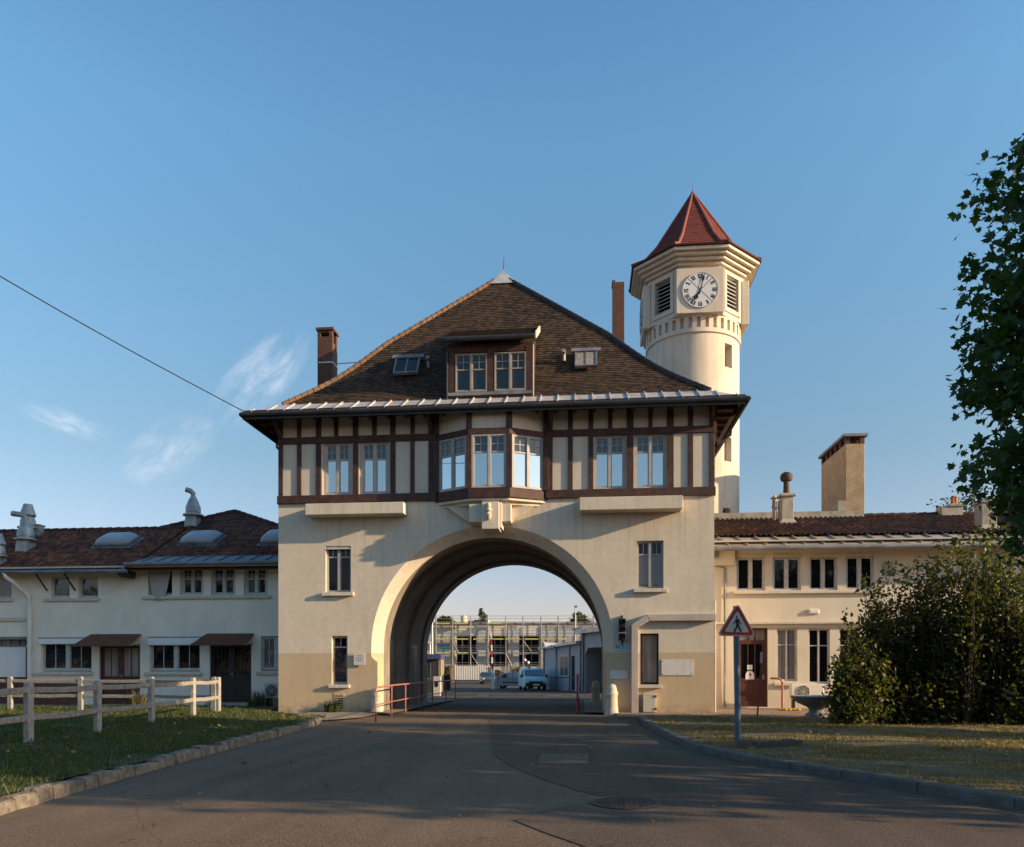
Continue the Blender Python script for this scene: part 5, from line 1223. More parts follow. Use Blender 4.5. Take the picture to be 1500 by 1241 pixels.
mb = MB(); mb.add([(RX0+.25, YE-.05, ZE+.02), (RX1, YE-.05, ZE+.02), (RX1, ye2+.05, ZZ+.03), (RX0+.25, ye2+.05, ZZ+.03), (RX0+.25, YE-.05, ZE-.04), (RX1, YE-.05, ZE-.04), (RX1, ye2+.05, ZZ-.03), (RX0+.25, ye2+.05, ZZ-.03)], [(0,1,2,3),(4,7,6,5),(0,4,5,1),(1,5,6,2),(2,6,7,3),(3,7,4,0)])
x = RX0+.8
while x < RX1: mb.bar((x+.22, YE-.04, ZE+.05), (x-.1, ye2+.03, ZZ+.06), .04, .06); x += .72
mb.build('zinc_eave', M_zincwarm, rw)
mb = MB(); mb.tube([(RX0+.2, YE-.10, ZE-.10), (RX1, YE-.10, ZE-.10)], .085, 10); mb.build('gutter', M_zincdark, rw)
mb = MB(); mb.box(RX0+.2, RX1, YE, YW+.02, RZ-.0, RZ+.05)
mb.build('soffit', M_plaster, rw)
def rroof(px, py): return plane_hit(px, py, ZZ+.04, ye2, sl_)
# chimneys on the right wing
p = rroof(1155, 768); k = F/FW(p.x, p.y)
mb = MB(); h = (768-726)/k; r = 9.0/k; mb.loft([[(p.x+s*r*q, p.y+.35+t_*r*q, p.z+zz) for s, t_ in ((-1,-1),(1,-1),(1,1),(-1,1))] for q, zz in ((1.35, -.3), (1.25, .12), (.95, .25), (.9, h))]); mb.box(p.x-r*1.25, p.x+r*1.25, p.y+.35-r*1.25, p.y+.35+r*1.25, p.z+h, p.z+h+.12)
c1 = mb.build('chimney', M_concrete, rr, bevel=.02)
mb = MB(); z = p.z+h+.12; mb.lathe([(.14, 0), (.12, .55), (.13, .56), (.22, .60), (.27, .72), (.26, .82), (.2, .92), (.1, .97), (0, 1.0)], (p.x, p.y+.35, z), 14); mb.build('cowl', pmat('dark_clay_cowl', (.06, .04, .035), .8, .2, 4, .2, 30), c1, smooth=True)
for px, pt, cap in ((1134.5, 732, True), (1143, 734, False)):
    p = rroof(px, 763); k = F/FW(p.x, p.y); h = (763-pt)/k; mb = MB()
    mb.lathe([(.10, -.3), (.10, h*.62), (.13, h*.63), (.13, h*.68), (.105, h*.7), (.105, h)]+([(.06, h), (.06, h+.05), (.19, h+.05), (.05, h+.17), (.03, h+.2)] if cap else []), (p.x, p.y, p.z), 12); mb.build('flue_pipe', M_concrete, rr, smooth=True)
Yc = 8.4; X0, X1 = WX(1238.5, Yc), WX(1266.5, Yc); zt = WZ(650, 1252, Yc); zb = 5.0; D_ = 3.6
mb = MB(); mb.box(X0, X1, Yc, Yc+D_, zb, zt); bc = mb.build('chimney', M_roughcast, rr, bevel=.02)
mb = MB(); q = .2; hh = .32
for k in range(6):
    yy = Yc+(D_-q)*k/5; mb.box(X0, X0+q, yy, yy+q, zt, zt+hh); mb.box(X1-q, X1, yy, yy+q, zt, zt+hh)
mb.box(X0+.15, X1-.15, Yc+.25, Yc+D_-.2, zt, zt+hh); mb.m = 1; mb.box(X0-.12, X1+.12, Yc-.12, Yc+D_+.12, zt+hh, zt+hh+.12); mb.build('cap', [M_brick, M_zincdark], bc)
mb = MB(); mb.prism([(Yc-.1, ZR-.2), (Yc+2.6, ZR-.2), (Yc+2.4, ZR+.45), (Yc-.1, ZR+.8)], 'x', X0-.35, X0-.02); mb.prism([(X0-.4, ZR-.3), (X1+.3, ZR-.3), (X1+.05, ZR+.05), (X0-.05, ZR+.12)], 'y', Yc-.12, Yc-.01); mb.build('flashing', M_concrete, bc)
p = rroof(1396, 756); k = F/FW(p.x, p.y)
mb = MB(); mb.box(p.x-16/k, p.x+14/k, p.y, p.y+.6, p.z-.4, p.z+14/k); mb.box(p.x-6/k, p.x+16/k, p.y-.05, p.y+.65, p.z+14/k, p.z+18/k); c3 = mb.build('chimney', M_concrete, rr, bevel=.02)
mb = MB()
for dx in (4, 8): mb.lathe([(.11, 0), (.09, .1), (.08, .32), (.1, .36), (.0, .36)], (p.x+dx/k, p.y+.3, p.z+18/k), 10)
mb.build('chimney_pot', M_pot, c3)
p = rroof(1450, 776); mb = MB(); mb.box(p.x-10/k, p.x+9/k, p.y, p.y+.6, p.z-.3, p.z+36/k); mb.box(p.x-12/k, p.x+11/k, p.y-.05, p.y+.65, p.z+36/k, p.z+39/k); mb.m = 1; mb.box(p.x-12/k, p.x+11/k, p.y-.08, p.y+.2, p.z-.1, p.z+6/k); mb.build('chimney', [M_concrete, M_stone], rr, bevel=.015)
# ------------------------------------------------------------------ fences, planter, sign, small things
def post_mesh(mb, x, y, zb, h, w=.17, d=.11):
    pr = [(-w/2, zb-.15), (w/2, zb-.15), (w/2, zb+h-.07), (w*.38, zb+h-.02), (w*.15, zb+h), (-w*.15, zb+h), (-w*.38, zb+h-.02), (-w/2, zb+h-.07)]
    mb.loft([[(x-d/2, y+a, z) for a, z in pr], [(x+d/2, y+a, z) for a, z in pr]])
def fence(name, label, posts, along):
    o = thing(name, label, 'fence', (posts[0][0], posts[0][1], .15), 'white rail fences round the lawn')
    for x, y in posts:
        mb = MB()
        if along == 'y': post_mesh(mb, x, y, .15, 1.22)
        else:
            post_mesh(mb, 0, 0, .15, 1.22); mb.v = [(x+b, y+a, c) for a, b, c in mb.v]
        mb.build('post', M_fence, o, bevel=.012)
    for (x0, y0), (x1, y1) in zip(posts, posts[1:]):
        for z in (1.06, .52):
            mb = MB(); n = 10; d = Vector((x1-x0, y1-y0, 0)); q = Vector((-d.y, d.x, 0)).normalized()
            rings = []
            for k in range(n+1):
                p = Vector((x0, y0, z+.15))+d*(k/n)+Vector((0, 0, random.uniform(-.006, .006)-.025*math.sin(math.pi*k/n))); hw, hh = .036, .062
                rings.append([p+q*a*hw+Vector((0, 0, b*hh)) for a, b in ((-1,-.8),(-.6,-1),(.6,-1),(1,-.8),(1,.8),(.6,1),(-.6,1),(-1,.8))])
            mb.loft(rings); mb.build('rail', M_rail, o)
    return o
fence('rail_fence', 'long run of weathered rail fence across the lawn beside the road kerb', [G(px, py, .15) for px, py in ((320, 1043.2), (283, 1049), (222, 1061), (143, 1073.5), (42, 1090))]+[(-10.5, -16.9)], 'y')
x, y = G(313, 1043, .15)
fence('rail_fence', 'rear run of white rail fence parallel to the left wing wall', [(x-.12, y+.25), (WX(222, -1.2), -1.2), (WX(118, -1.2), -1.2), (WX(15, -1.2), -1.2), (-25.5, -1.2)], 'x')
# pedestrian warning sign
x, y = G(1080.5, 1088, .1); sg = thing('warning_sign', 'red bordered triangular pedestrian crossing sign on a blue post', 'road sign', (x, y, .1))
fs = FW(x, y); k = F/fs
mb = MB(); zt = CH+(HY-934)/k+.1
mb.loft([[(x+.065*math.cos(a)+dx, y+.065*math.sin(a), z) for a in [2*math.pi*q/14 for q in range(14)]] for z, dx in ((-.1, 0), (zt*.35, .0), (zt*.7, -.015), (zt+.55, -.03))]); mb.build('post', M_bluepost, sg, smooth=True)
mb = MB(); zc = zt*.36; mb.tube([(x, y, zc), (x, y, zc+.04)], .072, 14); mb.build('collar', M_bluepost, sg)
ctr = Vector((WX(1079.5, y-.09), y-.09, CH+(HY-916)/k)); M = Matrix.Translation(ctr) @ Matrix.Rotation(R(5), 4, 'Z') @ Matrix.Rotation(R(1.2), 4, 'Y')
Rt = .455
def tri(r, rad, n=6):
    pts = []
    for q in range(3):
        a = R(90+120*q); cx, cz = (r-2*rad)*math.cos(a), (r-2*rad)*math.sin(a)
        for j in range(n+1): b = a+R(-60+120*j/n); pts.append((cx+rad*math.cos(b), cz+rad*math.sin(b)))
    return pts
def tplate(name, r, rad, y0, y1, mat, hole=None):
    mb = MB(); mb.M = M; mb.prism(tri(r, rad), 'y', y0, y1); return mb.build(name, mat, sg)
tplate('back_plate', Rt*1.02, .055, .0, .035, M_signgrey); tplate('white_rim', Rt, .05, -.004, .0, M_signwhite); tplate('red_border', Rt*.93, .045, -.008, -.004, M_signred); tplate('white_field', Rt*.66, .03, -.012, -.008, M_signwhite)
mb = MB(); mb.M = M; s_ = .40; y0, y1 = -.016, -.012
def limb(pts, w):
    for a, b in zip(pts, pts[1:]):
        a, b = Vector(a)*s_, Vector(b)*s_; d = (b-a).normalized(); q = Vector((-d.y, d.x))*w*s_/2
        mb.prism([tuple(a-q-d*w*s_*.2), tuple(b-q+d*w*s_*.2), tuple(b+q+d*w*s_*.2), tuple(a+q-d*w*s_*.2)], 'y', y0, y1)
mb.prism([(-.02*s_+.055*s_*math.cos(R(20*q)), .40*s_+.055*s_*math.sin(R(20*q))) for q in range(18)], 'y', y0, y1)
mb.prism([(u*s_, v*s_) for u, v in ((-.075, .31), (.06, .31), (.085, .0), (-.045, .0))], 'y', y0-.001, y1)
limb([(-.05, .28), (-.12, .13), (-.19, .06)], .055); limb([(.05, .28), (.13, .15), (.19, .04)], .055)
limb([(-.005, .03), (-.03, -.14), (-.14, -.33)], .085); limb([(.05, .03), (.10, -.14), (.20, -.31)], .085)
limb([(-.16, -.35), (-.08, -.33)], .05); limb([(.19, -.33), (.26, -.30)], .05)
mb.build('walking_figure', M_black, sg)
mb = MB(); mb.M = M
for q in range(11): u = -.175+q*.035; mb.box(u-.011, u+.011, -.0135, -.012, -.165, -.152)
for q in range(15): u = -.115+q*.0165; mb.box(u-.006, u+.006, -.0132, -.012, -.072, -.067)
mb.build('crossing_lines', M_black, sg)
# stone bowl planter
x, y = G(1196, 1051, .06); bw = thing('stone_bowl', 'wide grey stone bowl planter on a short foot beside the shrub', 'planter', (x, y, .06))
mb = MB(); mb.lathe([(0, 0), (.36, 0), (.36, .10), (.26, .16), (.22, .26), (.30, .34), (.60, .48), (.78, .63), (.81, .68), (.79, .71), (.73, .70), (.60, .58), (.3, .50), (0, .48)], (x, y, .06), 40); mb.build('basin', M_bowl, bw, smooth=True)
mb = MB(); mb.lathe([(0, 0), (.66, 0), (.0, .03)], (x, y, .655), 24); mb.build('soil', M_soilL, bw)
# tool leaning by the door, red bent pipe, outdoor units
x, y = G(1109, 1051, .09); p1 = P(1115.5, 955, y+.12)
to = thing('garden_pole', 'thin worn wooden pole with a pale tip standing before the red door', 'pole', (x, y, .09))
mb = MB(); mb.tube([(x, y, .06), (p1.x, p1.y, p1.z-.35)], [.028, .022], 8); mb.build('shaft', M_rust, to)
mb = MB(); mb.tube([(p1.x-.015, p1.y, p1.z-.36), (p1.x, p1.y, p1.z)], [.032, .042], 8); mb.build('tip', M_concrete, to)
x, y = G(1146, 1040, .09); mb = MB(); zt = WZ(994, 1146, y); xl = WX(1129.5, y)
mb.tube([(x, y, .05), (x, y, zt-.16), (x-.04, y, zt-.05), (x-.14, y, zt), (xl, y+.1, zt+.01)], .045, 12)
tag(mb.build('handrail', M_railred, smooth=True, loc=(x, y, .09)), 'single bent red pipe handrail beside the red door of the right wing', 'handrail')
def ac_unit(px0, px1, py0, py1, Y, mat, label, zfoot):
    x0, x1 = WX(px0, Y), WX(px1, Y); m = (px0+px1)/2; z0, z1 = WZ(py1, m, Y), WZ(py0, m, Y)
    o = thing('air_conditioner', label, 'air conditioner', ((x0+x1)/2, Y+.17, z0), 'outdoor air conditioning units')
    mb = MB(); mb.box(x0, x1, Y, Y+.34, z0, z1); mb.build('casing', mat, o, bevel=.02)
    cx, cz, r = x0+(x1-x0)*.37, (z0+z1)/2, (z1-z0)*.40; mb = MB()
    mb.prism([(cx+r*math.cos(R(10*q)), cz+r*math.sin(R(10*q))) for q in range(36)], 'y', Y-.008, Y+.01); fn = mb.build('fan_opening', M_dark, o)
    mb = MB()
    for q in range(4):
        rr_ = r*(q+1)/4; ring = [[(cx+(rr_+d)*math.cos(R(15*j)), Y-.02+e, cz+(rr_+d)*math.sin(R(15*j))) for j in range(24)] for d, e in ((-.006, 0), (.006, 0), (.006, .012), (-.006, .012), (-.006, 0))]; mb.loft(ring, False)
    for j in range(8): a = R(45*j+12); mb.bar((cx, Y-.014, cz), (cx+r*math.cos(a), Y-.014, cz+r*math.sin(a)), .01, .01)
    mb.build('fan_guard', mat, fn)
    mb = MB(); mb.box(x0+.08, x0+.16, Y+.05, Y+.3, zfoot, z0); mb.box(x1-.16, x1-.08, Y+.05, Y+.3, zfoot, z0); mb.build('feet', M_black, o)
    return o
ac_unit(1159, 1207, 1002, 1024.5, YW-.85, M_acwhite, 'cream outdoor unit standing behind the stone bowl by the right wing wall', .09)
ac_unit(386, 418, 1001, 1023, YW-.5, M_wingwin, 'grey outdoor unit under the window left of the gatehouse corner', .11)
mb = MB(); x, y = G(1157, 1041, .09)
for q in range(14): a = random.uniform(0, 6.28); r = random.uniform(0, .3); mb.lathe([(0, 0), (.09, .02), (.07, .07), (0, .1)], (x+r*math.cos(a)*1.5, y+r*math.sin(a)*.6, .09), 7)
tag(mb.build('yellow_flowers', pmat('yellow_petals', (.45, .26, .03), .8, .3, 8, .2, 40), loc=(x, y, .09)), 'small heap of yellow flowers at the foot of the red pipe handrail', 'plant')
# row of edging stones at the sign's foot
x0, y0 = G(1090, 1092, .1); x1, y1 = G(1166, 1090, .1)
for q in range(7):
    u = q/6; mb = MB(); x, y = x0+(x1-x0)*u, y0+(y1-y0)*u; mb.box(-.12, .12, -.09, .09, -.08, .10+random.uniform(-.03, .02)); mb.v = [(x+a+random.uniform(-.02, .02), y+b+random.uniform(-.02, .02), .1+c) for a, b, c in mb.v]
    tag(mb.build('edging_stone', M_kerbR, bevel=.025, loc=(x, y, .1)), 'dark edging stone half sunk in the dry lawn beside the blue sign post', 'stone', 'edging stones by the sign post')
# overhead cable from the eave corner
mb = MB(); a = Vector((EXL+.1, EYF, 10.98)); b = Vector((WX(-130, -9.0), -9.0, WZ(322, -130, -9.0))); b = a+(b-a)*1.55; b.z += .29
mb.tube([a.lerp(b, q/36)-Vector((0, 0, .30*math.sin(math.pi*q/36))) for q in range(37)], .017, 6); tag(mb.build('overhead_cable', M_black, loc=a), 'black overhead cable slanting from the left eave corner across the sky', 'cable')
up = thing('utility_pole', 'tall timber utility pole carrying the overhead cable beyond the left edge', 'pole', (b.x, b.y, 0))
mb = MB(); mb.tube([(b.x, b.y, -.2), (b.x, b.y, b.z+.5)], [.15, .10], 12); mb.build('shaft', M_bark, up)
mb = MB(); mb.bar((b.x-.7, b.y, b.z), (b.x+.7, b.y, b.z), .10, .12); mb.build('crossarm', M_bark, up)
# weeds at the wall foot
def tuft(name, x, y, z, n, h, r, label, mat=M_grassL):
    pts = []
    mb = MB()
    for q in range(n):
        a = random.uniform(0, 6.28); rr_ = r*random.random()**.6; bx, by = x+rr_*math.cos(a), y+rr_*math.sin(a); hh = h*random.uniform(.4, 1); l_ = random.uniform(.1, .5)*hh; a2 = random.uniform(0, 6.28); w = .012
        dx, dy = w*math.cos(a2+1.57), w*math.sin(a2+1.57); mx, my = bx+l_*.4*math.cos(a2), by+l_*.4*math.sin(a2)
        mb.add([(bx-dx, by-dy, z-.02), (bx+dx, by+dy, z-.02), (mx+dx, my+dy, z+hh*.6), (mx-dx, my-dy, z+hh*.6), (bx+l_*math.cos(a2), by+l_*math.sin(a2), z+hh)], [(0,1,2,3), (3,2,4)])
    return tag(mb.build(name, mat, loc=(x, y, z)), label, 'weeds')
tuft('weed_tuft', WX(487, -.12), -.14, .05, 160, .55, .28, 'green weeds at the wall foot under the lower left gatehouse window')
tuft('weed_tuft', WX(382, 3.0), 2.9, .1, 200, .75, .5, 'tall pale weeds below the outdoor unit left of the gatehouse corner')
tuft('weed_tuft', WX(205, .5), .5, .12, 160, .8, .35, 'weed clump behind the rear fence below the first shop window', M_grassR)
tuft('weed_tuft', G(462, 1052, .05)[0], G(462, 1052, .05)[1], .0, 160, .22, .35, 'low weeds at the end of the rough left kerb')
# ------------------------------------------------------------------ trees and shrubs
def limb_path(a, b, r0, r1, bend=.12, n=6):
    a, b = Vector(a), Vector(b); Ld = (b-a).length; off = Vector((random.uniform(-1, 1), random.uniform(-1, 1), random.uniform(-.3, .6)))*Ld*bend
    return [a.lerp(b, k/n)+off*math.sin(math.pi*k/n) for k in range(n+1)], [r0+(r1-r0)*k/n for k in range(n+1)]
def tree(name, label, x, y, z0, height, trunk_h, crown_c, crown_r, nclump, per, leaf, shape, mat, trunk_r, group=None, cat='tree', spread=.55, keep=None, tilt=None, fork=5):
    o = thing(name, label, cat, (x, y, z0), group)
    tm = MB(); top = Vector((x+random.uniform(-.2, .2), y+random.uniform(-.2, .2), z0+trunk_h)); 
    pth, rad = limb_path((x, y, z0-.2), top, trunk_r, trunk_r*.62, .04); rad[0] *= 1.5; tm.tube(pth, rad, 12)
    cl = []; tries = 0
    while len(cl) < nclump and tries < nclump*60:
        tries += 1
        d = Vector((random.gauss(0, 1), random.gauss(0, 1), random.gauss(0, 1))).normalized(); q = random.random()**.42
        p = Vector(crown_c)+Vector((d.x*crown_r[0], d.y*crown_r[1], d.z*crown_r[2]))*q*(1+.16*math.sin(d.x*5+d.z*4+x)+.10*math.sin(d.y*7-d.z*6))
        if keep and not keep(p): continue
        cl.append(p)
    lead = Vector((crown_c[0], crown_c[1], crown_c[2]+crown_r[2]*.75))
    pth, rad = limb_path(top, lead, trunk_r*.62, trunk_r*.12, .05, 8); tm.tube(pth, rad, 9)
    main = pth
    subs = []
    for k in range(fork*2):
        s = main[min(8, int(k/(fork*2)*7))]; e = random.choice(cl); e2 = s.lerp(e, .75); p2, r2 = limb_path(s, e2, trunk_r*.34*(1-.05*k), trunk_r*.07, .12); tm.tube(p2, r2, 7); subs.append(p2)
    tips = [p for sp in subs for p in sp[2:]]
    for c in cl:
        s = min(tips, key=lambda t_: (t_-c).length_squared); p2, r2 = limb_path(s, c, trunk_r*.05+.008, .006, .1, 3); tm.tube(p2, r2, 5, False)
    tm.build('trunk', M_bark, o, smooth=True)
    C = []
    for c in cl:
        m = int(per*random.uniform(.6, 1.4)); sp = spread*random.uniform(.7, 1.3); ax = np.clip(np.random.normal(size=(m, 3)), -1.6, 1.6)*np.array([sp, sp, sp*.6])+np.array(c[:]); C.append(ax)
    C = np.concatenate(C); S = np.random.uniform(leaf*.6, leaf*1.25, len(C))
    leaf_cloud('crown', C, S, shape, mat, o, tilt, loc=tuple(o.location)); return o
# maple whose branches hang in from the right edge
mx, my = GF(1772, 11.0); random.seed(5)
tree('maple_tree', 'tall dark maple tree reaching in from the right edge of the view', mx+.05, my, .1, 10, 2.2, (mx+.0, my, 6.9), (3.8, 3.6, 5.2), 820, 70, .14, MAPLE, M_maple, .18, spread=.26, keep=lambda p: math.hypot(p.x-mx, p.y-my) < np.interp(p.z, [2.4, 3.1, 3.5, 4.4, 4.9, 5.5, 6.3, 7.1, 7.9, 8.9, 9.6, 10.4, 11.2], [.3, 1.4, 2.4, 2.8, 3.0, 3.2, 3.25, 3.1, 2.95, 2.8, 2.65, 2.1, .6])-random.random()*.25, tilt=(.8, (-.25, -.6, .55)))
# the big mixed shrub in front of the right wing
random.seed(9); np.random.seed(4)
bx, by = GF(1372, 22.8)
sh_ = thing('large_shrub', 'big dense dark green shrub with yellowing leaves in front of the right wing', 'shrub', (bx, by, .1))
tm = MB(); C = []; NB = 0
def bz(px):                                                        # height of the shrub's outline over its foot
    tab = [(1226, 0.5), (1236, 1.4), (1248, 2.3), (1266, 3.2), (1290, 4.1), (1330, 4.8), (1372, 5.35), (1410, 5.65), (1450, 5.5), (1500, 5.0), (1525, 4.2), (1560, 2.9), (1640, 1.6), (1670, .5)]
    for (a, h0), (b, h1) in zip(tab, tab[1:]):
        if a <= px <= b: return h0+(h1-h0)*(px-a)/(b-a)
    return 0
stems = []
while len(stems) < 105:
    px = random.uniform(1236, 1600); f_ = 22.5+random.gauss(0, .5)-max(0, px-1440)*.008
    if 20.6 < f_ < 23.5: stems.append((px, f_))
for px, f_ in stems:                                               # every stem sends arching leafy shoots up through the shrub
    x, y = GF(px, f_); H0 = bz(px)*random.choice((.62, .8, .92, 1.0, 1.06))
    for q in range(random.randint(6, 9)):
        H = H0*random.uniform(.5, 1.0); a = random.uniform(0, 6.28); sp = H*random.uniform(.05, .27)
        tip = Vector((x+sp*math.cos(a), y+sp*math.sin(a)*.6, H)); p2, r2 = limb_path((x, y, .05), tip, .020, .004, .07, 7); tm.tube(p2, r2, 4, False)
        for k in range(1, 8):
            if H > 2 and k < 3 and random.random() < .5: continue
            p = p2[k]; m = random.randint(12, 22) if k < 5 else random.randint(7, 14); w = .10+.13*(1-k/7)
            C.append(np.random.normal(size=(m, 3))*np.array([w, w, w*.8])+np.array(p[:]))
        if random.random() < .5: C.append(np.array(tip[:])+np.stack([np.random.normal(size=9)*.04, np.random.normal(size=9)*.04, np.random.rand(9)*.4], 1))
for q in range(520):                                               # the dense skirt at the foot
    px = random.uniform(1234, 1600); f_ = 22.4+random.gauss(0, .5)-max(0, px-1440)*.008; x, y = GF(px, f_); z = random.uniform(.08, min(1.7, bz(px)*.6)); m = random.randint(20, 40)
    C.append(np.random.normal(size=(m, 3))*.19+np.array([x, y, z]))
tm.build('stems', M_bark, sh_)
C = np.concatenate(C); C = C[C[:, 2] > .06]
leaf_cloud('foliage', C, np.random.uniform(.08, .165, len(C)), OVAL, M_bush, sh_, (.9, (.2, -.35, .45)), loc=tuple(sh_.location))
# weeping tree behind the right wing, and planting beyond
random.seed(21); np.random.seed(21)
p = P(1418, 735, 16); tree('weeping_tree', 'loose feathery tree showing over the right wing roof behind the small chimneys', p.x+.3, 16, 0, 10, 7, (p.x+.3, 16, 9.9), (2.3, 1.8, 1.7), 70, 34, .17, OVAL, M_far, .2, spread=.42)
# trees beyond the right edge and behind the viewer: they shade the road and show in the window panes
def shade(name, label, x, y, c, r, ncl, per, leaf, sp):
    tree(name, label, x, y, 0, c[2]+r[2], c[2]-r[2]+.4, c, r, ncl, per, leaf, OVAL, M_far, .2, 'trees along the road outside the view', spread=sp)
for i, (x, y, zc, rx, ry, rz) in enumerate(SHADERS):
    random.seed(40+i); np.random.seed(40+i); shade('roadside_tree', 'leafy roadside tree outside the right edge of the view', x, y, (x, y, zc), (rx, ry, rz), 120, 40, .34, .5)
random.seed(60); np.random.seed(60)
t0 = tree('roadside_tree', 'tall leafy tree behind the viewer across the road', -36, -60, 0, 14, 3.0, (-36, -60, 7.2), (6.5, 5, 5.6), 170, 44, .6, OVAL, M_far, .3, 'trees along the road behind the viewer', spread=.9)
for k, x in enumerate((-25, -15, -5, 5, 15, 26, -47, -58, -70)):
    c = copy_tree(t0); c.location = (x, -60+((k*37) % 5), 0); c.rotation_euler.z = k*1.3; c.scale = (1, 1, .86+.07*((k*3) % 4))
# ------------------------------------------------------------------ the yard seen through the arch
def FP(px, py, f):                                                 # world point at forward distance f
    x, y = GF(px, f); return Vector((x, y, CH+(HY-py)/F*f))
class Yard:                                                        # a plane facing the viewer at distance f: metres per pixel
    def __init__(s, f):
        s.f = f; x, y = GF(HX, f); s.M = Matrix.Translation((x, y, 0)) @ Matrix.Rotation(TH, 4, 'Z')
    def X(s, px): return (px-HX)/F*s.f
    def Z(s, py): return CH+(HY-py)/F*s.f
M_clad = pmat('ribbed_cladding', (.54, .51, .47), .7, .1, .6, 0, 30, streak=.3)
M_cladb = pmat('blue_grey_cladding', (.36, .39, .42), .6, .12, .6, 0, 30, streak=.3)
M_scaf = pmat('scaffold_tube', (.30, .28, .25), .5, .2, 3, 0, 30, metal=.5)
M_board = pmat('yellow_scaffold_board', (.42, .40, .10), .8, .2, 3, 0, 30)
M_bluefascia = pmat('blue_fascia', (.05, .06, .17), .5, .1, 2, 0, 30)
# long building under renovation
yb_ = Yard(121); fb = thing('factory_building', 'long pale clad building with three dark openings behind the scaffolding', 'building', tuple(yb_.M @ Vector((yb_.X(755), 5, 0))))
X, Z = yb_.X, yb_.Z
mb = MB(); mb.M = yb_.M; mb.box(X(560), X(960), 0, 14, -.1, Z(914.5)); cutm = MB(); cutm.M = yb_.M
ops = [(668.5, 697.5, 931, 977), (716.5, 743.5, 931, 977), (760.5, 789.5, 931, 977)]
for a, b, c, d in ops: cutm.box(X(a), X(b), -1, 2.5, Z(d), Z(c))
w = cut(mb, cutm); w.build('wall', M_clad, fb)
mb = MB(); mb.M = yb_.M
for px in np.arange(562, 958, 1.9):
    if not any(a-1 < px < b+.2 for a, b, _, _ in ops): mb.box(X(px), X(px+.7), -.07, .0, .3, Z(917))
mb.build('cladding_ribs', M_clad, fb)
mb = MB(); mb.M = yb_.M
for a, b in ((560, 668), (698, 716), (744, 760), (790, 960)): mb.box(X(a)+.03, X(b)-.03, -.10, -.07, Z(932), Z(924))
for a, b in ((698.5, 716), (744, 760)): mb.box(X(a), X(b), -.10, -.07, Z(972), Z(940))
mb.build('blue_panels', M_cladb, fb)
mb = MB(); mb.M = yb_.M; mb.box(X(560), X(960), -.25, .3, Z(914.5), Z(912)); mb.build('parapet', M_zincdark, fb)
for a, b, c, d in ops:
    mb = MB(); mb.M = yb_.M; mb.box(X(a)+.01, X(b)-.01, 2.4, 2.45, Z(d)+.01, Z(c)-.01); of = mb.build('opening', M_dark, fb)
    mb = MB(); mb.M = yb_.M
    for z in (Z(946), Z(955.5), Z(958)): mb.box(X(a)+.01, X(b)-.01, .4, .55, z-.08, z+.08)
    for q in (.3, .62): mb.box(X(a)+(X(b)-X(a))*q-.06, X(a)+(X(b)-X(a))*q+.06, .42, .54, Z(d), Z(c))
    mb.build('window_frame', M_zincdark, of)
mb = MB(); mb.M = yb_.M; mb.box(X(641), X(660), -.14, -.05, Z(958), Z(942)); wf = mb.build('window', M_cladb, fb)
mb = MB(); mb.M = yb_.M; mb.box(X(642.5), X(658.5), -.16, -.141, Z(956), Z(943.5)); mb.build('pane', pmat('turquoise_blind', (.10, .24, .29), .4, .2, 3, 0, 20), wf)
# roof plant on the building
def rt(px, f, dy=7): v = yb_.M @ Vector((X(px), dy, 0)); return v
v = rt(677, 0, 4); k = FW(v.x, v.y)/F; zb = Z(912); mb = MB(); mb.lathe([(4.6*k, -.9), (4.6*k, 10.5*k), (4.2*k, 12*k), (2*k, 13.2*k), (0, 13.4*k)], (v.x, v.y, zb), 16); tag(mb.build('water_tank', M_stone, smooth=True, loc=(v.x, v.y, zb)), 'round pale tank on the roof of the scaffolded building', 'tank')
mb = MB(); mb.M = yb_.M; zr = Z(912)
for a, b, h in ((684, 691, 5), (692, 701, 6)): mb.box(X(a), X(b), 4, 6, zr-.9, zr+h*k); mb.m = 0
o = mb.build('cooling_unit', M_black, loc=tuple(yb_.M @ Vector((X(692), 5, zr)))); tag(o, 'dark cooling plant on the roof beside the round tank', 'roof unit')
v = rt(714, 0, 4); mb = MB(); mb.lathe([(2.4*k, -.9), (3.2*k, 1.5*k), (2.6*k, 4*k), (1.2*k, 5.2*k), (0, 5.4*k)], (v.x, v.y, zr), 14); tag(mb.build('roof_cowl', M_palestrip, smooth=True, loc=(v.x, v.y, zr)), 'small white dome cowl on the roof right of the cooling plant', 'roof vent')
# scaffolding
sc_ = thing('scaffolding', 'tube scaffolding with yellow boards along the pale building', 'scaffold', tuple(yb_.M @ Vector((X(755), -1.2, 0))))
vp = [625, 640, 664, 690, 715, 741, 766, 792, 817, 843, 868, 894, 920]
for i, px in enumerate(vp):
    mb = MB(); mb.M = yb_.M
    for dy in (-.6, -1.7): mb.tube([(X(px), dy, 0), (X(px), dy, Z(903))], .075 if dy < -1 else .05, 6)
    mb.build('standard', M_scaf, sc_)
mb = MB(); mb.M = yb_.M
for py in (903.5, 907.5, 912): mb.tube([(X(625), -1.7, Z(py)), (X(920), -1.7, Z(py))], .035, 6)
for py in (933, 929.5, 953, 949.5, 971, 974): mb.tube([(X(625), -1.7, Z(py)), (X(920), -1.7, Z(py))], .035, 6)
for a, b, c, d in ((664, 673, 939, 957), (741, 750, 957, 976), (766, 778, 939, 955), (690, 702, 957, 976), (792, 803, 936, 950)): mb.tube([(X(a), -1.72, Z(c)), (X(b), -1.72, Z(d))], .045, 6)
mb.build('ledgers', M_scaf, sc_)
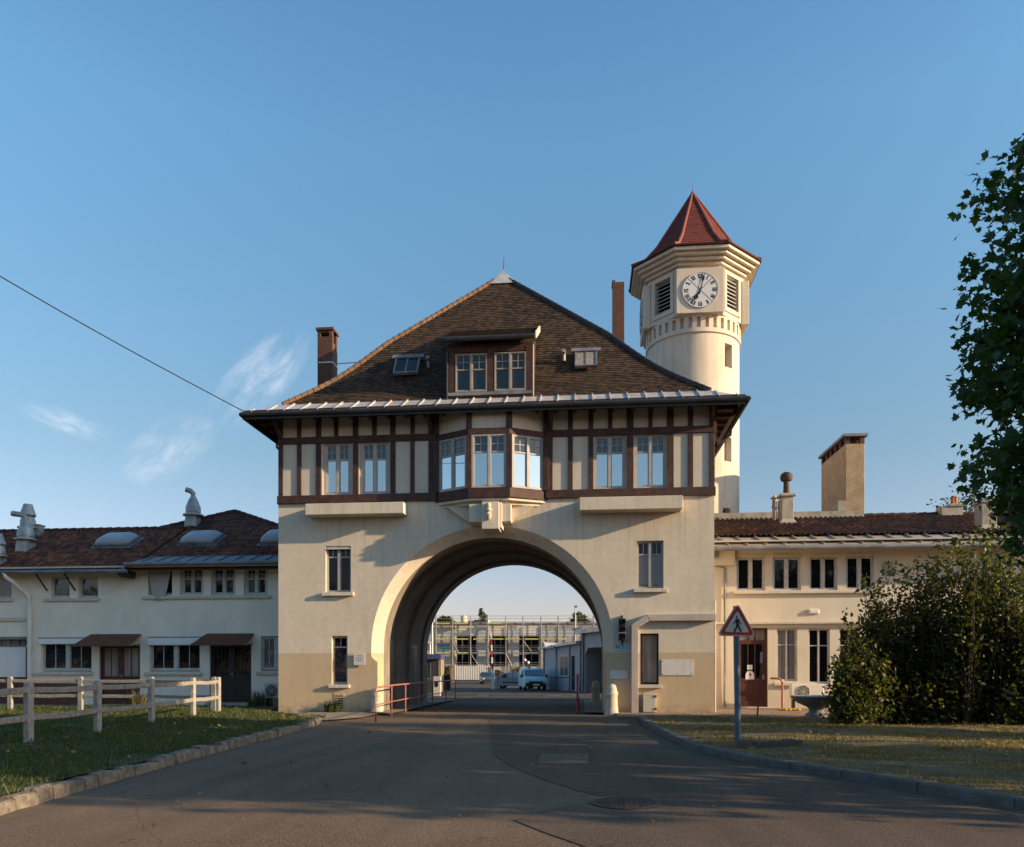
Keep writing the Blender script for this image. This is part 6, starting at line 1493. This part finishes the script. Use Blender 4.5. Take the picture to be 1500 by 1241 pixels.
for py, segs in ((914.5, ((640, 664), (666, 690), (715, 736))), (937, ((640, 662), (667, 690), (694, 714), (716, 766), (768, 792), (793, 830))), (957, ((640, 664), (666, 690)))):
    for a, b in segs: mb = MB(); mb.M = yb_.M; mb.box(X(a), X(b), -1.65, -.65, Z(py)-.06, Z(py)+.12); mb.build('deck_board', M_board, sc_)
for a, b in ((692, 800), ): mb = MB(); mb.M = yb_.M; mb.box(X(a), X(b), -1.65, -.65, Z(957)-.06, Z(957)+.1); mb.build('deck_board', M_scaf, sc_)
# white slatted gate, pillars and creeper
yg = Yard(100); X, Z = yg.X, yg.Z
gt_ = thing('sliding_gate', 'long white metal slat gate across the yard', 'gate', tuple(yg.M @ Vector((X(692), 0, 0))))
mb = MB(); mb.M = yg.M; mb.box(X(666), X(719), .05, .10, .25, Z(975.8)); mb.box(X(666), X(719), -.02, .12, .2, .35); mb.build('panel', M_zincdark, gt_)
mb = MB(); mb.M = yg.M
for px in np.arange(666.6, 718, 2.6): mb.box(X(px), X(px+1.7), -.16, .05, .36, Z(975.3))
mb.build('slats', M_acwhite, gt_)
for a, b, t_, lab in ((658.5, 665.5, 976, 'pale brick gate pillar left of the slat gate'), (719.5, 724, 978, 'pale gate pillar right of the slat gate')):
    mb = MB(); mb.M = yg.M; mb.box(X(a), X(b), -.3, .35, 0, Z(t_)); mb.box(X(a)-.06, X(b)+.06, -.36, .41, Z(t_), Z(t_)+.12)
    tag(mb.build('gate_pillar', brickmat('pale_brick_%d' % a, (.36, .20, .13), (.30, .17, .12), (.3, .25, .2)) if a < 700 else M_conduit, bevel=.01, loc=tuple(yg.M @ Vector((X((a+b)/2), 0, 0)))), lab, 'pillar', 'gate pillars')
yf = Yard(96); X2, Z2 = yf.X, yf.Z
fm_ = thing('mesh_fence', 'wire mesh fence overgrown with autumn creeper behind the parked cars', 'fence', tuple(yf.M @ Vector((X2(765), 0, 0))))
mb = MB(); mb.M = yf.M
for px in np.arange(724, 812, 2.2): mb.box(X2(px), X2(px)+.05, 0, .05, 0, Z2(976))
for py in (976, 983, 991): mb.box(X2(724), X2(812), .0, .05, Z2(py)-.03, Z2(py)+.03)
mb.build('mesh', M_scaf, fm_)
np.random.seed(3); n = 5200; q = np.random.rand(n, 3); Cx = X2(725)+(X2(800)-X2(725))*q[:, 0]; Cz = .2+(Z2(975)-.3)*q[:, 2]*(.72+.28*np.sin(Cx*2.1)*np.cos(Cx*.7)); 
pts = np.array([list(yf.M @ Vector((a, -.15+b*.5, c))) for a, b, c in zip(Cx, q[:, 1], Cz)])
leaf_cloud('creeper', pts, np.random.uniform(.12, .24, n), OVAL, leafmat('creeper_leaf', [(0, (.03, .05, .012)), (.4, (.06, .08, .02)), (.6, (.2, .12, .03)), (.85, (.28, .08, .03)), (1, (.3, .2, .06))]), fm_, loc=tuple(fm_.location))
# vehicles
M_vanblue = pmat('pale_blue_paint', (.38, .58, .64), .3, .03, 1, 0, 30, spec=.6)
M_silver = pmat('silver_paint', (.30, .34, .38), .3, .04, 1, 0, 30, metal=.4, spec=.6)
M_darkcar = pmat('dark_blue_paint', (.05, .065, .085), .25, .05, 1, 0, 30, spec=.6)
M_plastic = pmat('black_plastic', (.018, .019, .02), .6, .1, 3, 0, 30)
M_tyre = pmat('tyre_rubber', (.014, .014, .014), .85, .1, 5, 0, 30)
M_lamp = pmat('lamp_glass', (.55, .56, .56), .15, .05, 3, 0, 30, spec=.8)
M_winscr = glassmat('windscreen', .22, (.012, .02, .024), .03)
def wheel(parent, x, y, r, wd, s):                                 # axis along x
    mb = MB(); n = 22
    mb.loft([[(x+a, y+rr_*math.cos(2*math.pi*k/n), r+rr_*math.sin(2*math.pi*k/n)) for k in range(n)] for a, rr_ in ((-wd/2, r*.62), (-wd/2, r*.92), (-wd/2+.03, r), (wd/2-.03, r), (wd/2, r*.92), (wd/2, r*.62))]); t_ = mb.build('wheel', M_tyre, parent, smooth=True)
    mb = MB(); xo = x+s*(wd/2-.01); mb.loft([[(xo+a*s, y+rr_*math.cos(2*math.pi*k/n), r+rr_*math.sin(2*math.pi*k/n)) for k in range(n)] for a, rr_ in ((-.03, r*.62), (.0, r*.6), (.015, r*.3), (.02, .02))]); mb.build('rim', M_flue, t_, smooth=True)
def vehicle(name, label, cat, px, f, rz, W_, prof, glass, hood_y, paint, wheels, wr, roof_in, extra):
    x, y = GF(px, f); o = thing(name, label, cat, (x, y, 0), None, TH+rz); ORG[o.name] = Vector((0, 0, 0))
    # body: side outline (y forward = -y, z) swept over the width with tumblehome
    mb = MB(); sec = []
    for s in (-1, -.93, 0, .93, 1):
        sec.append([(s*W_/2*(1 if z < .95 else 1-roof_in*(z-.95)), yy+(0.0 if abs(s) < .95 else .04*(1 if yy < 0 else -1)), z-(.03 if abs(s) > .95 else 0)) for yy, z in prof])
    mb.loft(sec); mb.build('body', paint, o, smooth=True, bevel=.03)
    for nm, pl in glass.items():
        for poly in pl:
            g_ = MB(); g_.add([p for p in poly]+[tuple(Vector(p)) for p in []], [tuple(range(len(poly)))]); g_.build(nm, M_winscr, o)
    for yy in wheels:
        for s in (-1, 1): wheel(o, s*(W_/2-.12), yy, wr, .2, s)
    extra(o, W_); return o
def hw(W_, z, roof_in): return W_/2*(1 if z < .95 else 1-roof_in*(z-.95))
# white van seen from the front (front towards -y)
VP = [(-2.05, .30), (-2.10, .55), (-2.02, .88), (-1.92, .98), (-1.22, 1.12), (-.62, 1.66), (-.45, 1.74), (.2, 1.80), (1.8, 1.76), (1.95, 1.68), (2.02, 1.0), (2.02, .35), (1.6, .30), (-1.6, .28)]
VW, VR = 1.80, .13
def van_extra(o, W_):
    mb = MB(); mb.box(-.80, .80, -2.16, -2.0, .30, .60); mb.box(-.55, .55, -2.13, -2.02, .62, .74); mb.build('bumper', M_plastic, o, bevel=.03)
    mb = MB(); mb.box(-.26, .26, -2.185, -2.165, .40, .51); mb.build('number_plate', M_palestrip, o)
    for s in (-1, 1):
        mb = MB(); mb.add([(s*.50, -2.095, .68), (s*.84, -2.02, .70), (s*.86, -1.98, .90), (s*.54, -2.05, .86), (s*.50, -1.9, .68), (s*.84, -1.9, .70), (s*.86, -1.85, .90), (s*.54, -1.85, .86)], [(0,1,2,3),(4,7,6,5),(0,4,5,1),(1,5,6,2),(2,6,7,3),(3,7,4,0)]); mb.build('headlight', M_lamp, o, bevel=.01)
        mb = MB(); mb.box(s*.92, s*1.10, -1.05, -.93, 1.02, 1.26); mb.build('mirror', M_plastic, o, bevel=.03)
        mb = MB(); mb.tube([(s*.1-.1, -1.20, 1.17), (s*.1+.45, -1.12, 1.26)], .012, 6); mb.build('wiper', M_plastic, o)
    mb = MB(); mb.box(-.35, -.2, -.3, -.15, 1.74, 1.9); mb.build('roof_lamp', M_black, o, bevel=.02)
def sideglass(s, pts, W_, rin): return [(s*(hw(W_, z, rin)*(1)+.006), yy, z) for yy, z in pts]
vg = {'windscreen': [[(-hw(VW, 1.17, VR)*.90, -1.20, 1.18), (hw(VW, 1.17, VR)*.90, -1.20, 1.18), (hw(VW, 1.6, VR)*.86, -.72, 1.61), (-hw(VW, 1.6, VR)*.86, -.72, 1.61)]], 'side_window': [sideglass(s, [(-.95, 1.16), (-.05, 1.16), (-.05, 1.60), (-.55, 1.60)], VW, VR) for s in (-1, 1)]}
vg['windscreen'] = [[(x, yy-.03, z+.03) for x, yy, z in q] for q in vg['windscreen']]
vehicle('van', 'pale blue white small van parked facing the gateway', 'van', 779.5, 63, R(7), VW, VP, vg, 0, M_vanblue, (-1.35, 1.3), .31, VR, van_extra)
CP = [(-1.95, .30), (-2.0, .5), (-1.95, .72), (-1.0, .88), (-.35, 1.30), (-.1, 1.38), (.8, 1.40), (1.2, 1.34), (1.75, .95), (1.9, .85), (1.93, .4), (1.6, .27), (-1.6, .26)]
CW, CRI = 1.64, .28
def car_extra(o, W_):
    for s in (-1, 1):
        mb = MB(); mb.box(s*.5, s*.78, -1.99, -1.86, .55, .70); mb.build('headlight', M_lamp, o, bevel=.02)
        mb = MB(); mb.box(s*.55, s*.78, 1.86, 1.93, .6, .85); mb.build('tail_light', M_signred, o, bevel=.02)
        mb = MB(); mb.box(s*.84, s*.98, -.85, -.74, .90, 1.04); mb.build('mirror', M_plastic, o, bevel=.02)
        mb = MB(); mb.box(s*.822, s*.84, -1.2, 1.2, .50, .58); mb.build('door_trim', M_plastic, o)
    mb = MB(); mb.box(-.75, .75, -2.04, -1.9, .3, .5); mb.build('bumper', M_plastic, o, bevel=.03)
cg = {'windscreen': [[(-.64, -.98, .93), (.64, -.98, .93), (.56, -.36, 1.33), (-.56, -.36, 1.33)]], 'rear_window': [[(-.58, 1.73, 1.0), (.58, 1.73, 1.0), (.55, 1.27, 1.32), (-.55, 1.27, 1.32)]],
      'side_window': [sideglass(s, q, CW, CRI) for s in (-1, 1) for q in ([(-.72, .96), (.25, .96), (.25, 1.30), (-.28, 1.28)], [(.33, .96), (1.35, .96), (1.0, 1.29), (.33, 1.30)])]}
vehicle('car', 'silver hatchback parked side on, half hidden behind the van', 'car', 757, 68, R(84), CW, CP, cg, 0, M_silver, (-1.25, 1.2), .29, CRI, car_extra)
vehicle('car', 'dark blue car standing before the white slat gate', 'car', 714, 92, R(8), CW, CP, cg, 0, M_darkcar, (-1.25, 1.2), .29, CRI, car_extra)
# raised barrier with its cabinet
yv = Yard(64); X, Z = yv.X, yv.Z
br_ = thing('barrier_gate', 'raised red and white barrier arm on a white cabinet', 'barrier', tuple(yv.M @ Vector((X(722), 0, 0))))
mb = MB(); mb.M = yv.M; mb.box(X(719.8), X(724), -.2, .2, 0, Z(988)); mb.box(X(719.5), X(724.3), -.23, .23, Z(988), Z(987)); mb.build('cabinet', M_palestrip, br_, bevel=.02)
for q in range(7):
    mb = MB(); mb.M = yv.M; p0, p1 = Vector((X(721.8), -.25, Z(990))), Vector((X(719.6), -.25, Z(927))); a, b = p0.lerp(p1, q/7), p0.lerp(p1, (q+1)/7); mb.bar(a, b, .16-.008*q, .06, (0, 1, 0)); mb.build('arm_band', M_signred if q % 2 else M_palestrip, br_)
mb = MB(); mb.M = yv.M; mb.box(X(725.5), X(728.2), -.15, .15, 0, Z(989)); tag(mb.build('card_reader', pmat('pale_green_metal', (.30, .42, .40), .5, .05, 2, 0, 30), bevel=.02, loc=tuple(yv.M @ Vector((X(727), 0, 0)))), 'pale green card reader pillar beside the barrier cabinet', 'pillar')
mb = MB(); mb.M = yv.M; mb.box(X(728.8), X(730.2), -.1, .1, 0, Z(985)); tag(mb.build('marker_post', M_railred, bevel=.01, loc=tuple(yv.M @ Vector((X(729.5), 0, 0)))), 'short red post between the card reader and the silver car', 'post')
# guard booth on the left
yk = Yard(56); X, Z = yk.X, yk.Z
gb = thing('guard_booth', 'small dark guard booth with a blue fascia left of the yard', 'booth', tuple(yk.M @ Vector((X(632), 1, 0))))
mb = MB(); mb.M = yk.M; mb.box(X(596), X(641.5), 0, 2.6, 0, Z(966)); mb.build('wall', pmat('dark_glass_wall', (.045, .045, .05), .3, .1, 1, 0, 30), gb)
mb = MB(); mb.M = yk.M; mb.box(X(594), X(646.5), -.3, 2.8, Z(966), Z(958.3)); mb.build('fascia', M_bluefascia, gb, bevel=.02)
mb = MB(); mb.M = yk.M; mb.box(X(642), X(646), -.02, 2.55, 0, Z(966)-.0); mb.build('corner_pier', M_pave, gb)
mb = MB(); mb.M = yk.M
for px in (606, 618, 630): mb.box(X(px), X(px)+.05, -.03, 0, 1.0, Z(968))
mb.box(X(597), X(641), -.03, 0, .95, 1.02); mb.build('window_frame', M_zincdark, gb)
mb = MB(); yc = Yard(48); mb.M = yc.M; mb.box(yc.X(635), yc.X(645.5), -.2, .25, 0, yc.Z(991)); tag_o = mb.build('post_box', M_wingwin, bevel=.02, loc=tuple(yc.M @ Vector((yc.X(640), 0, 0)))); tag(tag_o, 'grey white metal cabinet in front of the guard booth', 'cabinet')
mb = MB(); mb.M = yc.M; mb.prism([(yc.X(640)+.11*math.cos(R(20*q)), yc.Z(1002)+.2*math.sin(R(20*q))) for q in range(18)], 'y', -.215, -.2); o = mb.build('hatch', M_black, tag_o)
ym = Yard(58.0); mb = MB(); X, Z = ym.X, ym.Z; v0 = ym.M @ Vector((X(635), -.9, 0)); mb.tube([v0, (v0.x, v0.y, Z(905))], [.075, .05], 10); tag(mb.build('flag_pole', M_palestrip, loc=v0), 'tall thin white pole in front of the guard booth', 'pole')
ll = thing('lamp_post', 'short lamp post with a flat head above the guard booth', 'street lamp', tuple(Yard(66).M @ Vector((Yard(66).X(630), 0, 0)))); yl = Yard(66); mb = MB(); mb.M = yl.M; mb.tube([(yl.X(630), 0, 0), (yl.X(630), 0, yl.Z(942.5))], .06, 8); mb.build('pole', M_palestrip, ll); mb = MB(); mb.M = yl.M; mb.box(yl.X(626), yl.X(632.5), -.15, .15, yl.Z(942.5), yl.Z(941)); mb.build('lamp_head', M_palestrip, ll, bevel=.02)
yl = Yard(84); X, Z = yl.X, yl.Z; l2 = thing('lamp_post', 'tall lamp post with twin floodlights above the right hand sheds', 'street lamp', tuple(yl.M @ Vector((X(842.7), 0, 0))))
mb = MB(); mb.M = yl.M; mb.tube([(X(842.7), 0, 0), (X(842.7), 0, Z(889.5))], [.10, .06], 8); mb.build('pole', M_flue, l2); mb = MB(); mb.M = yl.M; mb.box(X(841.5), X(845.8), -.25, .25, Z(889.7), Z(887.2)); mb.build('lamp_head', M_zincdark, l2, bevel=.03); mb = MB(); mb.M = yl.M; mb.box(X(841), X(844.5), -.3, .1, Z(923.5), Z(921)); mb.box(X(845), X(848), -.3, .1, Z(922), Z(920)); mb.build('floodlight', M_black, l2, bevel=.02)
yn = Yard(76); X, Z = yn.X, yn.Z; l3 = thing('globe_lamp', 'dark post with two white round lamps behind the van', 'street lamp', tuple(yn.M @ Vector((X(771), 0, 0))))
mb = MB(); mb.M = yn.M; mb.tube([(X(771), 0, 0), (X(771), 0, Z(968))], .05, 8); mb.tube([(X(769), 0, Z(968.5)), (X(771), 0, Z(970)), (X(774), 0, Z(972))], .06, 8); mb.box(X(769.3), X(772), -.15, .15, Z(974), Z(968.5)); mb.build('pole', M_black, l3)
for px, py, r in ((768.8, 967, .15), (773.6, 970.8, .15)):
    mb = MB(); v = yn.M @ Vector((X(px), -.1, Z(py))); mb.lathe([(0.01, -r)]+[(r*math.cos(R(a)), r*math.sin(R(a))) for a in range(-75, 90, 15)]+[(.01, r)], v, 14); mb.build('lamp_globe', M_palestrip, l3, smooth=True)
# sheds on the right of the yard
A_, B_, C_ = Vector((*GF(797, 66), 0)), Vector((*GF(852, 58), 0)), Vector((*GF(905, 53.5), 0))
M_shed = pmat('lilac_white_boards', (.42, .40, .42), .7, .08, 1.2, 0, 30, streak=.3)
s1 = thing('shed', 'low pale shed with a roller door and window right of the van', 'shed', tuple((A_+B_)/2)); M, Ln = facet(A_[:2], B_[:2])
mb = MB(); mb.M = M; h0, h1 = CH+(HY-951)/F*66, CH+(HY-943)/F*58
mb.loft([[(0, yy, -.05), (0, yy, h0), (Ln, yy, h1), (Ln, yy, -.05)] for yy in (0, 5)]); mb.build('wall', M_shed, s1)
mb = MB(); mb.M = M; mb.loft([[(-.3, yy, h0), (-.3, yy, h0+.16), (Ln, yy, h1+.22), (Ln, yy, h1)] for yy in (-.45, 5.2)]); mb.build('roof', M_zinc, s1)
u = lambda px: Ln*(px-797)/(852-797)*(1+.10*(1-(px-797)/55))
mb = MB(); mb.M = M; mb.box(u(801), u(818), -.03, .02, .05, 2.55); rd_ = mb.build('roller_door', M_cladb, s1); mb = MB(); mb.M = M
for q in range(12): mb.box(u(801), u(818), -.05, -.03, .1+q*.2, .12+q*.2)
mb.build('slats', M_shed, rd_)
mb = MB(); mb.M = M; mb.box(u(821), u(834), -.05, .0, 1.1, 2.8); wd_ = mb.build('window', M_wingwin, s1); mb = MB(); mb.M = M; mb.box(u(822), u(827), -.06, -.05, 1.2, 2.7); mb.box(u(828), u(833), -.06, -.05, 1.2, 2.7); mb.build('pane', M_glass_curt, wd_)
mb = MB(); mb.M = M; mb.box(u(838), u(842), -.04, .0, .05, 2.7); mb.build('door', M_dark, s1)
mb = MB(); mb.M = M
for q in (.0, .355, .71, .97): mb.box(Ln*q, Ln*q+.14, -.08, 0, 0, h0+(h1-h0)*q)
mb.box(0, Ln, -.07, 0, 1.02, 1.07); mb.build('trim', M_zincdark, s1)
s2 = thing('shed', 'taller pale garage with a dark open bay at the right jamb of the arch', 'shed', tuple((B_+C_)/2)); M, Ln = facet(B_[:2], C_[:2])
h0, h1 = CH+(HY-929)/F*58, CH+(HY-923)/F*53.5; mb = MB(); mb.M = M; mb.loft([[(0, yy, -.05), (0, yy, h0), (Ln, yy, h1), (Ln, yy, -.05)] for yy in (0, 6)]); cm = MB(); cm.M = M; cm.prism([(.55, -.2), (Ln-.2, -.2), (Ln-.2, h0-1.05), (.95, h0-1.05), (.55, h0-1.5)], 'y', -.5, 4.5); cut(mb, cm).build('wall', M_shed, s2)
mb = MB(); mb.M = M; mb.loft([[(-.35, yy, h0), (-.35, yy, h0+.3), (Ln, yy, h1+.3), (Ln, yy, h1)] for yy in (-.5, 6.2)]); mb.build('roof', M_zinc, s2)
mb = MB(); mb.M = M; mb.box(.5, Ln-.15, 4.4, 4.45, 0, h0-1); mb.build('bay_back', M_doordark, s2)
mb = MB(); mb.M = M; mb.box(.02, .22, -.06, 0, 0, h0); mb.tube([(.36, -.08, 0), (.36, -.08, h0)], .06, 8); mb.build('trim', M_zincdark, s2)
# scraps on the shed roof and trees over the far roofs
v = FP(808, 947, 62.5); mb = MB(); mb.add([v+Vector(p) for p in ((-.5, 0, -.2), (1.0, 0, -.1), (.9, 1, .15), (-.7, .9, .35), (-.5, 0, -.14), (1.0, 0, -.04), (.9, 1, .21), (-.7, .9, .41))], [(0,1,2,3),(4,7,6,5),(0,4,5,1),(1,5,6,2),(2,6,7,3),(3,7,4,0)]); tag(mb.build('roof_sheet', M_wingwin, loc=v), 'loose grey corrugated sheet lying on the low shed roof', 'sheet')
random.seed(77); np.random.seed(77)
for nm, lab, px, pt, f, r, h, ht in (('poplar_tree', 'narrow dark conical tree above the far roof', 706, 894, 160, 1.0, 5.5, 14), ('garden_tree', 'round pale green tree top above the far roof at the right', 849, 899, 150, 2.0, 2.2, 12), ('garden_tree', 'small green tree top above the far roof at the left', 652, 906, 150, 1.2, 1.2, 10)):
    x, y = GF(px, f); zt = CH+(HY-pt)/F*f; tree(nm, lab, x, y, 0, zt, zt-2*h, (x, y, zt-h), (r, r, h), 90, 40, .5, OVAL, M_far, .16, spread=.35 if 'poplar' in nm else .5, keep=(lambda p, X=x, Zt=zt, H=h: abs(p.x-X) < (Zt-p.z)/(2*H)*1.5+.15) if 'poplar' in nm else None)
yb2 = Yard(62); mb = MB(); n = 1400; q = np.random.rand(n, 3); pts = [list(yb2.M @ Vector((yb2.X(647)+(yb2.X(659)-yb2.X(647))*a, b*1.2, .1+c*(yb2.Z(976)-.1)))) for a, b, c in q]
hd_ = thing('hedge', 'clipped green hedge between the guard booth and the brick gate pillar', 'hedge', tuple(yb2.M @ Vector((yb2.X(653), .6, 0)))); leaf_cloud('foliage', pts, np.random.uniform(.1, .18, n), OVAL, M_grassL, hd_, loc=tuple(hd_.location))
mb = MB(); mb.M = yb2.M; mb.box(yb2.X(647.5), yb2.X(658.5), .2, 1.0, 0, yb2.Z(979)); mb.build('stems', M_bark, hd_)
